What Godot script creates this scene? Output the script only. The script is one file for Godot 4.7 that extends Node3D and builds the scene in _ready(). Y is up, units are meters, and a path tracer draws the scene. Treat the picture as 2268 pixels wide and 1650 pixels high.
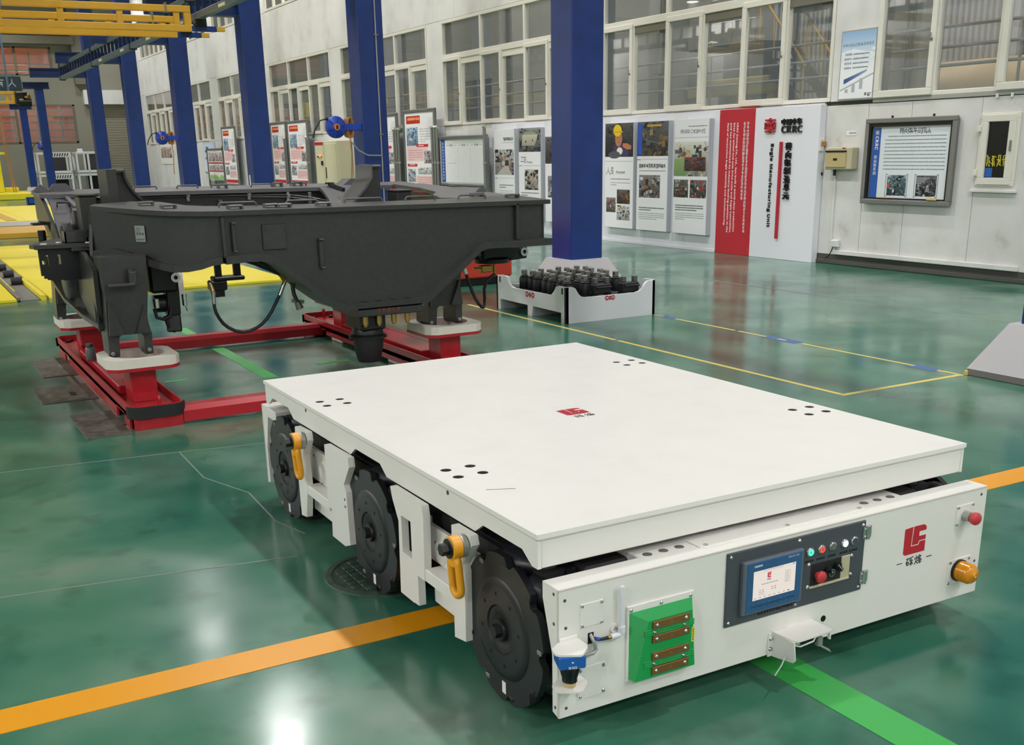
extends Node3D

# ---------------------------------------------------------------- shapes
class Sh:
	var v := PackedVector3Array()
	var n := PackedVector3Array()
	var u := PackedVector2Array()
	func t3(a: Vector3, b: Vector3, c: Vector3, na: Vector3, nb: Vector3, nc: Vector3, ua := Vector2.ZERO, ub := Vector2.ZERO, uc := Vector2.ZERO) -> void:
		if (b - a).cross(c - a).dot(na + nb + nc) > 0.0:
			v.append(a); v.append(c); v.append(b); n.append(na); n.append(nc); n.append(nb); u.append(ua); u.append(uc); u.append(ub)
		else:
			v.append(a); v.append(b); v.append(c); n.append(na); n.append(nb); n.append(nc); u.append(ua); u.append(ub); u.append(uc)
	func quad(a: Vector3, b: Vector3, c: Vector3, d: Vector3, nn: Vector3) -> void:
		t3(a, b, c, nn, nn, nn, Vector2(0, 0), Vector2(1, 0), Vector2(1, 1))
		t3(a, c, d, nn, nn, nn, Vector2(0, 0), Vector2(1, 1), Vector2(0, 1))
	func box(lo: Vector3, hi: Vector3, bv := 0.0, xf := Transform3D.IDENTITY) -> Sh:
		var c := (lo + hi) / 2.0
		var h := (hi - lo).abs() / 2.0
		bv = minf(bv, minf(h.x, minf(h.y, h.z)) * 0.8)
		for ax in 3:
			for s in [-1.0, 1.0]:
				var e := Vector3.ZERO; e[ax] = s
				var b := Vector3.ZERO; b[(ax + 1) % 3] = 1.0
				var d := Vector3.ZERO; d[(ax + 2) % 3] = 1.0
				var o: Vector3 = c + e * h[ax]
				var hb: float = h[(ax + 1) % 3] - bv
				var hd: float = h[(ax + 2) % 3] - bv
				quad(xf * (o - b * hb - d * hd), xf * (o + b * hb - d * hd), xf * (o + b * hb + d * hd), xf * (o - b * hb + d * hd), xf.basis * e)
		if bv > 0.0:
			for ax in 3:
				var p := (ax + 1) % 3
				var q := (ax + 2) % 3
				for s in [-1.0, 1.0]:
					for w in [-1.0, 1.0]:
						var a := c
						a[p] += s * h[p]; a[q] += w * (h[q] - bv)
						var b := c
						b[p] += s * (h[p] - bv); b[q] += w * h[q]
						var l := Vector3.ZERO; l[ax] = h[ax] - bv
						var nn := Vector3.ZERO; nn[p] = s; nn[q] = w
						quad(xf * (a - l), xf * (a + l), xf * (b + l), xf * (b - l), xf.basis * nn.normalized())
			for sx in [-1.0, 1.0]:
				for sy in [-1.0, 1.0]:
					for sz in [-1.0, 1.0]:
						var s3 := Vector3(sx, sy, sz)
						var g := h - Vector3(bv, bv, bv)
						var nn: Vector3 = xf.basis * s3.normalized()
						t3(xf * (c + s3 * Vector3(h.x, g.y, g.z)), xf * (c + s3 * Vector3(g.x, h.y, g.z)), xf * (c + s3 * Vector3(g.x, g.y, h.z)), nn, nn, nn)
		return self
	func rim(x0: float, x1: float, z0: float, z1: float, y0: float, y1: float, wz: float, wb: float, wt: float, bv := 0.0) -> Sh:  # a rectangular frame in the plane of z and y
		box(Vector3(x0, y0, z0), Vector3(x1, y0 + wb, z1), bv)
		box(Vector3(x0, y1 - wt, z0), Vector3(x1, y1, z1), bv)
		box(Vector3(x0, y0 + wb, z0), Vector3(x1, y1 - wt, z0 + wz), bv)
		return box(Vector3(x0, y0 + wb, z1 - wz), Vector3(x1, y1 - wt, z1), bv)
	func bar(a: Vector3, b: Vector3, w: float, h: float, bv := 0.0, up := Vector3.UP) -> Sh:  # a square bar from a to b
		var z := (b - a).normalized()
		var x := up.cross(z)
		if x.length() < 0.01: x = Vector3.RIGHT
		x = x.normalized()
		var y := z.cross(x)
		return box(Vector3(-w / 2, -h / 2, 0), Vector3(w / 2, h / 2, (b - a).length()), bv, Transform3D(Basis(x, y, z), a))
	func cone(a: Vector3, b: Vector3, r0: float, r1: float, seg := 14, caps := true) -> Sh:
		var z := (b - a).normalized()
		var x := z.cross(Vector3.UP if absf(z.y) < 0.9 else Vector3.RIGHT).normalized()
		var y := z.cross(x)
		var sl := (r0 - r1) / maxf((b - a).length(), 1e-6)
		for i in seg:
			var d0 := x * cos(TAU * i / seg) + y * sin(TAU * i / seg)
			var d1 := x * cos(TAU * (i + 1) / seg) + y * sin(TAU * (i + 1) / seg)
			var n0 := (d0 + z * sl).normalized()
			var n1 := (d1 + z * sl).normalized()
			if seg <= 6:
				n0 = (n0 + n1).normalized(); n1 = n0
			t3(a + d0 * r0, a + d1 * r0, b + d1 * r1, n0, n1, n1)
			if r1 > 0.0: t3(a + d0 * r0, b + d1 * r1, b + d0 * r1, n0, n1, n0)
			if caps:
				t3(a, a + d0 * r0, a + d1 * r0, -z, -z, -z)
				if r1 > 0.0: t3(b, b + d0 * r1, b + d1 * r1, z, z, z)
		return self
	func cyl(a: Vector3, b: Vector3, r: float, seg := 14) -> Sh:
		return cone(a, b, r, r, seg)
	func tube(p: Array, r: float, seg := 8, closed := false) -> Sh:
		var k := p.size()
		var rings := []
		var px := Vector3.ZERO
		for i in k:
			var d: Vector3 = (p[mini(i + 1, k - 1)] - p[maxi(i - 1, 0)]) if not closed else (p[(i + 1) % k] - p[(i - 1 + k) % k])
			d = d.normalized()
			if px == Vector3.ZERO: px = d.cross(Vector3.UP if absf(d.y) < 0.9 else Vector3.RIGHT)
			px = (px - d * px.dot(d)).normalized()
			var py := d.cross(px)
			var ring := []
			for j in seg: ring.append(px * cos(TAU * j / seg) + py * sin(TAU * j / seg))
			rings.append(ring)
		for i in (k if closed else k - 1):
			var q := (i + 1) % k
			for j in seg:
				var a: Vector3 = rings[i][j]; var b: Vector3 = rings[i][(j + 1) % seg]
				var c: Vector3 = rings[q][(j + 1) % seg]; var d: Vector3 = rings[q][j]
				t3(p[i] + a * r, p[i] + b * r, p[q] + c * r, a, b, c)
				t3(p[i] + a * r, p[q] + c * r, p[q] + d * r, a, c, d)
		if not closed:
			for e in [0, k - 1]:
				var nn: Vector3 = (p[0] - p[1]).normalized() if e == 0 else (p[k - 1] - p[k - 2]).normalized()
				for j in seg: t3(p[e], p[e] + rings[e][j] * r, p[e] + rings[e][(j + 1) % seg] * r, nn, nn, nn)
		return self
	func lathe(prof: Array, xf: Transform3D, seg := 24, cut := 0.6) -> Sh:  # profile of (radius, height) about y
		for i in prof.size() - 1:
			var a: Vector2 = prof[i]; var b: Vector2 = prof[i + 1]
			var d := b - a
			var nf := Vector2(d.y, -d.x).normalized()
			var n0 := nf; var n1 := nf
			if i > 0:
				var e: Vector2 = a - prof[i - 1]
				var m := Vector2(e.y, -e.x).normalized()
				if m.dot(nf) > cut: n0 = (m + nf).normalized()
			if i < prof.size() - 2:
				var e: Vector2 = prof[i + 2] - b
				var m := Vector2(e.y, -e.x).normalized()
				if m.dot(nf) > cut: n1 = (m + nf).normalized()
			for j in seg:
				var c0 := cos(TAU * j / seg); var s0 := sin(TAU * j / seg)
				var c1 := cos(TAU * (j + 1) / seg); var s1 := sin(TAU * (j + 1) / seg)
				var f := func(q: Vector2, c: float, s: float) -> Vector3: return xf * Vector3(q.x * c, q.y, q.x * s)
				var g := func(q: Vector2, c: float, s: float) -> Vector3: return (xf.basis * Vector3(q.x * c, q.y, q.x * s)).normalized()
				if b.x > 1e-6: t3(f.call(a, c0, s0), f.call(b, c0, s0), f.call(b, c1, s1), g.call(n0, c0, s0), g.call(n1, c0, s0), g.call(n1, c1, s1))
				if a.x > 1e-6: t3(f.call(a, c0, s0), f.call(b, c1, s1), f.call(a, c1, s1), g.call(n0, c0, s0), g.call(n1, c1, s1), g.call(n0, c1, s1))
		return self
	func ball(c: Vector3, r: float, seg := 12) -> Sh:
		var pr := []
		for i in 9: pr.append(Vector2(r * sin(PI * i / 8), -r * cos(PI * i / 8)))
		return lathe(pr, Transform3D(Basis.IDENTITY, c), seg)
	func m3(pl: String, a: Vector2, d: float) -> Vector3:
		return Vector3(d, a.y, a.x) if pl == "zy" else (Vector3(a.x, d, a.y) if pl == "xz" else Vector3(a.x, a.y, d))
	func prism(poly: PackedVector2Array, pl: String, d0: float, d1: float, smooth := 0.85, xf := Transform3D.IDENTITY) -> Sh:
		if Geometry2D.is_polygon_clockwise(poly): poly.reverse()
		var k := poly.size()
		var ax := Vector3(1, 0, 0) if pl == "zy" else (Vector3(0, 1, 0) if pl == "xz" else Vector3(0, 0, 1))
		var s := signf(d1 - d0)
		var tr := Geometry2D.triangulate_polygon(poly)
		for i in range(0, tr.size(), 3):
			for e in 2:
				var d := d0 if e == 0 else d1
				var nn: Vector3 = xf.basis * (ax * (-s if e == 0 else s))
				t3(xf * m3(pl, poly[tr[i]], d), xf * m3(pl, poly[tr[i + 1]], d), xf * m3(pl, poly[tr[i + 2]], d), nn, nn, nn)
		var en := []
		var orient := 0.0
		for i in k: orient += poly[i].cross(poly[(i + 1) % k])
		for i in k:
			var d := poly[(i + 1) % k] - poly[i]
			en.append((Vector2(d.y, -d.x) * signf(orient)).normalized())
		for i in k:
			var e: Vector2 = en[i]; var pe: Vector2 = en[(i + k - 1) % k]; var ne: Vector2 = en[(i + 1) % k]
			var a2 := (e + pe).normalized() if e.dot(pe) > smooth else e
			var b2 := (e + ne).normalized() if e.dot(ne) > smooth else e
			var na: Vector3 = xf.basis * m3(pl, a2, 0.0); var nb: Vector3 = xf.basis * m3(pl, b2, 0.0)
			var p := poly[i]; var q := poly[(i + 1) % k]
			t3(xf * m3(pl, p, d0), xf * m3(pl, q, d0), xf * m3(pl, q, d1), na, nb, nb)
			t3(xf * m3(pl, p, d0), xf * m3(pl, q, d1), xf * m3(pl, p, d1), na, nb, na)
		return self
	func strip(top: Array, bot: Array, off: Vector3, smooth := true) -> Sh:  # a plate between two polylines, thickened along off
		var k := top.size()
		var fn := []
		for i in k - 1: fn.append(((top[i + 1] - top[i]).cross(bot[i] - top[i])).normalized())
		for i in k - 1:
			var f: Vector3 = fn[i]
			if f.dot(off) > 0: f = -f
			var f0 := f; var f1 := f
			if smooth:
				if i > 0: f0 = (f + (fn[i - 1] if fn[i - 1].dot(f) > 0 else -fn[i - 1])).normalized()
				if i < k - 2: f1 = (f + (fn[i + 1] if fn[i + 1].dot(f) > 0 else -fn[i + 1])).normalized()
			for s in 2:
				var o := off * s
				var g := -1.0 if s else 1.0
				t3(top[i] + o, top[i + 1] + o, bot[i + 1] + o, f0 * g, f1 * g, f1 * g)
				t3(top[i] + o, bot[i + 1] + o, bot[i] + o, f0 * g, f1 * g, f0 * g)
			for e in 2:
				var w: Array = top if e == 0 else bot
				var z: Array = bot if e == 0 else top
				var nn: Vector3 = ((w[i + 1] - w[i]).cross(off)).normalized()
				if nn.dot(w[i] - z[i]) < 0: nn = -nn
				quad(w[i], w[i + 1], w[i + 1] + off, w[i] + off, nn)
		for e in 2:
			var i := 0 if e == 0 else k - 1
			var nn: Vector3 = (top[0] - top[1]).normalized() if e == 0 else (top[k - 1] - top[k - 2]).normalized()
			quad(top[i], bot[i], bot[i] + off, top[i] + off, nn)
		return self
	func mesh() -> ArrayMesh:
		var a := []
		a.resize(Mesh.ARRAY_MAX)
		a[Mesh.ARRAY_VERTEX] = v; a[Mesh.ARRAY_NORMAL] = n; a[Mesh.ARRAY_TEX_UV] = u
		var m := ArrayMesh.new()
		m.add_surface_from_arrays(Mesh.PRIMITIVE_TRIANGLES, a)
		return m

# ---------------------------------------------------------------- scene helpers
var M := {}
var rng := RandomNumberGenerator.new()

func V(x: float, y: float, z: float) -> Vector3: return Vector3(x, y, z)
func P(a: Array) -> PackedVector2Array:
	var r := PackedVector2Array()
	for i in range(0, a.size(), 2): r.append(Vector2(a[i], a[i + 1]))
	return r
func S() -> Sh: return Sh.new()

const APART := ["cradle", "hose_ferrule", "web_bracket", "conduit", "girder_hanger", "suspension_rod", "clamp", "door_jamb", "painted_line", "tape_line", "tape_patch", "track_edge", "fence_rail", "foot_pin", "leg_gusset", "case_rib", "hanging_eye", "post_arm", "stand_foot", "top_rail", "block_flange", "conduit_clip", "foot_wall", "beam_side", "cover_screw", "rubber_bumper", "overhead_beam", "hinge", "adjuster_screw", "bracket_tab", "roof_brace", "far_bracket", "hose_bracket"]

func pieces(s: Sh) -> Array:   # the separate lumps of a shape, those that nearly touch kept together
	var id := {}
	var p := []
	var key := []
	for q in s.v:
		var k := (q * 5000.0).round()
		if not id.has(k):
			id[k] = p.size(); p.append(p.size())
		key.append(id[k])
	var root := func(x: int) -> int:
		while p[x] != x: x = p[x]
		return x
	for i in range(0, s.v.size(), 3):
		var a: int = root.call(key[i])
		for j in [1, 2]: p[root.call(key[i + j])] = a
	var bx := {}
	for i in s.v.size():
		var r: int = root.call(key[i])
		bx[r] = (bx[r] as AABB).expand(s.v[i]) if bx.has(r) else AABB(s.v[i], Vector3.ZERO)
	var groups := []
	for r in bx: groups.append([(bx[r] as AABB).grow(0.004), [r]])
	var again := true
	while again:
		again = false
		for i in groups.size():
			for j in range(i + 1, groups.size()):
				if (groups[i][0] as AABB).intersects(groups[j][0]):
					groups[i] = [groups[i][0].merge(groups[j][0]), groups[i][1] + groups[j][1]]
					groups.remove_at(j)
					again = true
					break
			if again: break
	var out := []
	for g in groups:
		var n := Sh.new()
		for i in range(0, s.v.size(), 3):
			if g[1].has(root.call(key[i])):
				for j in 3:
					n.v.append(s.v[i + j]); n.n.append(s.n[i + j]); n.u.append(s.u[i + j])
		out.append(n)
	return out

func obj(called: String, s: Variant, m: String, parent: Node = self) -> MeshInstance3D:
	if s is Sh and called in APART:
		var all := pieces(s)
		if all.size() > 1:
			var last: MeshInstance3D
			for q in all: last = one(called, q, m, parent)
			return last
	return one(called, s, m, parent)

func one(called: String, s: Variant, m: String, parent: Node) -> MeshInstance3D:
	var o := MeshInstance3D.new()
	o.name = called
	o.mesh = s.mesh() if s is Sh else s
	o.material_override = M[m] if M.has(m) else null
	if parent != self and parent.has_meta("base"): o.position = -(parent.get_meta("base") as Vector3)
	parent.add_child(o, true)
	return o

func thing(called: String, label: String, category: String, base := Vector3.ZERO, group := "") -> Node3D:
	var o := Node3D.new()
	o.name = called
	o.position = base
	o.set_meta("base", base)
	o.set_meta("label", label)
	o.set_meta("category", category)
	if group: o.set_meta("group", group)
	add_child(o, true)
	return o

func tag(o: Node, label: String, category: String, group := "") -> Node:
	o.set_meta("label", label)
	o.set_meta("category", category)
	if group: o.set_meta("group", group)
	return o

func struct(o: Node) -> Node:
	o.set_meta("kind", "structure")
	return o

func shell(called: String, base := Vector3.ZERO) -> Node3D:
	var o := Node3D.new()
	o.name = called
	o.position = base
	o.set_meta("base", base)
	o.set_meta("kind", "structure")
	add_child(o, true)
	return o

func copy(o: Node3D, at: Vector3, label: String, turn := 0.0) -> Node3D:
	var c: Node3D = o.duplicate()
	c.name = o.name
	c.position = at
	c.set_meta("base", at)
	c.rotation.y = turn
	if label: c.set_meta("label", label)
	add_child(c, true)
	return c

func mat(called: String, hex: String, rough := 0.6, metal := 0.0) -> StandardMaterial3D:
	var m := StandardMaterial3D.new()
	m.resource_name = called
	m.albedo_color = Color(hex)
	m.roughness = rough
	m.metallic = metal
	M[called] = m
	return m

func noise_tex(freq: float, cols: Array, size := 512, sd := 1, oct := 4, ty := FastNoiseLite.TYPE_SIMPLEX_SMOOTH) -> NoiseTexture2D:
	var f := FastNoiseLite.new()
	f.noise_type = ty; f.frequency = freq; f.seed = sd; f.fractal_octaves = oct
	var t := NoiseTexture2D.new()
	t.width = size; t.height = size; t.seamless = true; t.noise = f
	var g := Gradient.new()
	g.offsets = PackedFloat32Array(); g.colors = PackedColorArray()
	var offs := PackedFloat32Array(); var cc := PackedColorArray()
	for i in range(0, cols.size(), 2):
		offs.append(cols[i]); cc.append(Color(cols[i + 1]))
	g.offsets = offs; g.colors = cc
	t.color_ramp = g
	return t

func worn(called: String, rough: float, metal: float, scale: float, cols: Array, sd := 1, freq := 0.01) -> StandardMaterial3D:
	var m := mat(called, "ffffff", rough, metal)
	m.albedo_texture = noise_tex(freq, cols, 512, sd)
	m.uv1_triplanar = true; m.uv1_world_triplanar = true
	m.uv1_scale = Vector3.ONE * scale
	return m

func txt(called: String, s: String, h: float, m: String, parent: Node, xf: Transform3D, width := 0.0, bold := true, depth := 0.002, mirror := false) -> MeshInstance3D:
	var f := SystemFont.new()
	f.font_names = PackedStringArray(["Droid Sans"])
	f.font_weight = 700 if bold else 400
	var t := TextMesh.new()
	t.text = s; t.font = f; t.font_size = 32; t.pixel_size = h / 23.0; t.depth = depth; t.curve_step = 4.0
	t.horizontal_alignment = HORIZONTAL_ALIGNMENT_LEFT
	t.vertical_alignment = VERTICAL_ALIGNMENT_CENTER
	var o := obj(called, t, m, parent)
	var k := Vector3.ONE
	if width > 0.0:
		var bx := t.get_aabb()
		k.x = width / maxf(bx.size.x, 0.001)
	o.transform = Transform3D(xf.basis * Basis.from_scale(k), xf.origin + o.position)
	return o

# Chinese characters as strokes on a ten by ten grid (x right, y down)
const GL := {"中": "1282861612 5059", "国": "1191991911 3373 3575 2787 5357", "车": "1181 402484 0696 5359", "转": "0141 301444 0646 2329 5191 4393 70659578 6789",
	"向": "5032 13939989 13 1319 3565673735", "架": "014134 2004 5181855551 0696 5459 4618 6698", "制": "1003 1252 0454 3039 08065658 7176 9098", "造": "1021 0424 2427 0999 4132 4282 6055 3595 4686884846",
	"单": "3042 7062 2282852522 2484 0797 5259", "元": "2171 0494 343609 6468899997", "砾": "0141 2106 1535381815 9051 515494 7279 6658 8698", "烽": "202509 0204 4233 2649 6043 518146 5395 5696 5898 7579",
	"体": "2004 1219 3292 6069 6238 6298 5777", "系": "8011 5132 7235 3575 5559 3617 6688", "工": "1181 5158 0898", "艺": "0292 3003 6063 258518199997", "员": "3070723230 27247477 555719 6789",
	"间": "1021 1319 31919989 3464683834", "简": "2002 1131 6042 5191 1419 3494 9499 4676784846", "介": "505409 5499 3639 6669", "大": "0393 505409 5499", "同": "1119 119199 3363 3666683836", "公": "4006 5096 5438 3888 6698",
	"司": "119199 2262 2565682825", "人": "505409 5499", "育": "5051 0191 3214 3474 2529 2575 7579 2777", "智": "2002 1141 0343 2204 5181845451 2585892925 2787", "能": "3012 4252 1519 154549 1747 7054 9274 6557 9567", "线": "2003 0343 4306 0646 0949 4292 4494 6068 9699 7486",
	"验": "014143 1116 5146 4664 6003 0707 6090 5484 5798 0999", "工序": "1181", "试": "1021 0333 3369 4393 7079 4666 5658", "组": "2003 0343 0646 0949 515959 5191 9199 4999 5393 5696", "装": "2004 0212 5093 4393 0595 5356 4609 5498", "术": "0393 5059 4418 5498", "的": "2002 1141 4149 1119 1949 1545 6043 519199 9989 6477", "轮": "0141 301444 0646 2329 7053 7093 5654 9568 5699", "技": "0343 2029 0747 4393 7075 4595 9549 5699"}

func strokes(ch: String) -> Array:
	var out := []
	if GL.has(ch):
		for w in (GL[ch] as String).split(" "):
			var p := []
			for i in range(0, w.length() - 1, 2): p.append(Vector2(int(w[i]), int(w[i + 1])) / 9.0)
			out.append(p)
	else:
		var r := RandomNumberGenerator.new()
		r.seed = hash(ch) % 100000
		for i in 3: out.append([Vector2(r.randf() * 0.3, (i + r.randf()) / 3.2), Vector2(0.7 + r.randf() * 0.3, (i + 0.4) / 3.2)])
		for i in 2: out.append([Vector2((i + 0.3 + r.randf()) / 2.3, r.randf() * 0.3), Vector2((i + 0.5) / 2.3, 0.7 + r.randf() * 0.3)])
		out.append([Vector2(0.4, 0.5), Vector2(r.randf(), 1.0)])
	return out

func raised(s: Sh, ch: String, o: Vector3, right: Vector3, down: Vector3, th: float, deep: Vector3) -> void:  # one character in solid bars, o its top left corner
	for p in strokes(ch):
		for i in p.size() - 1:
			var a: Vector3 = o + right * p[i].x + down * p[i].y
			var b: Vector3 = o + right * p[i + 1].x + down * p[i + 1].y
			if a.distance_to(b) < 1e-5: continue
			var d := (b - a).normalized() * th * 0.45
			s.bar(a - d + deep * 0.5, b + d + deep * 0.5, th, deep.length(), 0.0, deep.normalized())

# flat print: pictures and words drawn into images
func ink(im: Image, ch: String, x: float, y: float, sz: float, c: Color, th := 0.1) -> void:
	var w := maxi(1, int(sz * th))
	for p in strokes(ch):
		for i in p.size() - 1:
			var a: Vector2 = p[i]; var b: Vector2 = p[i + 1]
			var k := int(a.distance_to(b) * sz / maxf(w * 0.5, 1.0)) + 1
			for j in k + 1:
				var q := a.lerp(b, float(j) / k) * sz
				im.fill_rect(Rect2i(int(x + q.x - w / 2.0), int(y + q.y - w / 2.0), w, w), c)
func words(im: Image, s: String, x: float, y: float, sz: float, c: Color, th := 0.1, step := 1.08) -> void:
	for i in s.length(): ink(im, s[i], x + i * sz * step, y, sz, c, th)
func lines(im: Image, x: int, y: int, w: int, k: int, gap: float, c: Color, r: RandomNumberGenerator, h := 2) -> void:
	for i in k:
		var e := int(w * (1.0 if i < k - 1 or k == 1 else r.randf_range(0.3, 0.8)))
		var q := x
		while q < x + e:
			var d := r.randi_range(2, 5)
			im.fill_rect(Rect2i(q, int(y + i * gap), mini(d, x + e - q), h), c)
			if r.randf() < 0.7: im.fill_rect(Rect2i(q + 1, int(y + i * gap) - 1, 1, h + 2), c)
			q += d + 1
func photo(im: Image, x: int, y: int, w: int, h: int, base: Color, cols: Array, sd: int, k := 90) -> void:  # a printed workshop photograph: shapes of machines over a toned ground
	var r := RandomNumberGenerator.new()
	r.seed = sd
	var whole := im
	var ox := x
	var oy := y
	im = Image.create(w, h, false, Image.FORMAT_RGB8)
	x = 0; y = 0
	for j in h: im.fill_rect(Rect2i(0, j, w, 1), base.lightened(0.25 * (1.0 - float(j) / h)).darkened(0.3 * j / h))
	for i in k:
		var c: Color = Color(cols[r.randi() % cols.size()]).darkened(r.randf() * 0.5)
		var px := x + r.randi_range(0, w - 2); var py := y + r.randi_range(0, h - 2)
		var pw := r.randi_range(1, maxi(2, w / 6)); var ph := r.randi_range(1, maxi(2, h / 5))
		if r.randf() < 0.4: pw = 2
		im.fill_rect(Rect2i(px, py, mini(pw, x + w - px), mini(ph, y + h - py)), c)
		if r.randf() < 0.3:
			var g := r.randf_range(-0.7, 0.7)
			for j in r.randi_range(5, w / 2):
				var qx := px + j; var qy := py + int(j * g)
				if qx < x + w and qy >= y and qy < y + h: im.fill_rect(Rect2i(qx, qy, 1, 1), c.lightened(0.3))
	im.resize(maxi(3, int(w * 0.55)), maxi(3, int(h * 0.55)), Image.INTERPOLATE_BILINEAR)
	im.resize(w, h, Image.INTERPOLATE_CUBIC)
	whole.blit_rect(im, Rect2i(0, 0, w, h), Vector2i(ox, oy))
func disc(im: Image, cx: float, cy: float, rx: float, ry: float, c: Color) -> void:
	for j in range(int(cy - ry), int(cy + ry) + 1):
		var q := 1.0 - pow((j - cy) / ry, 2)
		if q > 0: im.fill_rect(Rect2i(int(cx - rx * sqrt(q)), j, int(2 * rx * sqrt(q)), 1), c)
func sheet(w: int, h: int, c: Color) -> Image:
	var im := Image.create(w, h, false, Image.FORMAT_RGB8)
	im.fill(c)
	return im
func printed(called: String, im: Image, rough := 0.5) -> void:
	var m := mat(called, "ffffff", rough)
	m.albedo_texture = ImageTexture.create_from_image(im)
	m.texture_repeat = false
func face_x(x: float, z0: float, z1: float, y0: float, y1: float) -> Sh:  # a printed sheet on a wall that faces -x
	var s := S()
	s.quad(V(x, y1, z0), V(x, y1, z1), V(x, y0, z1), V(x, y0, z0), V(-1, 0, 0))
	return s

func _ready() -> void:
	rng.seed = 7
	# ------------------------------------------------------------ camera, air, exposure
	var cam := Camera3D.new()
	cam.name = "camera"
	cam.projection = Camera3D.PROJECTION_FRUSTUM
	cam.keep_aspect = Camera3D.KEEP_HEIGHT
	cam.near = 0.1; cam.far = 200.0
	cam.size = 0.1 * 1650.0 / 2370.675
	cam.frustum_offset = Vector2(1134.0 - 1107.61, 1092.17 - 825.0) * 0.1 / 2370.675
	cam.position = V(0, 1.65, 0)
	cam.rotation_order = EULER_ORDER_YXZ
	cam.rotation_degrees = V(-17.84, -28.68, -1.25)
	add_child(cam)
	cam.current = true
	var env := Environment.new()
	env.background_mode = Environment.BG_COLOR
	env.background_color = Color(0.02, 0.022, 0.025)
	env.tonemap_mode = Environment.TONE_MAPPER_LINEAR
	env.tonemap_exposure = 1.1
	env.sdfgi_enabled = true; env.ssao_enabled = true; env.ssil_enabled = true
	var we := WorldEnvironment.new()
	we.name = "air"
	we.environment = env
	add_child(we)
	make_materials()
	lamps()
	# ------------------------------------------------------------ the hall, then what stands in it
	hall()
	wall_of_windows()
	hall_behind()
	columns()
	cranes()
	far_things()
	boards()
	wall_fittings()
	bogie()
	stand()
	pallet()
	carrier()

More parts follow.
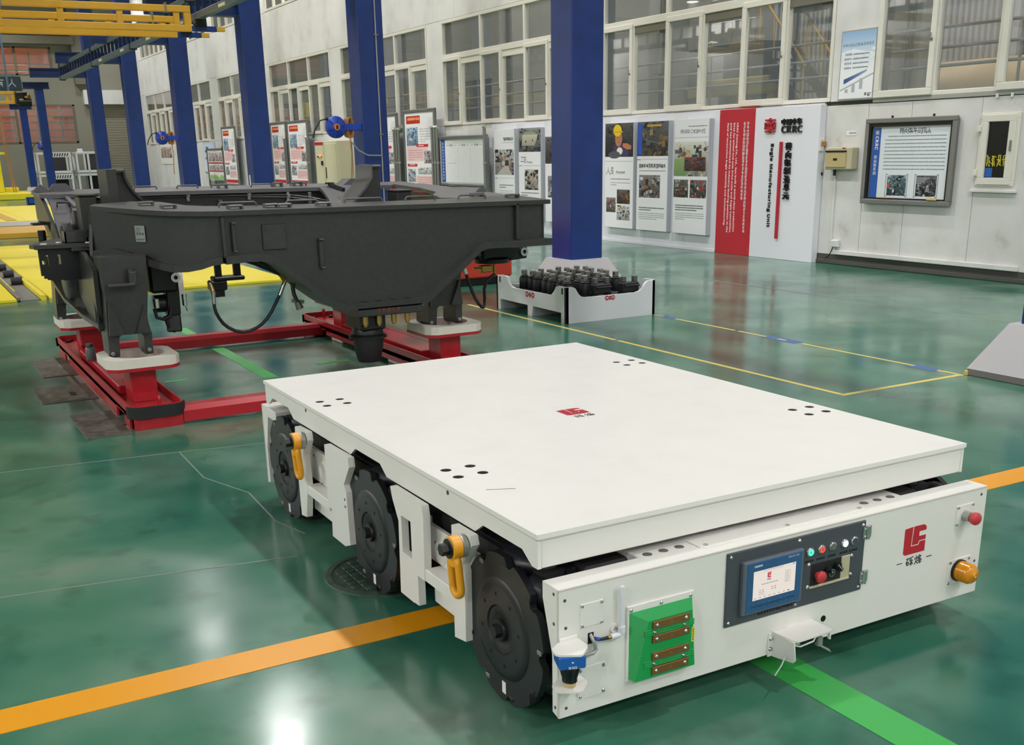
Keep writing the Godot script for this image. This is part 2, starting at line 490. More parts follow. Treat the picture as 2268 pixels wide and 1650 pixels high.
func make_materials() -> void:
	mat("white_paint", "e6e4df", 0.38)
	mat("white_seam", "c9c6bb", 0.5)
	mat("cold_white", "dcdde2", 0.35)
	mat("board_white", "e2e3ea", 0.3)
	mat("board_grey", "b9bcc4", 0.4)
	mat("frame_white", "dedbd0", 0.35)
	mat("blue_paint", "1a3878", 0.32)
	mat("blue_dark", "1a3268", 0.35)
	mat("blue_grey", "5b6f8c", 0.4)
	mat("yellow_paint", "cfa032", 0.4)
	mat("yellow_bright", "f0e02a", 0.45)
	mat("yellow_floor", "efdc2e", 0.4)
	mat("orange_line", "e39a16", 0.35)
	mat("lift_yellow", "e8a020", 0.4)
	mat("tape_yellow", "cdb765", 0.6)
	mat("tape_blue", "3f5f8f", 0.6)
	mat("green_line", "3fae52", 0.4)
	mat("green_plastic", "159a4c", 0.35)
	mat("copper", "a9734a", 0.35, 0.8)
	mat("brass", "a98a4a", 0.4, 0.8)
	mat("steel", "b9bbbb", 0.25, 0.9)
	mat("chrome", "d6d8d8", 0.12, 1.0)
	mat("dull_steel", "8b8b88", 0.45, 0.7)
	mat("black_rubber", "1b1c1f", 0.55)
	mat("tyre_black", "16181d", 0.42)
	mat("roller_black", "202026", 0.35)
	mat("black_metal", "1c1d1f", 0.4, 0.3)
	mat("frame_grey", "333433", 0.42)
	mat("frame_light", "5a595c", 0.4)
	mat("chassis_dark", "2a2a2c", 0.6)
	mat("red_paint", "b3202c", 0.28)
	mat("red_sign", "b81f2f", 0.3)
	mat("red_cart", "c43a2a", 0.45)
	mat("red_button", "c63a40", 0.35)
	mat("red_roller", "8a4238", 0.6)
	mat("panel_grey", "474b52", 0.4)
	mat("hmi_grey", "5d6670", 0.4)
	mat("hmi_blue", "2f5a86", 0.35)
	mat("scanner_blue", "1d5fae", 0.3)
	mat("black_glass", "101014", 0.12)
	mat("nylon_white", "dcd8cc", 0.5)
	mat("galvanised", "a9aaa6", 0.45, 0.4)
	mat("skirt_lilac", "b7b4b8", 0.5)
	mat("skirt_lip", "75706e", 0.6)
	mat("cream_cabinet", "cfc9a8", 0.5)
	mat("box_beige", "b9b295", 0.5)
	mat("clear_cover", "b8a878", 0.25)
	mat("socket_white", "d8d8d4", 0.4)
	mat("ceiling_grey", "8d8f8c", 0.8)
	mat("end_wall", "8a897c", 0.75)
	mat("end_frame", "6e6a5c", 0.7)
	mat("shutter", "8d8b7a", 0.6)
	mat("hall_grey", "9a9a98", 0.75)
	mat("hall_dark", "3a3b3d", 0.7)
	mat("sheet_metal", "b4b5b9", 0.5)
	mat("pipe_grey", "7c7f84", 0.4, 0.3)
	mat("hose_tan", "b07b45", 0.6)
	mat("reel_blue", "1f44b5", 0.35)
	mat("orange", "e38a1e", 0.4)
	mat("amber", "d98d12", 0.2)
	mat("sign_teal", "1b333a", 0.5)
	mat("ink_black", "17181a", 0.5)
	mat("ink_grey", "55585c", 0.5)
	mat("paper", "e8e8e6", 0.6)
	mat("letter_white", "efe9ea", 0.5)
	mat("clay_red", "a87460", 0.7)
	mat("lamp_shell", "5a5c5e", 0.4, 0.5)
	mat("gap_dark", "4c4b46", 0.8)
	mat("hole_grey", "2f2e2c", 0.7)
	mat("label_yellow", "e3d33a", 0.5)
	mat("blue_band", "1f56a8", 0.4)
	mat("blue_crate", "1d4ea0", 0.45)
	mat("sealed_grey", "7d837d", 0.5)
	mat("yellow_stale", "c8b25c", 0.5)
	mat("tank_beige", "d6bd98", 0.5)
	var g := mat("pane", "dfe6e4", 0.02)
	g.transparency = BaseMaterial3D.TRANSPARENCY_ALPHA
	g.albedo_color = Color(0.86, 0.9, 0.89, 0.08)
	var lit := mat("lamp_glow", "ffffff", 0.5)
	lit.emission_enabled = true; lit.emission = Color(1.0, 0.98, 0.94); lit.emission_energy_multiplier = 14.0
	for q in [["glow_green", "3cf09a", 2.2], ["glow_white", "dcd6ff", 3.0], ["glow_red", "e04030", 0.8], ["glow_window", "d98f6a", 0.3], ["glow_orange", "ff8a3a", 1.0], ["glow_pale", "f2d8c4", 0.8]]:
		var e := mat(q[0], q[1], 0.5)
		e.emission_enabled = true; e.emission = Color(q[1]); e.emission_energy_multiplier = q[2]
	# surfaces with grain and wear
	var fl := worn("floor_epoxy", 0.24, 0.0, 0.11, [0.0, "1f5144", 0.35, "2f6857", 0.55, "40745f", 0.8, "5d826f", 1.0, "76897b"], 3, 0.012)
	fl.roughness_texture = noise_tex(0.02, [0.0, "1e1e1e", 0.5, "2c2c2c", 1.0, "444444"], 512, 9)
	fl.roughness = 1.0
	fl.detail_enabled = true
	fl.detail_blend_mode = BaseMaterial3D.BLEND_MODE_MUL
	fl.detail_albedo = noise_tex(0.05, [0.0, "c4cfc8", 0.4, "ffffff", 1.0, "ffffff"], 512, 21, 5)
	worn("wall_white", 0.5, 0.0, 0.23, [0.0, "c9c9c6", 0.3, "d6d6d4", 0.6, "dcdcda", 1.0, "e0e0de"], 5, 0.008)
	worn("wall_panel", 0.42, 0.0, 0.4, [0.0, "bbb9b3", 0.25, "d0cfca", 0.6, "d6d5d2", 1.0, "dad9d6"], 6, 0.009)
	worn("deck_white", 0.34, 0.0, 0.7, [0.0, "e6e4df", 0.4, "e9e7e2", 1.0, "ebe9e4"], 8, 0.01)
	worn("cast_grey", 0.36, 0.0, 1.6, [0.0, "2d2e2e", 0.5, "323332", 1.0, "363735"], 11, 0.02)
	worn("steel_plate", 0.5, 0.2, 1.2, [0.0, "45433e", 0.5, "5e5a52", 1.0, "77706a"], 12, 0.02)
	worn("red_worn", 0.3, 0.0, 1.1, [0.0, "8e1a24", 0.3, "a91e29", 1.0, "b8222d"], 13, 0.015)
	worn("column_blue", 0.3, 0.0, 0.5, [0.0, "13306f", 0.5, "16367d", 1.0, "193b88"], 14, 0.006)
	worn("manhole_green", 0.5, 0.2, 2.0, [0.0, "2c3f38", 0.5, "3d5148", 1.0, "54655b"], 15, 0.02)

func lamps() -> void:
	# x, height, energy, first z, step x, step z, how many, cone, softness, tilt about z, which row
	var rows := [[5.2, 9.5, LAMP_A, 5.6, 0.0, -6.0, 11, 74.0, 0.8, 0.0, "above the column line"], [-9.5, 7.6, LAMP_B, 4.0, 0.0, -9.0, 7, 84.0, 0.35, 0.0, "above the left bay"],
		[-3.5, 7.6, LAMP_C, 7.2, 5.5, 0.0, 3, 84.0, 0.35, 0.0, "above the hall's near end"], [8.9, 8.8, LAMP_D, 1.6, 0.0, -6.27, 10, 68.0, 0.7, 34.0, "facing the window wall"]]
	for row in rows:
		for k in row[6]:
			var at := V(row[0] + row[4] * k, row[1], row[3] + row[5] * k)
			var l := thing("high_bay_lamp", "%s high bay lamp of the row %s" % [ORD[k], row[10]], "lamp", at, "high bay lamps %s" % row[10])
			l.rotation_degrees.z = row[9]
			obj("lamp_shell", S().lathe([Vector2(0.0, 0.5), Vector2(0.07, 0.5), Vector2(0.09, 0.3), Vector2(0.26, 0.06), Vector2(0.27, 0.04), Vector2(0.25, 0.04)], Transform3D(Basis.IDENTITY, at), 20), "lamp_shell", l)
			obj("lamp_lens", S().cyl(at + V(0, 0.04, 0), at + V(0, 0.055, 0), 0.24, 20), "lamp_glow", l)
			obj("lamp_rod", S().cyl(at + V(0, 0.5, 0), at + V(0, 10.62 - at.y if row[9] == 0.0 else 1.2, 0), 0.012, 6), "lamp_shell", l)
			var o := SpotLight3D.new()
			o.name = "lamp_light"
			o.light_energy = row[2]; o.light_color = Color(1.0, 0.99, 0.985); o.light_size = 0.2
			o.spot_range = 60.0; o.spot_attenuation = 2.0; o.shadow_enabled = true
			o.spot_angle = row[7]; o.spot_angle_attenuation = row[8]
			o.rotation_degrees.x = -90.0
			o.position = V(0, -0.2, 0)
			l.add_child(o)

const ORD := ["first", "second", "third", "fourth", "fifth", "sixth", "seventh", "eighth", "ninth", "tenth", "eleventh"]
const LAMP_A := 22.0
const LAMP_B := 26.0
const LAMP_C := 10.5
const LAMP_D := 11.5
const WX := 11.55   # face of the wall of windows
const ENDZ := -58.0

func hall() -> void:
	var f := shell("floor")
	var fm := obj("floor_slab", S().box(V(-11, -0.25, ENDZ - 0.3), V(26, 0, 8)), "floor_epoxy", f)
	# painted lines and patches, thin coats on the floor
	obj("painted_line", S().box(V(-3, 0, -3.40), V(1.42, 0.002, -3.24)).box(V(1.42, 0, -3.40), V(9.5, 0.002, -3.24)), "orange_line", f)
	obj("painted_line", S().box(V(2.27, 0, -2.6), V(2.42, 0.002, 1.0)), "green_line", f)
	obj("painted_line", S().box(V(2.33, 0, -10.95), V(2.43, 0.002, -10.5)).box(V(2.33, 0, -9.58), V(2.44, 0.002, -8.0)), "green_line", f)
	obj("painted_line", S().box(V(1.64, 0, -8.33), V(1.80, 0.002, -8.30)).box(V(2.87, 0, -8.36), V(3.15, 0.002, -8.30)), "green_line", f)
	obj("tape_line", S().box(V(5.48, 0, -10.7), V(5.52, 0.0015, -7.85)).box(V(5.48, 0, -7.80), V(5.52, 0.0015, -5.14)).box(V(5.48, 0, -5.16), V(6.70, 0.0015, -5.12)), "tape_yellow", f)
	var ty := S()
	for q in [[-8.85, -8.7], [-8.5, -7.62], [-7.57, -7.2], [-7.05, -6.95], [-6.75, -5.56], [-5.35, -5.14]]: ty.box(V(6.67, 0, q[0]), V(6.70, 0.0015, q[1]))
	obj("tape_line", ty, "tape_yellow", f)
	obj("tape_patch", S().box(V(6.63, 0, -7.2), V(6.75, 0.0012, -6.8)).box(V(6.62, 0, -5.58), V(6.74, 0.0012, -5.33)).box(V(6.64, 0, -8.72), V(6.72, 0.0012, -8.5)), "tape_blue", f)
	obj("painted_line", S().box(V(9.0, 0, -14.5), V(9.03, 0.0012, -5.5)), "sealed_grey", f)
	# joints and cracks filled with a paler seal
	var cr := S()
	for path in [[0.30, -6.32, 1.26, -6.2, 2.4, -6.0], [1.26, -6.2, 1.25, -5.6, 1.38, -5.2, 1.36, -4.7, 1.42, -4.45], [-0.6, -4.45, 0.14, -4.39, 0.55, -4.33, 1.05, -4.24, 1.3, -4.2]]:
		for i in range(0, path.size() - 2, 2):
			cr.bar(V(path[i], 0.0006, path[i + 1]), V(path[i + 2], 0.0006, path[i + 3]), 0.007, 0.0012)
	obj("floor_crack", cr, "sealed_grey", f)
	# ceiling and the other walls
	struct(obj("ceiling", S().box(V(-11, 10.6, ENDZ - 0.3), V(26, 10.9, 8)), "ceiling_grey"))
	struct(obj("wall_left", S().box(V(-11.3, 0, ENDZ - 0.3), V(-11, 10.6, 8)), "wall_white"))
	struct(obj("wall_back", S().box(V(-11, 0, 8), V(26, 10.6, 8.3)), "wall_white"))
	# the far end wall with its strips of glazing and the rolling door
	var w := shell("wall_far")
	var z := ENDZ
	var st := S()
	st.box(V(-11, 0, z - 0.3), V(9.9, 2.35, z)).box(V(-11, 4.1, z - 0.3), V(11.55, 5.4, z)).box(V(-11, 6.65, z - 0.3), V(11.55, 10.6, z))
	st.box(V(8.75, 2.35, z - 0.3), V(9.9, 4.1, z)).box(V(8.0, 5.4, z - 0.3), V(11.55, 6.65, z)).box(V(11.4, 0, z - 0.3), V(11.55, 4.1, z))
	obj("masonry", st, "end_wall", w)
	obj("overhead_beam", S().box(V(-11, 6.75, z), V(9.0, 7.1, z + 0.5)).box(V(-11, 7.35, z), V(9.0, 7.6, z + 0.6)), "end_frame", w)
	obj("pilaster", S().box(V(8.9, 5.0, z), V(9.5, 10.6, z + 0.4)), "end_frame", w)
	obj("lintel", S().box(V(9.2, 4.1, z), V(11.3, 4.75, z + 0.35)), "wall_white", w)
	var n := 0
	for strip in [[5.4, 6.65, 8.0, 1.55, "glow_window"], [2.35, 4.1, 8.75, 1.3, "glow_window"]]:
		n += 1
		var wn := shell("window_%d" % (40 + n))
		var fr := S()
		var x: float = strip[2]
		fr.box(V(-11, strip[0], z - 0.12), V(x, strip[0] + 0.07, z + 0.02)).box(V(-11, strip[1] - 0.07, z - 0.12), V(x, strip[1], z + 0.02))
		var k := 0
		while x > -4.0:
			fr.box(V(x - 0.1, strip[0], z - 0.12), V(x, strip[1], z + 0.02))
			if n == 2 and k % 2 == 0: fr.box(V(x - 1.0, strip[0] + 1.15, z - 0.11), V(x - 0.1, strip[0] + 1.22, z + 0.01))
			obj("pane", S().box(V(x - strip[3] - 0.02, strip[0] + 0.05, z - 0.06), V(x - 0.08, strip[1] - 0.05, z - 0.05)), "pane", wn)
			x -= strip[3]; k += 1
		obj("window_frame", fr, "end_frame", wn)
	# what lies behind that glazing: a reddish brick shed front lit by its own lamps
	var b := shell("wall_beyond")
	obj("brick_front", S().box(V(-11, 0, z - 9.3), V(14, 9, z - 9)), "clay_red", b)
	var rl := S()
	for y in [2.6, 2.95, 3.3, 3.6, 3.9, 5.5, 5.7, 6.0]: rl.box(V(-11, y, z - 2.1), V(12, y + 0.07, z - 2.0))
	for k in 14: rl.box(V(-6 + k * 1.1, 2.3, z - 2.15), V(-5.9 + k * 1.1, 6.6, z - 2.05))
	obj("railing", rl, "sheet_metal", b)
	for x in [2.0, 7.0]:
		var o := OmniLight3D.new()
		o.name = "yard_lamp"; o.position = V(x, 5.0, z - 5.0); o.light_energy = 7.0; o.light_color = Color(1.0, 0.66, 0.45); o.light_size = 0.2; o.omni_range = 60; o.omni_attenuation = 2.0; o.shadow_enabled = true
		b.add_child(o)
		obj("yard_lamp_lens", S().ball(V(x, 5.0, z - 5.0), 0.2), "glow_orange", b)
	struct(obj("wall_beyond_roof", S().box(V(-11, 9, z - 9.3), V(26, 9.2, z - 0.3)).box(V(14, 0, z - 9.3), V(14.3, 9, z - 0.3)).box(V(-11.3, 0, z - 9.3), V(-11, 9, z - 0.3)).box(V(-11, -0.2, z - 9.3), V(26, 0, z - 0.3)), "end_wall"))
	var d := shell("door_1")
	var sl := S()
	for k in 34: obj("slat", S().box(V(9.9, k * 0.121, z - 0.1), V(11.4, k * 0.121 + 0.112, z - 0.05), 0.012), "shutter", d)
	obj("door_jamb", S().box(V(9.8, 0, z), V(9.95, 4.1, z + 0.08)).box(V(11.35, 0, z), V(11.5, 4.1, z + 0.08)), "end_frame", d)

func wall_of_windows() -> void:
	var w := shell("wall_right")
	var starts := [-4.35, -10.68, -16.97, -23.4, -29.72, -36.07, -42.4, -48.95, -55.15]
	var len := 5.53
	var core := S()
	var x0 := WX + 0.03
	var x1 := WX + 0.26
	core.box(V(x0, 0, ENDZ), V(x1, 2.16, 8)).box(V(x0, 4.40, ENDZ), V(x1, 5.92, 8)).box(V(x0, 7.35, ENDZ), V(x1, 10.6, 8))
	var edge := 8.0
	for s in starts:
		var z1: float = s + len
		core.box(V(x0, 2.16, z1), V(x1, 4.4, edge))
		core.box(V(x0, 5.92, z1), V(x1, 7.35, edge))
		edge = s
	core.box(V(x0, 2.16, ENDZ), V(x1, 4.4, edge)).box(V(x0, 5.92, ENDZ), V(x1, 7.35, edge))
	obj("wall_core", core, "gap_dark", w)
	# cladding panels with open joints
	var seams := [8.0, 2.0, 1.0, 0.0, -1.0, -2.0, -3.0, -4.0, -5.0, -6.0, -7.0, -8.0, -9.0, -10.03, -10.74, -11.53]
	for i in seams.size() - 1: panel(w, seams[i + 1], seams[i], 0.13, 2.115)
	var zz := -11.53
	while zz > ENDZ + 0.9:
		panel(w, zz - 1.06, zz, 0.0, 2.16)
		zz -= 1.06
	for k in 62: panel(w, 8.0 - (k + 1) * 1.06, 8.0 - k * 1.06, 4.40, 5.92)
	for k in 22: panel(w, 8.0 - (k + 1) * 3.0, 8.0 - k * 3.0, 7.35, 10.6)
	edge = 8.0
	for s in starts:
		panel(w, s + len, edge, 2.16, 4.40)
		panel(w, s + len, edge, 5.92, 7.35)
		edge = s
	panel(w, ENDZ, edge, 2.16, 4.4)
	panel(w, ENDZ, edge, 5.92, 7.35)
	var t := obj("trim_1", S().box(V(WX - 0.012, 2.12, -10.68), V(WX + 0.03, 2.165, -3.0), 0.004), "galvanised")
	struct(t)
	var bb := shell("baseboard_right")
	obj("plinth", S().box(V(WX - 0.02, 0, -11.53), V(WX + 0.04, 0.06, 8.0), 0.01).box(V(WX + 0.005, 0.05, -11.53), V(WX + 0.04, 0.13, 8)), "gap_dark", bb)
	obj("cable_trunking", S().box(V(WX - 0.045, 0.14, -11.15), V(WX, 0.2, -8.25), 0.006), "wall_panel", bb)
	for i in starts.size(): window(i + 1, starts[i], len)
	for i in range(3, starts.size()): high_window(i + 10, starts[i], len)

func panel(w: Node, z0: float, z1: float, y0: float, y1: float) -> void:
	obj("wall_panel", S().box(V(WX, y0 + 0.003, z0 + 0.003), V(WX + 0.03, y1 - 0.003, z1 - 0.003), 0.003), "wall_panel" if y1 < 2.14 else "wall_white", w)

func window(n: int, z: float, len: float) -> void:
	var w := shell("window_%d" % n)
	var u := len / 6.0
	var fx := WX - 0.012
	var bx := WX + 0.07
	var y0 := 2.165
	var fr := S()
	fr.rim(fx, bx, z, z + len, y0, 4.395, 0.06, 0.055, 0.07, 0.006)
	obj("window_frame", fr, "frame_white", w)
	obj("transom", S().box(V(fx - 0.006, 3.56, z + 0.06), V(bx - 0.004, 3.68, z + len - 0.06), 0.008), "frame_white", w)
	for k in range(1, 6):
		obj("mullion", S().box(V(fx + 0.002, y0 + 0.055, z + k * u - 0.035), V(bx - 0.002, 3.56, z + k * u + 0.035), 0.004), "frame_white", w)
		if k % 2 == 0: obj("mullion", S().box(V(fx + 0.002, 3.68, z + k * u - 0.035), V(bx - 0.002, 4.325, z + k * u + 0.035), 0.004), "frame_white", w)
	for k in 3: obj("pane", S().box(V(WX + 0.03, 3.66, z + k * 2 * u + 0.03), V(WX + 0.036, 4.34, z + (k * 2 + 2) * u - 0.03)), "pane", w)
	for k in 6:
		var a := z + k * u + 0.02
		var b := z + (k + 1) * u - 0.02
		if k % 2 == 0:  # an opening sash, proud of the frame
			var s := S()
			var sx := fx - 0.03
			s.rim(sx, WX + 0.025, a, b + 0.03, y0 + 0.01, 3.61, 0.08, 0.085, 0.08, 0.006)
			var sash := obj("sash", s, "frame_white", w)
			if n < 5: obj("handle", S().box(V(sx - 0.012, 2.80, b - 0.03), V(sx, 2.83, b - 0.005), 0.003).box(V(sx - 0.03, 2.80, b - 0.025), V(sx - 0.018, 2.89, b - 0.01), 0.003).box(V(sx - 0.025, 2.81, b - 0.022), V(sx - 0.005, 2.825, b - 0.014)), "dull_steel", sash)
			obj("pane", S().box(V(WX, y0 + 0.08, a + 0.06), V(WX + 0.006, 3.55, b - 0.04)), "pane", w)
		else:
			obj("pane", S().box(V(WX + 0.03, y0 + 0.05, a), V(WX + 0.036, 3.58, b)), "pane", w)
			obj("shutter_bar", S().box(V(WX + 0.0, 3.44, a), V(WX + 0.028, 3.56, b), 0.004), "end_frame" if n == 3 else "frame_white", w)

func high_window(n: int, z: float, len: float) -> void:
	var w := shell("window_%d" % n)
	var u := len / 6.0
	var fr := S()
	fr.rim(WX - 0.012, WX + 0.07, z, z + len, 5.93, 7.34, 0.05, 0.07, 0.07)
	for k in range(1, 6): fr.box(V(WX - 0.01, 6.0, z + k * u - 0.04), V(WX + 0.068, 7.27, z + k * u + 0.04))
	obj("window_frame", fr, "frame_white", w)
	for k in 6: obj("pane", S().box(V(WX + 0.03, 5.96, z + k * u + 0.03), V(WX + 0.036, 7.3, z + (k + 1) * u - 0.03)), "pane", w)

func hall_behind() -> void:
	# the neighbouring hall seen through the glazing
	var bx := 20.0
	var b := shell("wall_behind")
	var st := S()
	st.box(V(bx, 0, ENDZ), V(bx + 0.3, 2.6, 8)).box(V(bx, 4.2, ENDZ), V(bx + 0.3, 10.6, 8))
	var zz := 8.0
	var first := true
	for z in [-14.2, -19.0, -25.6, -31.6, -37.6, -43.6, -49.6]:
		st.box(V(bx, 2.6, z + 1.2), V(bx + 0.3, 4.2, zz))
		zz = z - 1.2
	st.box(V(bx, 2.6, ENDZ), V(bx + 0.3, 4.2, zz))
	obj("rendered_wall", st, "hall_grey", b)
	var hz := [-14.2, -19.0, -25.6, -31.6, -37.6, -43.6, -49.6]
	for i in hz.size():
		var z: float = hz[i]
		var w := shell("window_%d" % (60 + i))
		obj("window_frame", S().box(V(bx - 0.01, 2.7, z - 0.04), V(bx + 0.09, 4.1, z + 0.04)).rim(bx - 0.02, bx + 0.1, z - 1.2, z + 1.2, 2.6, 4.2, 0.08, 0.1, 0.1), "hall_grey", w)
		for s in [-1, 1]: obj("pane", S().box(V(bx + 0.05, 2.65, z + s * 0.6 - 0.56), V(bx + 0.056, 4.15, z + s * 0.6 + 0.56)), "black_glass", w)
	# corrugated cladding in the bay opposite the sign
	var cor := shell("wall_corrugated")
	var cs := S()
	for k in 46: cs.box(V(16.4, 2.0, -17.9 + k * 0.12), V(16.45, 6.5, -17.9 + k * 0.12 + 0.06), 0.01)
	cs.box(V(16.45, 0, -18.0), V(16.6, 6.5, -12.3))
	obj("corrugated_sheet", cs, "sheet_metal", cor)
	struct(obj("wall_behind_end", S().box(V(20.3, 0, 8), V(26, 10.6, 8.3)).box(V(25.7, 0, ENDZ), V(26, 10.6, 8)), "hall_grey"))
	var zs := [-12.45, -18.6, -24.8, -31.0, -37.2, -43.4, -49.6]
	for i in zs.size():
		var p := thing("concrete_pillar", "grey concrete pillar behind the glass, %s from the right" % ORD[i], "pillar", V(14.2, 0, zs[i]), "pillars behind the window wall")
		obj("pillar_shaft", S().box(V(14.0, 0, zs[i] - 0.35), V(14.5, 10.5, zs[i] + 0.35), 0.03), "hall_grey", p)
		obj("conduit", S().cyl(V(13.97, 0, zs[i] + 0.2), V(13.97, 9, zs[i] + 0.2), 0.03, 8).cyl(V(13.97, 0, zs[i] + 0.1), V(13.97, 9, zs[i] + 0.1), 0.02, 8), "hall_dark", p)
		if i == 1: obj("duct_box", S().box(V(13.85, 3.0, zs[i] + 0.0), V(14.0, 3.75, zs[i] + 0.2), 0.01), "hall_grey", p)
	var r := thing("guard_rail", "grey tubular guard rails running behind the window wall", "railing", V(13.2, 0, -20))
	for y in [2.62, 2.86, 3.12]:
		obj("rail", S().cyl(V(13.2, y, -50), V(13.2, y, 0), 0.022, 8), "pipe_grey", r)
	for k in 17: obj("rail_post", S().cyl(V(13.2, 0, -0.5 - k * 3.1), V(13.2, 3.14, -0.5 - k * 3.1), 0.02, 8), "pipe_grey", r)
	# yellow beam on trestles
	var y := thing("yellow_spreader_beam", "pale yellow lifting beam standing behind the window nearest the stair", "beam", V(14.5, 0, -16.9))
	obj("beam_body", S().box(V(14.35, 2.52, -18.1), V(14.65, 2.72, -15.6), 0.02).box(V(14.3, 2.68, -17.55), V(14.7, 2.82, -15.7), 0.02), "yellow_stale", y)
	for z in [-17.95, -17.1, -16.6, -15.75]: obj("beam_leg", S().box(V(14.4, 0, z - 0.1), V(14.6, 2.55, z + 0.1), 0.01), "yellow_paint" if z > -17 else "hall_dark", y)
	var s := thing("access_stair", "dark steel access stair with yellow handrails behind the glass", "stair", V(14.6, 0, -15.6))
	for side in [14.3, 15.1]:
		obj("stringer", S().bar(V(side, 3.35, -16.0), V(side, 2.0, -14.7), 0.05, 0.2), "black_metal", s)
		obj("handrail", S().tube([V(side, 2.9, -14.8), V(side, 4.2, -16.0), V(side, 4.25, -16.3)], 0.02, 6), "yellow_paint", s)
		for k in 4: obj("baluster", S().cyl(V(side, 3.35 - k * 0.4, -16.0 + k * 0.385), V(side, 4.2 - k * 0.4, -16.0 + k * 0.385), 0.014, 6), "yellow_paint", s)
	for k in 7: obj("tread", S().box(V(14.3, 3.25 - k * 0.19, -16.05 + k * 0.185), V(15.1, 3.28 - k * 0.19, -15.82 + k * 0.185)), "black_metal", s)
	obj("landing", S().box(V(14.2, 3.3, -17.4), V(15.2, 3.42, -15.95), 0.01), "black_metal", s)
	obj("landing_support", S().box(V(14.5, 0, -17.2), V(15.1, 3.3, -16.4)), "hall_dark", s)
	var cage := S()
	for z in [-17.3, -16.7, -16.05]: cage.cyl(V(14.25, 3.4, z), V(14.25, 5.2, z), 0.016, 6)
	for yy in [3.8, 4.2, 4.6]: cage.cyl(V(14.25, yy, -17.3), V(14.25, yy, -16.05), 0.014, 6)
	obj("landing_rail", cage, "pipe_grey", s)
	var u := S()
	for z in [-16.0, -15.2]: u.cyl(V(15.2, 2.0, z), V(15.2, 5.6, z), 0.025, 6)
	for yy in [3.9, 4.6]: u.box(V(14.8, yy, -16.0), V(15.3, yy + 0.07, -15.0))
	obj("platform_frame", u, "hall_dark", s)
	var dd := shell("door_2")
	obj("door_leaf", S().box(V(16.33, 0, -15.25), V(16.4, 3.25, -14.35)), "hall_dark", dd)
	obj("door_frame", S().box(V(16.3, 0, -15.32), V(16.42, 3.32, -15.25)).box(V(16.3, 0, -14.35), V(16.42, 3.32, -14.28)).box(V(16.3, 3.25, -15.32), V(16.42, 3.32, -14.28)), "sheet_metal", dd)
	var tk := thing("beige_tank", "beige rounded tank body lying beyond the right hand windows", "tank", V(15.5, 0, -12.0))
	obj("tank_shell", S().lathe([Vector2(0, -1.3), Vector2(0.2, -1.28), Vector2(0.34, -1.15), Vector2(0.4, -0.95), Vector2(0.4, 0.9), Vector2(0.34, 1.1), Vector2(0.0, 1.15)], Transform3D(Basis(V(1, 0, 0), V(0, 0, 1), V(0, -1, 0)), V(15.6, 2.45, -12.2)), 24), "tank_beige", tk)
	obj("cradle", S().box(V(15.3, 0, -13.1), V(15.9, 2.2, -12.9)).box(V(15.3, 0, -11.6), V(15.9, 2.2, -11.4)), "hall_dark", tk)
	var dk := thing("green_machine_bed", "dark green machine bed below the beige tank", "machine", V(14.9, 0, -10.5))
	obj("bed", S().box(V(14.6, 0, -12.9), V(15.1, 2.3, -7.0), 0.02), "sealed_grey", dk)
	# roof steel and dark bay on the right
	var rs := thing("roof_truss", "dark sloping roof braces seen through the right hand window", "truss", V(18, 6, -10))
	for q in [[3.2, -13.0, 6.5, -9.0], [3.6, -13.4, 6.9, -9.4]]: obj("brace", S().bar(V(17.5, q[0], q[1]), V(17.5, q[2], q[3]), 0.16, 0.16), "hall_dark", rs)
	for yy in [3.9, 4.1, 4.35, 4.6]: obj("purlin", S().box(V(17.8, yy, -14.2), V(17.95, yy + 0.1, -5.0)), "sheet_metal", rs)
	for z in [-9.4, -21.5, -33.0, -45.0]:
		var l := thing("bay_lamp", "small lamp lighting the hall behind the glass, hung at its %s bay" % ("nearest" if z > -10 else ("second" if z > -22 else ("third" if z > -34 else "farthest"))), "lamp", V(13.0, 8.6, z), "lamps of the hall behind")
		obj("lamp_lens", S().ball(V(13.0, 8.6, z), 0.2), "lamp_glow", l)
		obj("lamp_rod", S().cyl(V(13.0, 8.75, z), V(13.0, 10.6, z), 0.015, 6), "hall_dark", l)
		var o := OmniLight3D.new()
		o.name = "lamp_light"; o.light_energy = 14.0; o.light_color = Color(1, 0.97, 0.92); o.light_size = 0.2; o.omni_range = 60; o.omni_attenuation = 2; o.shadow_enabled = true
		l.add_child(o)

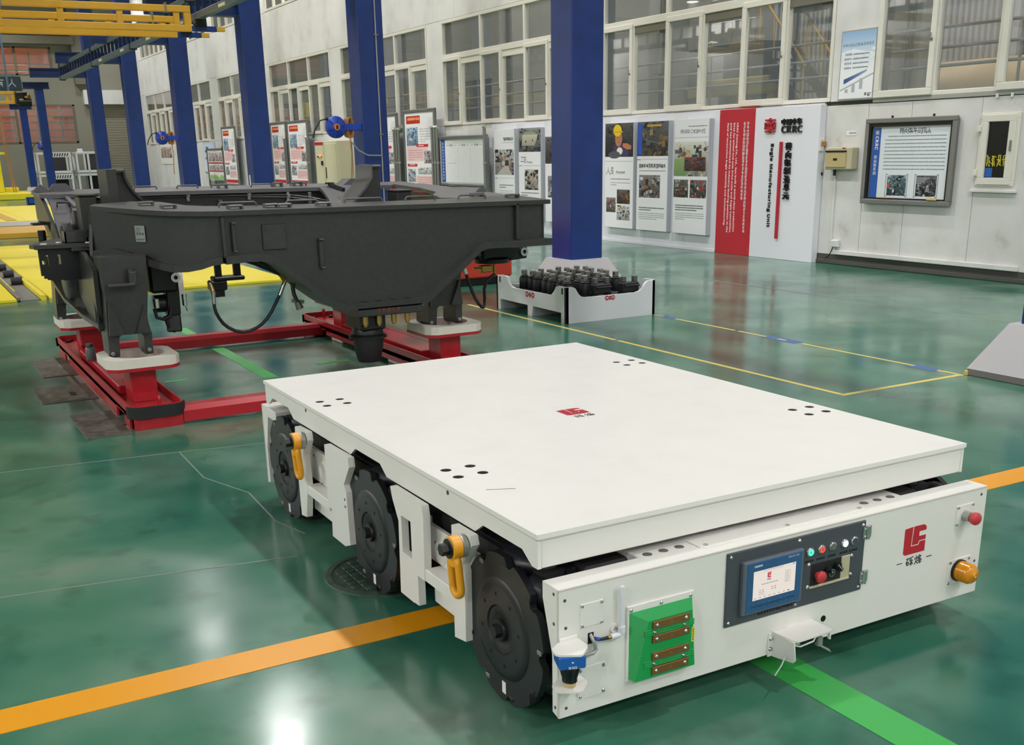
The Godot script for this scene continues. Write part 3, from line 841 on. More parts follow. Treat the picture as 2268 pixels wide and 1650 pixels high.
func columns() -> void:
	var zs := [-4.67, -11.03, -17.25, -23.5, -29.8, -36.1, -42.5]
	var lab := ["blue steel column at the right edge, its pale sloped foot beside the yellow taped line", "nearest full height blue steel column, standing behind the white parts pallet",
		"blue steel column carrying the larger hose reel and a thin conduit", "blue steel column between the two groups of poster stands", "blue steel column carrying the smaller hose reel",
		"slimmer looking blue steel column just right of the far white racks", "blue steel column in front of the right end of the white racks"]
	for i in zs.size():
		var z: float = zs[i]
		var c := thing("steel_column", lab[i], "column", V(7.156, 0, z), "blue columns in a row")
		var h := 0.22
		obj("column_shaft", S().box(V(7.156 - h, 0.3, z - h), V(7.156 + h, 10.6, z + h), 0.012), "column_blue", c)
		var o := 0.446
		var t := 0.27
		var s := S()
		var lip := S().box(V(7.156 - o, 0, z - o), V(7.156 + o, 0.05, z + o), 0.006)
		for k in 4:
			var q := Basis(Vector3.UP, k * PI / 2)
			var a := q * V(-o, 0.05, o); var b := q * V(o, 0.05, o); var d := q * V(t, 0.385, t); var e := q * V(-t, 0.385, t)
			var base := V(7.156, 0, z)
			s.quad(base + a, base + b, base + d, base + e, q * V(0, 0.46, 0.88))
		s.quad(V(7.156 - t, 0.385, z - t), V(7.156 + t, 0.385, z - t), V(7.156 + t, 0.385, z + t), V(7.156 - t, 0.385, z + t), Vector3.UP)
		obj("base_skirt", s, "skirt_lilac", c)
		obj("skirt_lip", lip, "skirt_lip", c)
		if i > 0: obj("bracket_arm", S().box(V(5.1, 4.33, z - 0.12), V(7.0, 4.36, z + 0.12)).box(V(5.1, 4.60, z - 0.12), V(7.0, 4.63, z + 0.12)).box(V(5.1, 4.34, z - 0.02), V(7.0, 4.62, z + 0.02)).box(V(5.1, 4.33, z - 0.12), V(5.12, 4.63, z + 0.12)), "blue_dark", c)
		if i == 0: obj("yellow_corner", S().box(V(6.70, 0, -5.13), V(6.73, 0.035, -5.10), 0.004), "tape_yellow", c)
		if i == 2:
			obj("conduit", S().tube([V(7.24, 0.4, z + 0.235), V(7.24, 6.0, z + 0.235)], 0.012, 8), "galvanised", c)
			obj("conduit_clip", S().box(V(7.2, 1.9, z + 0.22), V(7.28, 1.92, z + 0.25)).box(V(7.2, 3.4, z + 0.22), V(7.28, 3.42, z + 0.25)), "dull_steel", c)
		if i == 3: obj("white_tag", S().box(V(6.93, 0.98, z - 0.09), V(6.936, 1.22, z - 0.03), 0.002), "paper", c)
	reel("hose_reel", "larger blue hose reel with tan hose on the column right of the poster stands", V(6.5, 2.03, -17.1), 0.17, 6.93)
	reel("hose_reel", "smaller blue hose reel with tan hose on a farther column, left of the poster stands", V(6.5, 2.09, -29.6), 0.165, 6.93)
	reel("hose_reel", "smallest blue hose reel, far off at the thin blue gantry leg", V(5.2, 2.07, -43.0), 0.14, 5.5)

func reel(called: String, label: String, c: Vector3, r: float, wall: float) -> void:
	var t := thing(called, label, "hose reel", c)
	var ax := Transform3D(Basis(V(0, -1, 0), V(0, 0, 1), V(-1, 0, 0)), c)
	ax = Transform3D(Basis(V(1, 0, 0), V(0, 0, 1), V(0, -1, 0)), c)
	# a drum turned towards the aisle
	obj("reel_case", S().lathe([Vector2(0, 0.06), Vector2(r * 0.4, 0.06), Vector2(r * 0.5, 0.045), Vector2(r * 0.9, 0.04), Vector2(r, 0.02), Vector2(r, -0.02), Vector2(r * 0.9, -0.05), Vector2(0, -0.05)], ax, 28), "reel_blue", t)
	var ribs := S()
	for k in 6:
		var d := V(cos(k * TAU / 6 + 0.3), sin(k * TAU / 6 + 0.3), 0)
		ribs.bar(c + d * r * 0.4 + V(0, 0, 0.05), c + d * r * 0.92 + V(0, 0, 0.045), 0.018, 0.012)
	obj("case_rib", ribs, "reel_blue", t)
	obj("hub_ring", S().lathe([Vector2(0.0, 0.075), Vector2(r * 0.28, 0.075), Vector2(r * 0.3, 0.055)], ax, 20), "orange", t)
	obj("hub_cap", S().box(c + V(-0.018, -0.03, 0.07), c + V(0.018, 0.03, 0.082), 0.003), "ink_black", t)
	var hs := S()
	for k in 5:
		var lp := []
		for j in 25: lp.append(c + V(0.2 + k * 0.012 + r * 0.3 * cos(j * TAU / 24), r * 0.82 * sin(j * TAU / 24) * (1.0 + 0.03 * k) - 0.01, -0.06 + 0.02 * k))
		hs.tube(lp, 0.011, 6)
	obj("hose_coil", hs, "hose_tan", t)
	obj("hose_tail", S().tube([c + V(0.22, -0.12, 0.03), c + V(0.24, -0.4, 0.03), c + V(0.21, -0.85, 0.02), c + V(0.22, -0.9, 0.02)], 0.011, 6), "hose_tan", t)
	obj("air_line", S().tube([c + V(-r * 0.85, r * 0.75, 0), c + V(-r * 1.5, r * 0.6, 0), c + V(-r * 2.1, -0.05, 0), c + V(-r * 2.3, -0.16, 0)], 0.012, 6).ball(c + V(-r * 0.85, r * 0.75, 0), 0.025), "black_rubber", t)
	obj("wall_bracket", S().box(c + V(0.05, -0.05, -0.04), V(wall, c.y + 0.05, c.z + 0.04), 0.005), "reel_blue", t)
	if r > 0.166: obj("supply_pipe", S().tube([c + V(0.2, -0.2, 0.09), c + V(0.32, -0.36, 0.12), c + V(0.48, -0.44, 0.12), c + V(0.74, -0.45, 0.1)], 0.012, 6), "galvanised", t)

func truss(t: Node, z: float, x0: float, x1: float, yt: float, yb: float, hb: float, step: float) -> void:
	obj("top_chord", S().box(V(x0, yt - hb, z - 0.05), V(x1, yt, z + 0.05), 0.008), "yellow_paint", t)
	obj("bottom_chord", S().box(V(x0, yb, z - 0.05), V(x1, yb + hb, z + 0.05), 0.008), "yellow_paint", t)
	var x := x1 - 0.25
	while x > x0:
		obj("web_post", S().box(V(x - 0.05, yb + hb, z - 0.035), V(x + 0.05, yt - hb, z + 0.035), 0.004), "yellow_paint", t)
		x -= step
	obj("end_plate", S().box(V(x1 - 0.12, yb + hb, z - 0.045), V(x1, yt - hb, z + 0.045)), "yellow_paint", t)

func cranes() -> void:
	var r := thing("crane_rail", "long blue grey ladder like crane rail carried on the column arms", "crane rail", V(5.5, 4.0, -23))
	obj("top_chord", S().box(V(5.44, 4.34, -38.3), V(5.56, 4.44, -3.0), 0.008), "blue_grey", r)
	obj("bottom_chord", S().box(V(5.43, 3.98, -38.3), V(5.57, 4.09, -3.0), 0.008), "blue_grey", r)
	for k in 72: obj("rung", S().box(V(5.47, 4.08, -38.2 + k * 0.49), V(5.53, 4.35, -38.14 + k * 0.49)), "blue_dark", r)
	for z in [-38.0, -32.2, -27.0, -21.6]: obj("clamp", S().box(V(5.42, 3.96, z), V(5.58, 4.1, z + 0.08)).box(V(5.42, 4.32, z), V(5.58, 4.46, z + 0.08)), "black_metal", r)
	for k in 5: obj("pale_sticker", S().box(V(5.425, 4.0, -31.0 + k * 2.9), V(5.43, 4.05, -30.6 + k * 2.9)), "paper", r)
	var lab := ["yellow twin crane girder, the nearer one hung below the blue rail", "yellow twin crane girder, the farther one hung below the blue rail"]
	for i in 2:
		var z: float = [-21.0, -22.1][i]
		var g := thing("crane_girder", lab[i], "crane girder", V(2.0, 4.0, z), "yellow crane girders")
		truss(g, z, -6.0, 5.35, 4.2 - i * 0.06, 3.77, 0.11, 0.98)
		obj("trolley_block", S().box(V(5.35, 3.78, z - 0.045), V(5.8, 3.87, z + 0.045), 0.006), "blue_paint", g)
		obj("trolley_wheels", S().box(V(5.42, 3.85, z - 0.07), V(5.62, 4.0, z + 0.07), 0.01).cyl(V(5.45, 3.9, z - 0.09), V(5.45, 3.9, z + 0.09), 0.05, 12), "black_metal", g)
		obj("end_stop", S().box(V(5.8, 3.785, z - 0.035), V(5.95, 3.865, z + 0.035), 0.004), "yellow_paint", g)
		for x in [-1.5, 2.2, 4.9]: obj("joint_strap", S().box(V(x, 4.08, z - 0.065), V(x + 0.03, 4.24, z + 0.065)), "dull_steel", g)
	var u := thing("crane_girder", "yellow crane girder crossing the very top left of the view", "crane girder", V(2.0, 4.4, -20.0), "yellow crane girders")
	obj("girder_body", S().box(V(-6, 4.34, -19.55), V(3.6, 4.52, -19.45), 0.01), "yellow_paint", u)
	obj("girder_brace", S().bar(V(3.9, 4.3, -19.5), V(4.5, 4.7, -19.0), 0.08, 0.08), "yellow_paint", u)
	obj("girder_hanger", S().box(V(-5.9, 4.5, -19.53), V(-5.8, 10.59, -19.47)).box(V(3.4, 4.5, -19.53), V(3.5, 10.59, -19.47)).bar(V(4.5, 4.7, -19.0), V(4.5, 10.59, -19.0), 0.06, 0.06), "blue_grey", u)
	# the far gantry with its T shaped legs
	for q in [[5.37, -43.0, 4.2, "thin blue T headed gantry leg in front of the white racks"], [5.7, -51.5, 3.85, "farthest dark blue gantry leg on a pale sloped foot"]]:
		var t := thing("gantry_leg", q[3], "gantry leg", V(q[0], 0, q[1]))
		obj("leg_post", S().box(V(q[0] - 0.14, 0, q[1] - 0.14), V(q[0] + 0.14, q[2] - 0.22, q[1] + 0.14), 0.01), "column_blue", t)
		obj("head_beam", S().box(V(q[0] - 0.5, q[2] - 0.22, q[1] - 0.16), V(q[0] + 0.35, q[2] - 0.19, q[1] + 0.16)).box(V(q[0] - 0.5, q[2] - 0.03, q[1] - 0.16), V(q[0] + 0.35, q[2], q[1] + 0.16)).box(V(q[0] - 0.5, q[2] - 0.2, q[1] - 0.03), V(q[0] + 0.35, q[2] - 0.02, q[1] + 0.03)), "blue_dark", t)
		obj("leg_foot", S().cone(V(q[0], 0, q[1]), V(q[0], 0.5, q[1]), 0.42, 0.26, 4), "skirt_lilac", t)
	var f := thing("crane_girder", "short yellow girder end of the far crane at the left edge", "crane girder", V(3, 3.7, -43.4), "yellow crane girders")
	truss(f, -43.4, -4.0, 4.6, 3.92, 3.5, 0.1, 0.75)
	obj("hoist_motor", S().box(V(4.6, 3.5, -43.6), V(5.0, 3.9, -43.2), 0.03).cyl(V(4.7, 3.55, -43.2), V(5.1, 3.55, -43.2), 0.14, 14), "black_metal", f)
	obj("hoist_brake", S().cyl(V(4.95, 3.72, -43.2), V(5.05, 3.72, -43.1), 0.08, 12), "brass", f)
	obj("suspension_rod", S().box(V(-3.9, 3.9, -43.43), V(-3.84, 10.6, -43.37)).box(V(4.4, 3.9, -43.43), V(4.46, 10.6, -43.37)), "blue_grey", f)

func far_things() -> void:
	# yellow decking on the floor
	var d := thing("floor_deck", "near yellow floor decking with a sunken roller track, behind the dark frame", "decking", V(0, 0, -19))
	for k in 5: obj("deck_plate", S().box(V(-7.9 + k * 1.82, 0, -23.4), V(-7.9 + (k + 1) * 1.82 - 0.006, 0.035, -14.25), 0.004), "yellow_floor", d)
	for k in 3: obj("deck_plate", S().box(V(1.56 + k * 1.02, 0, -23.4 + k * 0.02), V(1.56 + (k + 1) * 1.02 - 0.006, 0.035, -14.25), 0.004), "yellow_floor", d)
	obj("track_channel", S().box(V(1.205, 0, -23.4), V(1.555, 0.012, -14.3)).box(V(1.21, 0, -23.4), V(1.24, 0.05, -14.3)), "dull_steel", d)
	obj("track_edge", S().box(V(1.47, 0, -16.6), V(1.53, 0.06, -14.27)).box(V(1.22, 0, -23.4), V(1.26, 0.045, -15.1)), "yellow_floor", d)
	for k in 5: obj("track_roller", S().cyl(V(1.32, 0.06, -16.2 - k * 1.1), V(1.46, 0.06, -16.2 - k * 1.1), 0.055, 12), "black_rubber", d)
	var e := thing("floor_deck", "farther raised yellow floor decking beyond the strip of green floor", "decking", V(0, 0, -33))
	obj("deck_riser", S().box(V(-7.9, 0, -28.6), V(5.2, 0.12, -26.1), 0.01), "yellow_paint", e)
	obj("deck_kerb", S().box(V(-7.9, 0.0, -30.3), V(5.2, 0.15, -28.6), 0.01), "galvanised", e)
	for k in 6: obj("deck_plate", S().box(V(-7.9 + k * 2.2, 0, -40.2), V(-7.9 + (k + 1) * 2.2 - 0.01, 0.16, -30.3), 0.006), "yellow_floor", e)
	obj("track_slot", S().box(V(2.6, 0.155, -38.0), V(2.85, 0.175, -30.5)), "yellow_paint", e)
	for k in 4: obj("track_roller", S().box(V(2.45, 0.155, -37.0 + k * 1.5), V(2.6, 0.26, -36.8 + k * 1.5), 0.02), "black_rubber", e)
	var y := thing("machine_post", "bright yellow machine post on a broad yellow base at the left edge", "machine", V(4.5, 0, -52.5))
	obj("base_plate", S().box(V(1.5, 0, -54.5), V(6.1, 0.28, -51.0), 0.03), "yellow_bright", y)
	obj("base_step", S().box(V(4.75, 0.28, -54.3), V(5.3, 0.45, -53.6), 0.02), "yellow_bright", y)
	obj("post", S().box(V(4.2, 0.28, -53.4), V(4.62, 3.95, -52.6), 0.02), "yellow_bright", y)
	obj("post_arm", S().box(V(4.3, 3.3, -52.9), V(4.78, 3.55, -52.5), 0.01).box(V(4.6, 1.85, -52.7), V(4.85, 1.95, -52.5)), "yellow_bright", y)
	var wz := S()
	for k in 3: raised(wz, "智能工"[k], V(4.32, 1.9 - k * 0.32, -52.58), V(0.2, 0, 0), V(0, -0.2, 0), 0.03, V(0, 0, 0.01))
	obj("post_lettering", wz, "ink_black", y)
	for k in 2: obj("feed_pole", S().cyl(V(4.95 + k * 0.12, 0.28, -52.3 - k * 0.3), V(4.75 + k * 0.12, 3.9, -52.3 - k * 0.3), 0.025, 6), "hose_tan", y)
	for q in [[5.0, -45.6, "blue plastic crate on the floor left of the dark frame", "blue_crate"], [5.62, -45.6, "second blue plastic crate beside the first, nearer the dark frame", "blue_crate"]]:
		var c := thing("plastic_crate", q[2], "crate", V(q[0], 0, q[1]), "blue crates on the floor")
		obj("crate_body", S().box(V(q[0] - 0.28, 0, q[1] - 0.25), V(q[0] + 0.28, 0.03, q[1] + 0.25)).box(V(q[0] - 0.28, 0, q[1] - 0.25), V(q[0] - 0.25, 0.26, q[1] + 0.25)).box(V(q[0] + 0.25, 0, q[1] - 0.25), V(q[0] + 0.28, 0.26, q[1] + 0.25)).box(V(q[0] - 0.28, 0, q[1] + 0.22), V(q[0] + 0.28, 0.26, q[1] + 0.25)).box(V(q[0] - 0.28, 0, q[1] - 0.25), V(q[0] + 0.28, 0.26, q[1] - 0.22)), q[3], c)
		obj("crate_rim", S().box(V(q[0] - 0.3, 0.24, q[1] + 0.24), V(q[0] + 0.3, 0.27, q[1] + 0.27)), q[3], c)
	# white stacking racks in front of the end wall
	var labs := ["lower white stacking rack with slanted slots, left stack by the thin gantry leg", "upper white stacking rack with slanted slots, left stack by the thin gantry leg",
		"lower plain white stacking rack, right stack before the rolling door", "upper plain white stacking rack with lifting ears, right stack before the rolling door"]
	for i in 4:
		var x: float = 6.35 if i < 2 else 8.05
		var b: float = (i % 2) * 0.97
		var r := thing("stacking_rack", labs[i], "rack", V(x, b, -55), "white stacking racks")
		var z := -55.0
		for px in [x, x + 0.5, x + 1.4]:
			for pz in [z, z - 1.1]: obj("rack_post", S().box(V(px, b, pz), V(px + 0.09, b + 0.92, pz + 0.09), 0.01), "cold_white", r)
		for yy in [b + 0.02, b + 0.84]:
			obj("rack_rail", S().box(V(x, yy, z - 0.01), V(x + 1.49, yy + 0.1, z + 0.09), 0.01).box(V(x, yy, z - 1.1), V(x + 1.49, yy + 0.1, z - 1.01)).box(V(x, yy, z - 1.1), V(x + 0.08, yy + 0.1, z)).box(V(x + 1.41, yy, z - 1.1), V(x + 1.49, yy + 0.1, z)), "cold_white", r)
		obj("rack_deck", S().box(V(x + 0.05, b + 0.1, z - 1.05), V(x + 1.44, b + 0.13, z - 0.02)), "hall_dark", r)
		obj("rack_back", S().box(V(x + 0.55, b + 0.13, z - 1.08), V(x + 1.4, b + 0.84, z - 1.04)), "hall_dark", r)
		if i < 2:
			obj("slot_panel", S().box(V(x + 0.45, b + 0.72, z + 0.09), V(x + 1.49, b + 0.95, z + 0.1)), "cold_white", r)
			for k in 8: obj("slot", S().bar(V(x + 0.55 + k * 0.11, b + 0.76, z + 0.103), V(x + 0.61 + k * 0.11, b + 0.9, z + 0.103), 0.045, 0.006, 0, V(0, 0, 1)), "ink_black", r)
		elif i == 3:
			for k in 2: obj("lifting_ear", S().box(V(x + 0.1 + k * 1.05, b + 0.92, z), V(x + 0.35 + k * 1.05, b + 1.07, z + 0.05), 0.02), "cold_white", r)
	var g := thing("hall_sign", "dark teal hall sign with pale characters on the far end wall", "sign", V(4.5, 5.0, ENDZ + 0.05))
	obj("sign_panel", S().box(V(2.4, 4.75, ENDZ + 0.02), V(6.5, 5.34, ENDZ + 0.1), 0.01), "sign_teal", g)
	var gs := S()
	for k in 2: raised(gs, "育人"[k], V(5.45 + k * 0.5, 5.2, ENDZ + 0.1), V(0.3, 0, 0), V(0, -0.3, 0), 0.035, V(0, 0, 0.012))
	obj("sign_characters", gs, "board_grey", g)
	var fl := thing("beacon", "small red beacon glowing beside the far rolling door", "lamp", V(9.85, 2.0, ENDZ + 0.4))
	obj("beacon_lens", S().ball(V(10.0, 2.0, ENDZ + 0.5), 0.06), "glow_red", fl)
	obj("beacon_pole", S().cyl(V(10.0, 0, ENDZ + 0.5), V(10.0, 1.96, ENDZ + 0.5), 0.03, 8), "hall_dark", fl)
	# red cart beyond the frame's right end
	var c := thing("red_cart", "red steel cart with a black base, half hidden behind the frame's right end", "cart", V(6.0, 0, -12.6))
	obj("cart_base", S().box(V(5.35, 0, -13.9), V(6.85, 0.09, -12.2), 0.01), "black_metal", c)
	obj("cart_body", S().box(V(5.3, 0.09, -13.95), V(6.9, 0.60, -12.15), 0.02), "red_cart", c)
	obj("cart_lip", S().box(V(5.28, 0.60, -13.97), V(6.92, 0.64, -12.13), 0.01), "red_cart", c)

func red_poster(sd: int, w := 96, h := 176) -> Image:
	var r := RandomNumberGenerator.new()
	r.seed = sd
	var im := sheet(w, h, Color("f2f0f0"))
	var red := Color("c4202c")
	for j in h: if j > h * 0.05 and j < h * 0.3: im.fill_rect(Rect2i(int(w * 0.9 - j * 0.35), j, int(w * 0.1 + j * 0.35), 1), Color("e2e2e6"))
	im.fill_rect(Rect2i(int(w * 0.06), 4, int(w * 0.5), int(h * 0.1)), red)
	for k in 7: ink(im, char(0x4e00 + k * 7 + sd), w * 0.1 + k * 6, 8, 6, Color("f0d070"), 0.22)
	photo(im, int(w * 0.05), int(h * 0.17), int(w * 0.42), int(h * 0.23), Color("8fb4d4"), ["3f6fa8", "b8cfe2", "e8eef4", "5a7896"], sd + 1, 60)
	lines(im, int(w * 0.54), int(h * 0.19), int(w * 0.38), 6, 5.5, Color("9a9aa2"), r, 1)
	im.fill_rect(Rect2i(int(w * 0.05), int(h * 0.4), int(w * 0.74), int(h * 0.19)), Color("efc9c8"))
	im.fill_rect(Rect2i(int(w * 0.4), int(h * 0.38), int(w * 0.42), int(h * 0.035)), red)
	im.fill_rect(Rect2i(int(w * 0.46), int(h * 0.388), int(w * 0.2), 2), Color("f6e8e8"))
	lines(im, int(w * 0.1), int(h * 0.45), int(w * 0.5), 5, 5.0, Color("c08888"), r, 1)
	photo(im, int(w * 0.66), int(h * 0.46), int(w * 0.28), int(h * 0.16), Color("d0d0d0"), ["404048", "909098", "f0f0f0", "8a2830"], sd + 2, 60)
	im.fill_rect(Rect2i(int(w * 0.05), int(h * 0.62), int(w * 0.36), int(h * 0.035)), red)
	im.fill_rect(Rect2i(int(w * 0.12), int(h * 0.628), int(w * 0.2), 2), Color("f6e8e8"))
	photo(im, int(w * 0.05), int(h * 0.69), int(w * 0.3), int(h * 0.17), Color("c8ccd8"), ["5a5a70", "8080a0", "e4e4ec", "303040"], sd + 3, 60)
	photo(im, int(w * 0.42), int(h * 0.67), int(w * 0.5), int(h * 0.09), Color("e0e0e2"), ["b0b0b8", "909098", "f4f4f4"], sd + 4, 30)
	im.fill_rect(Rect2i(int(w * 0.36), int(h * 0.77), int(w * 0.6), int(h * 0.14)), Color("efc9c8"))
	lines(im, int(w * 0.4), int(h * 0.79), int(w * 0.5), 4, 5.0, Color("b88484"), r, 1)
	im.fill_rect(Rect2i(0, int(h * 0.94), w, int(h * 0.06)), red)
	return im

func poster_stand(label: String, z0: float, z1: float, y0: float, y1: float, m: String) -> void:
	var t := thing("poster_stand", label, "poster stand", V(11.3, 0, (z0 + z1) / 2), "poster stands along the wall")
	obj("poster_panel", S().box(V(11.295, y0, z0), V(11.315, y1, z1)), "board_grey", t)
	obj("poster_print", face_x(11.292, z0 + 0.03, z1 - 0.03, y0 + 0.03, y1 - 0.03), m, t)
	var s := S()
	s.box(V(11.28, y1, z0 - 0.04), V(11.34, y1 + 0.07, z1 + 0.04), 0.01).box(V(11.28, y0 - 0.05, z0 - 0.04), V(11.34, y0, z1 + 0.04), 0.01)
	obj("top_rail", s, "dull_steel", t)
	for z in [z0 - 0.05, z1 + 0.05]: obj("upright", S().box(V(11.28, 0, z - 0.035), V(11.34, y1 + 0.07, z + 0.035), 0.008), "dull_steel", t)
	obj("stand_foot", S().box(V(11.1, 0, z0 - 0.08), V(11.5, 0.03, z0)).box(V(11.1, 0, z1), V(11.5, 0.03, z1 + 0.08)), "dull_steel", t)

func chrome_post(z: float, h: float, label: String, n: int, x := 11.2) -> void:
	for k in n:
		var t := thing("barrier_post", label + (", %s of the cluster" % ["back one", "middle one", "front one"][k] if n > 1 else ""), "post", V(x, 0, z + k * 0.13), "steel barrier posts beside the posters")
		obj("post_tube", S().cyl(V(x, 0.02, z + k * 0.13), V(x, h - 0.05, z + k * 0.13), 0.036, 12), "dull_steel", t)
		obj("post_ball", S().ball(V(x, h - 0.02, z + k * 0.13), 0.05), "chrome", t)
		obj("post_foot", S().cyl(V(x, 0, z + k * 0.13), V(x, 0.02, z + k * 0.13), 0.06, 14), "dull_steel", t)
		obj("post_collar", S().cyl(V(x, 1.35, z + k * 0.13), V(x, 1.39, z + k * 0.13), 0.042, 12), "chrome", t)

func display(n: String, label: String, z0: float, im: Image) -> Node3D:
	var t := thing("display_board", label, "display board", V(11.4, 0.26, z0 + 0.43), "white display boards in a row")
	printed("print_" + n, im, 0.35)
	obj("board_box", S().box(V(11.355, 0.26, z0), V(11.449, 2.03, z0 + 0.86), 0.004), "board_grey", t)
	obj("board_print", face_x(11.353, z0 + 0.004, z0 + 0.856, 0.264, 2.026), "print_" + n, t)
	return t

func boards() -> void:
	rng.seed = 11
	for i in 4: printed("red_poster_%d" % i, red_poster(40 + i * 9))
	poster_stand("tall red and white poster stand left of the white planning board", -25.06, -23.45, 0.62, 2.5, "red_poster_0")
	poster_stand("red and white poster stand partly hidden by the column with the larger hose reel", -27.1, -25.6, 0.62, 2.47, "red_poster_1")
	poster_stand("left one of the two red posters standing together left of the cream cabinets", -35.55, -34.15, 0.7, 2.53, "red_poster_2")
	poster_stand("right one of the two red posters standing together left of the cream cabinets", -33.85, -32.15, 0.7, 2.52, "red_poster_3")
	poster_stand("farthest tall red poster stand, between two distant blue columns", -41.45, -39.85, 0.62, 2.55, "red_poster_1")
	var im := sheet(96, 64, Color("f0eeec"))
	for k in 4: photo(im, 3 + k * 23, 4, 21, 20, Color("d8c0c0"), ["a03040", "e0d0d0", "404050"], 60 + k, 24)
	im.fill_rect(Rect2i(0, 26, 96, 3), Color("b82030"))
	for k in 4: photo(im, 3 + k * 23, 31, 21, 12, Color("d8d0d0"), ["803040", "e0d0d0", "404050"], 70 + k, 18)
	im.fill_rect(Rect2i(0, 44, 96, 3), Color("b82030"))
	for k in 40: disc(im, rng.randf() * 96, 58 + rng.randf() * 5, 5, 4 + rng.randf() * 3, Color("7fb45a").lightened(rng.randf() * 0.4))
	printed("photo_poster", im)
	var low := thing("notice_board", "low photo notice board with red bands and green grass, among far posters", "notice board", V(11.3, 0, -42.7))
	obj("board_panel", S().box(V(11.295, 0.72, -43.8), V(11.32, 1.83, -41.65)), "board_grey", low)
	obj("board_print", face_x(11.292, -43.75, -41.7, 0.75, 1.8), "photo_poster", low)
	obj("board_frame", S().box(V(11.27, 0, -43.9), V(11.34, 1.95, -43.8)).box(V(11.27, 0, -41.65), V(11.34, 1.95, -41.55)).box(V(11.27, 1.83, -43.9), V(11.34, 1.88, -41.55)), "dull_steel", low)
	for k in 9: obj("fence_bar", S().box(V(11.3, 0.05, -43.6 + k * 0.22), V(11.33, 0.7, -43.55 + k * 0.22)), "dull_steel", low)
	im = sheet(64, 48, Color("d4dae8"))
	for j in 48: im.fill_rect(Rect2i(0, j, 64, 1), Color("c4d4ea").lerp(Color("e6e8f0"), j / 48.0))
	lines(im, 8, 12, 40, 1, 4, Color("303848"), rng, 3)
	lines(im, 8, 24, 34, 1, 4, Color("303848"), rng, 3)
	printed("pale_poster", im)
	var pp := thing("wall_poster", "pale blue notice poster on the wall beyond the farther reel column", "poster", V(11.5, 1.5, -44.4))
	obj("poster_panel", S().box(V(11.52, 0.98, -45.3), V(11.545, 2.13, -43.5), 0.004), "board_grey", pp)
	obj("poster_print", face_x(11.517, -45.26, -43.54, 1.02, 2.09), "pale_poster", pp)
	obj("poster_sheet", S().box(V(11.525, 0.3, -44.9), V(11.54, 0.93, -43.9)), "paper", pp)
	im = sheet(64, 32, Color("e8e4dc"))
	for k in 4: photo(im, 2 + k * 15, 3, 14, 20, Color("c8b0a8"), ["904040", "e0d0c0", "504848"], 90 + k, 20)
	printed("calendar_print", im)
	var cal := thing("wall_chart", "small picture chart fixed low on the wall under a far window", "wall chart", V(11.5, 1.7, -51.9))
	obj("chart_panel", S().box(V(11.53, 1.3, -53.1), V(11.55, 2.15, -50.7)), "paper", cal)
	obj("chart_print", face_x(11.527, -53.05, -50.75, 1.35, 2.1), "calendar_print", cal)
	# cream cabinets
	var cb := thing("electric_cabinet", "left cream electric cabinet with an orange lit switch and red label", "cabinet", V(11.3, 0, -30.6), "cream electric cabinets")
	obj("cabinet_body", S().box(V(11.1, 0, -30.97), V(11.54, 1.95, -30.24), 0.01), "cream_cabinet", cb)
	obj("door", S().box(V(11.085, 0.1, -30.93), V(11.1, 1.82, -30.28), 0.004), "cream_cabinet", cb)
	obj("red_label", S().box(V(11.08, 1.86, -30.95), V(11.1, 1.93, -30.3)), "red_sign", cb)
	obj("switch", S().box(V(11.06, 1.52, -30.75), V(11.085, 1.55, -30.4)).box(V(11.05, 1.3, -30.42), V(11.085, 1.42, -30.32), 0.005), "ink_black", cb)
	obj("switch_lamp", S().ball(V(11.07, 1.55, -30.48), 0.045), "glow_orange", cb)
	var c2 := thing("electric_cabinet", "right cream electric cabinet with plain doors beside the hose reel column", "cabinet", V(11.3, 0, -29.7), "cream electric cabinets")
	obj("cabinet_body", S().box(V(11.1, 0, -30.2), V(11.54, 1.95, -29.2), 0.01), "cream_cabinet", c2)
	obj("door", S().box(V(11.085, 0.1, -30.16), V(11.1, 1.88, -29.25), 0.004), "cream_cabinet", c2)
	obj("handle", S().box(V(11.07, 0.95, -30.12), V(11.085, 1.25, -30.08)), "ink_black", c2)
	chrome_post(-25.5, 2.17, "ball topped steel barrier post left of the tall red poster", 3)
	chrome_post(-23.35, 2.16, "ball topped steel barrier post right of the tall red poster", 3)
	chrome_post(-20.82, 2.12, "steel barrier post with a bright ball top, right of the white planning board", 1)
	chrome_post(-31.95, 2.1, "steel barrier post with a bright ball top, left of the cream cabinets", 1)
	chrome_post(-34.02, 2.1, "steel barrier post with a bright ball top, between the two paired red posters", 1)
	# white planning board
	im = sheet(192, 160, Color("e9e9ea"))
	for k in 3:
		for e in 2: ink(im, char(0x5200 + k * 3 + e), 24 + k * 62 + e * 9, 18, 7, Color("50545a"), 0.16)
		im.fill_rect(Rect2i(6 + k * 62, 21, 14, 1), Color("70747a")); im.fill_rect(Rect2i(44 + k * 62, 21, 14, 1), Color("70747a"))
		if k: im.fill_rect(Rect2i(k * 62 + 2, 32, 1, 110), Color("c9c9cc"))
	im.fill_rect(Rect2i(12, 88, 42, 1), Color("8a8c90")); im.fill_rect(Rect2i(53, 70, 1, 18), Color("b4b6ba"))
	for k in 26:
		var a := Vector2(rng.randf() * 180, 40 + rng.randf() * 110)
		for j in 16: im.set_pixel(clampi(int(a.x + j), 0, 191), clampi(int(a.y + j * (rng.randf() - 0.5) * 1.6), 0, 159), Color("d6d6d9"))
	printed("plan_print", im)
	var wb := thing("planning_board", "steel framed white planning board with a blue lettered margin", "board", V(11.25, 0, -22))
	obj("board_panel", S().box(V(11.26, 0.93, -23.05), V(11.3, 1.9, -20.93)), "board_grey", wb)
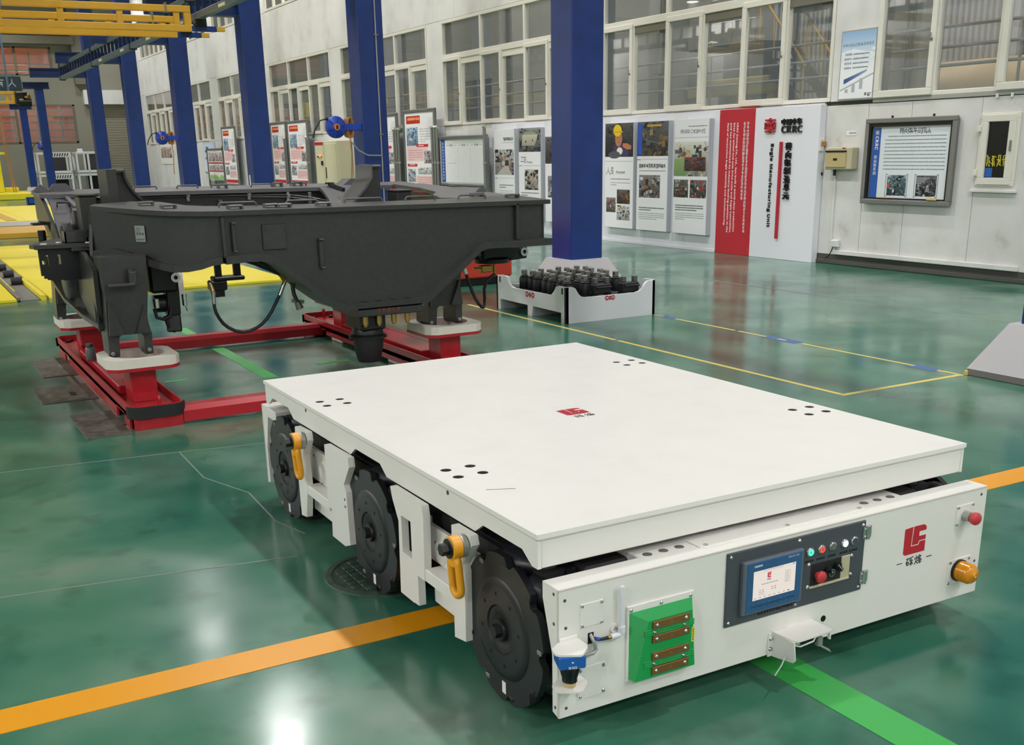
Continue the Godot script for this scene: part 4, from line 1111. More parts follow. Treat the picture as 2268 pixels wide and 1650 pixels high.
	obj("plan_print", face_x(11.257, -22.82, -20.95, 0.95, 1.86), "plan_print", wb)
	obj("blue_margin", S().box(V(11.255, 0.95, -23.0), V(11.26, 1.86, -22.82)), "blue_band", wb)
	var bl := S()
	for k in 12: raised(bl, char(0x4e30 + k * 5), V(11.255, 1.8 - k * 0.068, -22.95), V(0, 0, 0.06), V(0, -0.045, 0), 0.008, V(-0.002, 0, 0))
	obj("margin_lettering", bl, "letter_white", wb)
	obj("board_frame", S().box(V(11.22, 1.86, -23.1), V(11.34, 1.95, -20.88), 0.02).box(V(11.22, 0.88, -23.1), V(11.34, 0.93, -20.88), 0.01).box(V(11.24, 0, -20.93), V(11.34, 1.9, -20.86), 0.01).box(V(11.24, 0, -23.1), V(11.34, 1.9, -23.04), 0.01), "steel", wb)
	var ff := thing("folding_fence", "grey steel slatted folding fence below the white planning board", "fence", V(11.38, 0, -22))
	for k in 14: obj("fence_slat", S().box(V(11.36, 0.04, -23.0 + k * 0.15), V(11.4, 0.86, -22.9 + k * 0.15), 0.006), "galvanised", ff)
	obj("fence_rail", S().box(V(11.40, 0.1, -23.0), V(11.42, 0.14, -20.95)).box(V(11.40, 0.7, -23.0), V(11.42, 0.74, -20.95)), "galvanised", ff)
	# the white display wall
	var bw := thing("display_wall", "long white backing wall that carries the display boards", "display wall", V(11.5, 0, -17))
	var z := -20.95
	for k in 7:
		var z1: float = minf(z + 1.09, -13.61)
		obj("wall_sheet", S().box(V(11.45, 0, z + 0.003), V(11.545, 2.135, z1 - 0.002), 0.003), "board_white", bw)
		z = z1
	obj("skirting", S().box(V(11.435, 0, -20.95), V(11.45, 0.05, -13.61), 0.003), "board_white", bw)
	var ink1 := Color("26282c")
	var h := 392
	# D1
	im = sheet(192, h, Color("e9e9ec"))
	words(im, "智能产线建设", 92, 36, 14, ink1, 0.16)
	lines(im, 74, 58, 110, 1, 4, Color("606468"), rng, 1)
	photo(im, 6, 88, 180, 112, Color("a8a8a8"), ["303038", "d0d0d4", "d8832e", "6a3a8a", "404048", "c8c8c0", "202024"], 101, 150)
	for j in 40: im.fill_rect(Rect2i(20 + j * 2, 199 - j, 150 - j * 3, 1), Color("b4b2aa"))
	im.fill_rect(Rect2i(6, 214, 24, 2), ink1); im.fill_rect(Rect2i(40, 214, 140, 1), Color("707478"))
	lines(im, 46, 244, 130, 2, 10, ink1, rng, 3)
	lines(im, 46, 270, 130, 4, 9, Color("808488"), rng, 2)
	display("one", "display board headed by a small title over a workshop photo, leftmost of the white wall", -20.69, im)
	# D2
	im = sheet(192, h, Color("ececef"))
	photo(im, 0, 0, 192, 100, Color("6f7468"), ["303438", "8a8a92", "4a4a7a", "202428"], 102, 90)
	for j in 46: im.fill_rect(Rect2i(34 - j / 6, 28 + j, 136 - j / 2, 1), Color("c4c0ac").darkened(0.2 * j / 46.0))
	for j in 12: im.fill_rect(Rect2i(50, 16 + j, 100, 1), Color("9a978a"))
	im.fill_rect(Rect2i(60, 52, 8, 10), Color("30302c")); im.fill_rect(Rect2i(120, 48, 7, 9), Color("30302c"))
	words(im, "工艺", 16, 120, 24, ink1, 0.11)
	im.fill_rect(Rect2i(0, 158, 28, 2), ink1); im.fill_rect(Rect2i(40, 158, 150, 1), Color("707478"))
	photo(im, 50, 174, 120, 88, Color("b8b4ac"), ["202020", "303030", "d0a060", "e0e0e0", "181818"], 103, 110)
	lines(im, 16, 274, 160, 2, 10, ink1, rng, 3)
	lines(im, 16, 300, 150, 3, 9, Color("808488"), rng, 2)
	var d2 := display("two", "display board with a machine photo over a Process heading, left of the nearest column", -19.66, im)
	txt("board_lettering", "Process", 0.035, "ink_grey", d2, wall_xf(11.352, 1.38, -19.33), 0.2, false)
	# D3, mostly behind the column
	im = sheet(192, h, Color("ececef"))
	photo(im, 0, 40, 192, 110, Color("34343c"), ["202028", "8a6a4a", "5a5a6a", "803040"], 104, 90)
	photo(im, 20, 200, 150, 90, Color("70707a"), ["202028", "8a6a4a", "d0d0d0"], 105, 90)
	display("three", "display board mostly hidden behind the nearest blue column", -18.63, im)
	# D5 with the worker
	im = sheet(192, h, Color("ececef"))
	photo(im, 0, 0, 190, 124, Color("1c1c20"), ["101014", "28282c", "303036", "202024"], 106, 60)
	for j in 46: im.fill_rect(Rect2i(66 - j / 2, 76 + j, 92 + j / 2, 1), Color("3a3560"))
	disc(im, 92, 56, 24, 30, Color("b87850"))
	disc(im, 84, 26, 28, 22, Color("e8c21c"))
	im.fill_rect(Rect2i(54, 30, 66, 5), Color("d0a812"))
	for q in [[82, 52], [102, 52]]: im.fill_rect(Rect2i(q[0], q[1], 7, 2), Color("402820"))
	im.fill_rect(Rect2i(88, 70, 12, 2), Color("7a4030"))
	for j in 30: im.fill_rect(Rect2i(120 + j, 74 + j / 3, 28, 14), Color("c07a52"))
	disc(im, 100, 102, 20, 14, Color("e8e4dc"))
	disc(im, 64, 116, 40, 14, Color("50545c"))
	im.fill_rect(Rect2i(0, 140, 190, 1), Color("707478"))
	words(im, "人员", 8, 164, 26, ink1, 0.11)
	lines(im, 40, 206, 130, 1, 9, ink1, rng, 2)
	lines(im, 40, 220, 130, 2, 8, Color("808488"), rng, 2)
	photo(im, 84, 246, 88, 54, Color("40302c"), ["201818", "c07030", "805030", "303038"], 107, 60)
	photo(im, 84, 306, 88, 56, Color("d0d0d4"), ["202024", "d8b020", "303038", "e8e8e8"], 108, 60)
	photo(im, 10, 278, 66, 56, Color("6a5a58"), ["302424", "a06040", "e0e0e0", "303038"], 109, 60)
	var d5 := display("five", "display board with a worker in a yellow helmet, right beside the nearest column", -16.58, im)
	txt("board_lettering", "Personnel", 0.045, "ink_grey", d5, wall_xf(11.352, 1.21, -16.24), 0.26, false)
	# D6
	im = sheet(192, h, Color("ececef"))
	photo(im, 0, 0, 192, 122, Color("30343c"), ["202024", "8a6a3a", "585c64", "181a20", "a09050", "303a50"], 110, 140)
	im.fill_rect(Rect2i(4, 6, 26, 110), Color("2850c0")); im.fill_rect(Rect2i(60, 10, 90, 8), Color("c09a3a"))
	im.fill_rect(Rect2i(0, 134, 24, 2), ink1); im.fill_rect(Rect2i(34, 133, 158, 1), Color("707478"))
	words(im, "国际先进的轮对组装技术", 14, 150, 14, ink1, 0.15)
	lines(im, 16, 174, 166, 1, 6, Color("505458"), rng, 2)
	photo(im, 16, 190, 132, 82, Color("585c60"), ["18181c", "9a9aa0", "303034", "c87828", "d8d8dc"], 111, 140)
	lines(im, 16, 308, 160, 2, 8, ink1, rng, 3)
	lines(im, 16, 328, 160, 4, 7, Color("808488"), rng, 2)
	display("six", "middle display board, blue machine photo above a gear photo", -15.62, im)
	# D7
	im = sheet(192, h, Color("e6e7ea"))
	lines(im, 78, 22, 104, 1, 6, Color("404448"), rng, 2)
	words(im, "转向架各工序组装试验", 34, 34, 13, ink1, 0.15)
	im.fill_rect(Rect2i(0, 60, 190, 1), Color("707478"))
	photo(im, 0, 74, 192, 118, Color("c8c8bc"), ["e8e8e0", "a8a8a0", "d8b060", "404040", "b0b8b0"], 112, 90)
	for j in 60: im.fill_rect(Rect2i(0, 132 + j, int(150 - j * 1.4), 1), Color("8aa468").lerp(Color("6a8a5a"), j / 60.0))
	photo(im, 60, 126, 120, 48, Color("282828"), ["181818", "b02020", "303030", "c83028"], 113, 70)
	photo(im, 2, 204, 84, 62, Color("283024"), ["202020", "c02020", "405030", "c0c0c0"], 114, 70)
	photo(im, 96, 204, 92, 62, Color("404040"), ["202020", "c02028", "e0e0e0", "303030"], 115, 70)
	lines(im, 14, 292, 160, 3, 8, ink1, rng, 3)
	lines(im, 14, 320, 164, 4, 7, Color("808488"), rng, 2)
	display("seven", "rightmost display board, red machines photo, next to the red panel", -14.60, im)
	# red text panel
	var rp := thing("text_board", "tall red text board between the display boards and the white sign", "text board", V(11.44, 0, -13.2))
	obj("panel_sheet", S().box(V(11.435, 0.0, -13.60), V(11.545, 2.14, -12.80), 0.004), "red_sign", rp)
	var en := ["CRRC Datong Co., Ltd., has built a world-class production", "base for wheel and axle drive units and bogie assemblies,", "and has maintained its industry-leading position in the", "field of locomotive bogie assembly and manufacturing."]
	for k in 4: txt("panel_lettering", en[k], 0.033, "letter_white", rp, down_xf(11.4345, 1.95, -13.18 - k * 0.073), [1.6, 1.62, 1.62, 1.52][k])
	var zh := ["中车大同公司打造世界一流的轮轴驱动单元及转向架总成生产基地，", "在机车转向架组装制造领域保持行业领先水平。"]
	for k in 2:
		var s := S()
		var u := 1.62 / 30.0
		for i in zh[k].length(): raised(s, zh[k][i], V(11.4345, 1.955 - i * u, -12.99 + 0.02 - k * 0.075), V(0, 0, 0.044), V(0, -u * 0.86, 0), 0.0065, V(-0.002, 0, 0))
		obj("panel_lettering", s, "letter_white", rp)
	for q in [[2.1, -13.57], [2.1, -12.83], [0.04, -13.57], [0.1, -12.83], [1.1, -13.58], [1.0, -12.82]]: obj("panel_screw", S().ball(V(11.435, q[0], q[1]), 0.008, 8), "steel", rp)
	# white sign with raised letters
	var sg := thing("company_sign", "white sign panel with red emblem and raised black letters", "sign", V(11.44, 0, -12.1))
	obj("sign_sheet", S().box(V(11.435, 0.0, -12.798), V(11.548, 2.135, -11.49), 0.004), "board_white", sg)
	var L := -0.03
	var em := S()
	var e0 := V(11.405, 1.99, -12.57)
	var er := func(a: float, b: float, c: float, d: float) -> void: em.box(V(11.405, 1.99 - d * 0.21, -12.57 + a * 0.22), V(11.435, 1.99 - b * 0.21, -12.57 + c * 0.22), 0.003)
	er.call(0.04, 0.08, 0.96, 0.2); er.call(0.44, 0.0, 0.56, 0.3); er.call(0.04, 0.82, 0.96, 0.93); er.call(0.44, 0.75, 0.56, 1.0)
	er.call(0.02, 0.3, 0.98, 0.42); er.call(0.02, 0.62, 0.98, 0.74); er.call(0.0, 0.3, 0.16, 0.74); er.call(0.84, 0.3, 1.0, 0.74); er.call(0.3, 0.42, 0.42, 0.62); er.call(0.58, 0.42, 0.7, 0.62)
	obj("emblem", em, "red_sign", sg)
	var cs := S()
	for i in 4: raised(cs, "中国中车"[i], V(11.435, 1.965, -12.23 + i * 0.103), V(0, 0, 0.088), V(0, -0.075, 0), 0.015, V(-0.025, 0, 0))
	for i in 7: raised(cs, "转向架制造单元"[i], V(11.435, 1.64 - i * 0.113, -12.115), V(0, 0, 0.105), V(0, -0.09, 0), 0.016, V(-0.025, 0, 0))
	obj("raised_characters", cs, "ink_black", sg)
	txt("raised_letters", "CRRC", 0.095, "ink_black", sg, wall_xf(11.425, 1.825, -12.235), 0.41, true, 0.02)
	txt("raised_letters", "Bogie Manufacturing Unit", 0.055, "ink_black", sg, down_xf(11.43, 1.645, -12.405), 1.18, true, 0.012)
	obj("red_bar", S().box(V(11.40, 0.30, -12.23), V(11.43, 1.66, -12.185), 0.003), "red_sign", sg)

func wall_xf(x: float, y: float, z: float) -> Transform3D:   # lettering on a face that looks along -x
	return Transform3D(Basis(V(0, 0, 1), V(0, 1, 0), V(-1, 0, 0)), V(x, y, z))
func down_xf(x: float, y: float, z: float) -> Transform3D:   # the same, written downwards
	return Transform3D(Basis(V(0, -1, 0), V(0, 0, 1), V(-1, 0, 0)), V(x, y, z))

func wall_fittings() -> void:
	# framed board about the workshop
	var im := sheet(320, 256, Color("d9e0e4"))
	var r := RandomNumberGenerator.new()
	r.seed = 5
	var k1 := Color("3a4046")
	words(im, "转向架车间简介", 88, 6, 19, k1, 0.11)
	for k in 10: lines(im, 22 if k else 36, 32 + k * 13, 280 if k else 262, 1, 4, Color("6a7278"), r, 3)
	photo(im, 48, 172, 90, 74, Color("2a4a58"), ["1a2a34", "5a8a98", "a8c0c8", "e0e8e8", "16222a"], 201, 90)
	im.fill_rect(Rect2i(52, 202, 8, 16), Color("d04830"))
	photo(im, 184, 172, 92, 74, Color("22262e"), ["14161c", "70747c", "b8bcc4", "30343c"], 202, 90)
	for j in 24: im.fill_rect(Rect2i(186, 180 + j, 60 - j * 2, 1), Color("a8acb4") if j % 6 < 3 else Color("484c54"))
	for x in [40, 142, 176, 280]:
		im.fill_rect(Rect2i(x, 168, 2, 82), k1)
	for x in [40, 136, 176, 274]:
		im.fill_rect(Rect2i(x, 168, 8, 2), k1); im.fill_rect(Rect2i(x, 248, 8, 2), k1)
	printed("info_print", im, 0.25)
	var b := thing("information_board", "steel framed information board with a blue margin on the wall", "notice board", V(11.5, 0.85, -10))
	obj("board_back", S().box(V(11.51, 0.87, -10.68), V(11.545, 1.9, -9.29)), "dull_steel", b)
	var f := S()
	f.rim(11.46, 11.51, -10.70, -9.27, 0.85, 1.92, 0.06, 0.06, 0.06, 0.008)
	obj("board_frame", f, "dull_steel", b)
	obj("inner_lip", S().rim(11.48, 11.507, -10.64, -9.33, 0.91, 1.86, 0.03, 0.02, 0.04), "black_metal", b)
	obj("board_print", face_x(11.507, -10.46, -9.36, 0.925, 1.81), "info_print", b)
	obj("blue_margin", S().box(V(11.505, 0.925, -10.585), V(11.509, 1.80, -10.46)), "blue_band", b)
	txt("margin_lettering", "CRRC", 0.05, "letter_white", b, down_xf(11.504, 1.705, -10.52), 0.17)
	obj("margin_mark", S().box(V(11.502, 1.72, -10.545), V(11.505, 1.725, -10.495)).box(V(11.502, 1.765, -10.545), V(11.505, 1.77, -10.495)).box(V(11.502, 1.72, -10.545), V(11.505, 1.77, -10.54)).box(V(11.502, 1.72, -10.5), V(11.505, 1.77, -10.495)).box(V(11.502, 1.735, -10.53), V(11.505, 1.755, -10.51)), "letter_white", b)
	var s := S()
	for i in 5: raised(s, "转向架车间"[i], V(11.505, 1.46 - i * 0.05, -10.545), V(0, 0, 0.042), V(0, -0.042, 0), 0.005, V(-0.002, 0, 0))
	obj("margin_lettering", s, "letter_white", b)
	obj("hanging_eye", S().box(V(11.5, 1.92, -10.31), V(11.52, 1.95, -10.29)).box(V(11.5, 1.92, -9.66), V(11.52, 1.95, -9.64)), "black_metal", b)
	obj("yellow_scrap", S().box(V(11.455, 0.93, -10.4), V(11.46, 0.94, -10.2)).box(V(11.455, 0.92, -9.6), V(11.46, 0.945, -9.45)), "tape_yellow", b)
	# train poster
	im = sheet(160, 224, Color("dfe6ee"))
	for j in 224: im.fill_rect(Rect2i(0, j, 160, 1), Color("8fb4d8").lerp(Color("eef0f2"), clampf(j / 110.0, 0, 1)))
	for k in 60: disc(im, r.randf() * 160, 60 + r.randf() * 70, 14, 5, Color("e8edf2"))
	words(im, "中车大同公司质量管理体系", 6, 40, 11, Color("3c5068"), 0.13, 1.12)
	for k in 4: words(im, ["质量第一", "技术先进", "客户满意", "持续改进"][k], 18, 72 + k * 15, 8, Color("56687a"), 0.14); lines(im, 58, 74 + k * 15, 74, 1, 4, Color("6a7888"), r, 4)
	for j in 54:
		im.fill_rect(Rect2i(20 + j * 2, 158 - int(j * 0.55), 2, 16 - int(j * 0.18)), Color("34508c").lerp(Color("8fa8cc"), j / 54.0))
		im.fill_rect(Rect2i(4 + j * 3, 192 - int(j * 0.98), 3, 5), Color("a8acb4"))
	for q in [[60, 176, 26], [96, 158, 30], [28, 192, 16]]: im.fill_rect(Rect2i(q[0], q[1], 16, q[2] + 6), Color("b0b4bc"))
	im.fill_rect(Rect2i(0, 204, 160, 20), Color("eceef0"))
	im.fill_rect(Rect2i(124, 207, 9, 9), Color("3a4048")); im.fill_rect(Rect2i(127, 210, 3, 3), Color("eceef0"))
	lines(im, 137, 208, 18, 2, 5, Color("3a4048"), r, 3)
	printed("train_print", im, 0.3)
	var p := thing("train_poster", "pale blue poster of a train on a viaduct on the pier between windows", "poster", V(11.5, 2.17, -11))
	obj("poster_panel", S().box(V(11.515, 2.17, -11.28), V(11.548, 3.04, -10.66), 0.005), "galvanised", p)
	obj("poster_print", face_x(11.513, -11.26, -10.68, 2.19, 3.02), "train_print", p)
	txt("poster_lettering", "CRRC", 0.012, "ink_black", p, wall_xf(11.5125, 2.215, -10.76), 0.05)
	# hatch window
	var h := shell("window_30")
	obj("window_frame", S().rim(11.52, 11.548, -8.98, -8.45, 1.1, 1.93, 0.07, 0.07, 0.07, 0.005), "frame_white", h)
	obj("sash", S().rim(11.50, 11.545, -8.94, -8.49, 1.12, 1.91, 0.085, 0.08, 0.08, 0.005), "frame_white", h)
	obj("dark_pane", S().box(V(11.528, 1.19, -8.86), V(11.535, 1.84, -8.55)), "black_glass", h)
	obj("sill", S().box(V(11.50, 1.03, -9.03), V(11.55, 1.06, -8.40), 0.004).box(V(11.535, 1.06, -9.03), V(11.55, 1.1, -8.40)), "wall_panel", h)
	obj("hinge", S().box(V(11.485, 1.72, -8.99), V(11.52, 1.79, -8.94), 0.004).box(V(11.485, 1.22, -8.99), V(11.52, 1.29, -8.94), 0.004), "frame_white", h)
	obj("handle", S().box(V(11.48, 1.5, -8.53), V(11.5, 1.62, -8.51), 0.004), "dull_steel", h)
	var ws := S()
	for i in 4: raised(ws, "求实务记"[3 - i], V(11.528, 1.46, -8.70 + 0.0 - 0.16 + i * 0.075 + 0.07), V(0, 0, -0.065), V(0, -0.13, 0), 0.009, V(-0.002, 0, 0))
	obj("pane_lettering", ws, "label_yellow", h)
	obj("blue_sticker", S().box(V(11.525, 1.21, -8.85), V(11.529, 1.31, -8.75), 0.001), "scanner_blue", h)
	# distribution box, outlet and small items
	var d := thing("distribution_box", "beige distribution box with a clear amber cover on the wall", "switch box", V(11.5, 1.28, -11.1))
	obj("box_body", S().box(V(11.42, 1.28, -11.34), V(11.55, 1.57, -10.86), 0.012), "box_beige", d)
	obj("clear_cover", S().box(V(11.405, 1.31, -11.31), V(11.42, 1.50, -10.95), 0.006), "clear_cover", d)
	obj("breaker_slot", S().box(V(11.4, 1.51, -11.32), V(11.42, 1.53, -10.95)).box(V(11.412, 1.4, -11.17), V(11.402, 1.43, -11.1)), "black_metal", d)
	obj("red_sticker", S().box(V(11.417, 1.55, -11.03), V(11.42, 1.566, -10.97)), "red_sign", d)
	obj("cable_gland", S().cyl(V(11.5, 1.2, -11.22), V(11.5, 1.28, -11.22), 0.02, 10), "black_rubber", d)
	obj("cable_duct", S().box(V(11.53, 0.3, -11.25), V(11.55, 1.2, -11.22), 0.004), "wall_panel", d)
	var o := thing("wall_socket", "white surface socket low on the wall with a small plug lead", "socket", V(11.5, 0.24, -11.12))
	obj("socket_box", S().box(V(11.49, 0.24, -11.19), V(11.55, 0.34, -11.07), 0.008), "socket_white", o)
	obj("socket_plate", S().box(V(11.484, 0.25, -11.18), V(11.49, 0.33, -11.08), 0.003), "socket_white", o)
	obj("socket_holes", S().box(V(11.482, 0.275, -11.15), V(11.485, 0.285, -11.145)).box(V(11.482, 0.275, -11.115), V(11.485, 0.285, -11.11)).box(V(11.482, 0.305, -11.14), V(11.485, 0.309, -11.12)), "ink_black", o)
	obj("socket_lead", S().tube([V(11.5, 0.24, -11.15), V(11.49, 0.16, -11.18), V(11.5, 0.1, -11.24), V(11.51, 0.08, -11.3)], 0.008, 6), "black_rubber", o)
	var a := thing("call_point", "small white switch box with an amber flap on the side of the white sign", "switch", V(11.48, 1.52, -11.47))
	obj("switch_plate", S().box(V(11.44, 1.52, -11.49), V(11.52, 1.69, -11.465), 0.006), "socket_white", a)
	obj("amber_flap", S().box(V(11.455, 1.59, -11.465), V(11.55, 1.65, -11.45), 0.004), "hose_tan", a)
	var n := thing("wall_notice", "small white paper notice stuck above the distribution box", "notice", V(11.54, 1.72, -11))
	obj("notice_paper", S().box(V(11.545, 1.72, -11.1), V(11.549, 1.78, -10.92)), "paper", n)
	var ns := S()
	for i in 5: raised(ns, char(0x5e00 + i), V(11.545, 1.76, -11.05 + i * 0.025), V(0, 0, 0.018), V(0, -0.02, 0), 0.003, V(-0.001, 0, 0))
	obj("notice_lettering", ns, "ink_grey", n)
	var kn := thing("wall_fitting", "dark diamond shaped fitting on a pale stained plate beside the sign", "fitting", V(11.54, 1.2, -11.5))
	obj("backplate", S().box(V(11.53, 1.2, -11.52), V(11.55, 1.29, -11.47), 0.004), "box_beige", kn)
	obj("diamond_boss", S().cone(V(11.53, 1.22, -11.495), V(11.515, 1.22, -11.495), 0.035, 0.01, 4), "black_metal", kn)
	for z in [-8.80, -8.60]:
		var c := thing("cable_clip", "tiny white cable clip hanging on the strip under the right hand window" if z < -8.7 else "second tiny white cable clip under the right hand window, nearer the edge", "clip", V(11.53, 2.1, z))
		obj("clip_body", S().box(V(11.52, 2.09, z - 0.015), V(11.545, 2.14, z + 0.015), 0.004), "socket_white", c)

func ty(x: float, z: float) -> float:   # height of the frame's top plane, which leans a little
	return 1.272 + 0.0105 * (4.05 - x) + 0.0385 * (-7.1 - z)

func top_slab(poly: Array, lift := 0.0, th := 0.03) -> Sh:
	var s := S()
	var pv := P(poly)
	if Geometry2D.is_polygon_clockwise(pv): pv.reverse()
	var tr := Geometry2D.triangulate_polygon(pv)
	for i in range(0, tr.size(), 3):
		var q := []
		for j in 3: q.append(V(pv[tr[i + j]].x, ty(pv[tr[i + j]].x, pv[tr[i + j]].y) + lift, pv[tr[i + j]].y))
		s.t3(q[0], q[1], q[2], Vector3.UP, Vector3.UP, Vector3.UP)
		var dn := V(0, -th, 0)
		s.t3(q[0] + dn, q[1] + dn, q[2] + dn, Vector3.DOWN, Vector3.DOWN, Vector3.DOWN)
	for i in pv.size():
		var a := pv[i]; var b := pv[(i + 1) % pv.size()]
		var d := b - a
		var nn := V(d.y, 0, -d.x).normalized()
		var a3 := V(a.x, ty(a.x, a.y) + lift, a.y); var b3 := V(b.x, ty(b.x, b.y) + lift, b.y)
		s.quad(a3, b3, b3 + V(0, -th, 0), a3 + V(0, -th, 0), nn)
	return s

func hoop(t: Node, x0: float, z0: float, x1: float, z1: float, h := 0.045) -> void:  # a bent rod handle on the top plane
	var a := V(x0, ty(x0, z0) - 0.005, z0); var b := V(x1, ty(x1, z1) - 0.005, z1)
	var d := (b - a) * 0.08
	obj("rod_handle", S().tube([a, a + d * 0.5 + V(0, h * 0.8, 0), a + d + V(0, h, 0), b - d + V(0, h, 0), b - d * 0.5 + V(0, h * 0.8, 0), b], 0.007, 6), "frame_light", t)

func eyelet(t: Node, x: float, z: float, w := 0.1) -> void:  # a flat bent lug on the top plane
	var y := ty(x, z) - 0.004
	var s := S()
	s.box(V(x - w / 2, y, z - 0.035), V(x - w / 2 + 0.012, y + 0.036, z + 0.035), 0.004)
	s.box(V(x - w / 2, y + 0.028, z - 0.035), V(x + w / 2, y + 0.042, z + 0.035), 0.005)
	s.box(V(x + w / 2 - 0.012, y, z - 0.035), V(x + w / 2, y + 0.036, z + 0.035), 0.004)
	obj("lifting_lug", s, "frame_light", t)

func bogie() -> void:
	var t := thing("bogie_frame", "dark grey welded bogie frame resting on the red stand", "bogie frame", V(2.6, 0.4, -8.3))
	var prof := [4.30, 1.0, 4.05, 1.0, 3.80, 1.005, 3.73, 0.985, 3.66, 0.92, 3.32, 0.665, 3.27, 0.648, 3.20, 0.645, 2.68, 0.645, 2.63, 0.66, 2.57, 0.70, 2.46, 0.785, 2.23, 0.975, 2.17, 1.01, 2.10, 1.025, 2.02, 1.027, 1.87, 1.02]
	var web := [1.87, 1.275, 4.30, 1.25] + prof
	obj("side_web", S().prism(P(web), "xy", -7.12, -7.10), "cast_grey", t)
	obj("inner_web", S().prism(P(web), "xy", -7.46, -7.44), "cast_grey", t)
	var a := []; var b := []
	for i in range(0, prof.size(), 2):
		var x: float = prof[i] + (0.045 if i == 0 else 0.0)
		a.append(V(x, prof[i + 1], -7.04)); b.append(V(x, prof[i + 1], -7.52))
	obj("bottom_flange", S().strip(a, b, V(0, -0.05, 0)), "cast_grey", t)
	obj("top_flange", top_slab([4.345, -7.06, 1.87, -7.06, 1.74, -7.09, 1.57, -7.18, 1.44, -7.35, 1.29, -7.62, 1.19, -7.82, 1.24, -7.95, 1.36, -8.02, 1.5, -8.1, 1.6, -8.06, 1.69, -7.98, 1.78, -7.62, 1.88, -7.5, 2.1, -7.42, 2.4, -7.4, 3.5, -7.42, 3.9, -7.5, 4.345, -7.6], 0.012), "cast_grey", t)
	# the curved head of the near side
	var hp := [[1.87, -7.1, 1.02], [1.80, -7.11, 1.01], [1.74, -7.135, 0.99], [1.66, -7.18, 0.975], [1.58, -7.23, 0.973], [1.51, -7.31, 0.99], [1.45, -7.40, 1.012], [1.37, -7.52, 1.045], [1.29, -7.64, 1.07], [1.23, -7.73, 1.068], [1.185, -7.80, 1.052]]
	a = []; b = []
	var fa := []; var fb := []
	for q in hp:
		a.append(V(q[0], ty(q[0], q[1]) - 0.01, q[1])); b.append(V(q[0], q[2], q[1]))
		fa.append(V(q[0] - 0.02, q[2], q[1] + 0.045)); fb.append(V(q[0] + 0.1, q[2], q[1] - 0.36))
	obj("head_web", S().strip(a, b, V(0.008, 0, -0.02)), "cast_grey", t)
	obj("head_flange", S().strip(fa, fb, V(0, -0.045, 0)), "cast_grey", t)
	obj("head_end_plate", S().strip([V(1.175, 1.30, -7.80), V(1.17, 1.22, -7.81), V(1.15, 1.05, -7.80), V(1.13, 0.9, -7.75), V(1.08, 0.62, -7.45)], [V(1.30, 1.30, -8.1), V(1.29, 1.22, -8.1), V(1.27, 1.05, -8.1), V(1.25, 0.9, -8.0), V(1.2, 0.62, -7.7)], V(0.02, 0, 0.01)), "cast_grey", t)
	obj("head_back_web", S().strip([V(1.24, 1.31, -7.95), V(1.5, 1.31, -8.06), V(1.66, 1.3, -7.96), V(1.78, 1.29, -7.6), V(1.9, 1.28, -7.46)], [V(1.24, 0.95, -7.95), V(1.5, 0.95, -8.06), V(1.66, 0.95, -7.96), V(1.78, 0.98, -7.6), V(1.9, 1.0, -7.46)], V(0, 0, 0.02)), "cast_grey", t)
	obj("end_plate", S().box(V(4.29, 1.0, -7.5), V(4.31, 1.25, -7.1)), "cast_grey", t)
	for x in [1.875, 4.065]: obj("stiffener", S().box(V(x - 0.012, 1.005, -7.10), V(x + 0.012, 1.265, -7.06), 0.004), "cast_grey", t)
	var pl := obj("bolted_plate", S().box(V(2.137, 1.043, -7.10), V(2.297, 1.208, -7.082), 0.003), "cast_grey", t)
	for q in [[2.15, 1.06], [2.283, 1.058], [2.15, 1.17], [2.283, 1.165]]: obj("plate_hole", S().cyl(V(q[0], q[1], -7.083), V(q[0], q[1], -7.08), 0.005, 8), "black_metal", pl)
	obj("hook_bar", S().box(V(1.93, 1.05, -7.1), V(1.955, 1.225, -7.07), 0.004).box(V(1.928, 1.222, -7.1), V(1.960, 1.232, -7.05), 0.002).box(V(1.93, 1.042, -7.1), V(1.958, 1.052, -7.055), 0.002), "frame_grey", t)
	obj("hook_bar", S().box(V(2.518, 0.905, -7.1), V(2.545, 1.085, -7.07), 0.004).box(V(2.512, 1.085, -7.1), V(2.55, 1.097, -7.045), 0.002).box(V(2.52, 0.897, -7.1), V(2.552, 0.907, -7.055), 0.002), "frame_grey", t)
	# maker's plate on the head
	var np := Transform3D(Basis(V(0.56, 0, 0.83), V(0, 1, 0), V(-0.83, 0, 0.56)), V(1.424, 1.168, -7.43))
	var nm := obj("name_plate", S().box(V(-0.043, -0.053, 0), V(0.043, 0.053, 0.004), 0.002, np), "steel", t)
	var ns := S()
	for k in 4: ns.box(V(-0.03, 0.035 - k * 0.008, 0.004), V(0.01 - k * 0.004, 0.038 - k * 0.008, 0.0055), 0, np)
	for k in 3: ns.cyl(np * V(-0.022 + k * 0.024, 0, 0.004), np * V(-0.022 + k * 0.024, 0, 0.0055), 0.009, 12)
	ns.box(V(-0.035, -0.04, 0.004), V(0.035, -0.032, 0.0055), 0, np)
	obj("plate_marks", ns, "ink_grey", nm)
	# lugs and handles along the near top
	for q in [[1.54, -7.72], [1.62, -7.42], [2.0, -7.2], [2.25, -7.22], [2.33, -7.2], [2.61, -7.2], [4.02, -7.62], [4.2, -7.38]]: eyelet(t, q[0], q[1])
	for q in [[1.93, 2.2, -7.36], [2.40, 2.64, -7.37], [2.82, 3.13, -7.37], [3.30, 3.55, -7.38], [3.72, 3.96, -7.36]]: hoop(t, q[0], q[2], q[1], q[2])
	# far side sill
	var fw := [1.25, 1.33, 3.7, 1.33, 3.7, 1.0, 1.25, 1.0]
	obj("inner_web", S().prism(P(fw), "xy", -9.32, -9.30), "cast_grey", t)
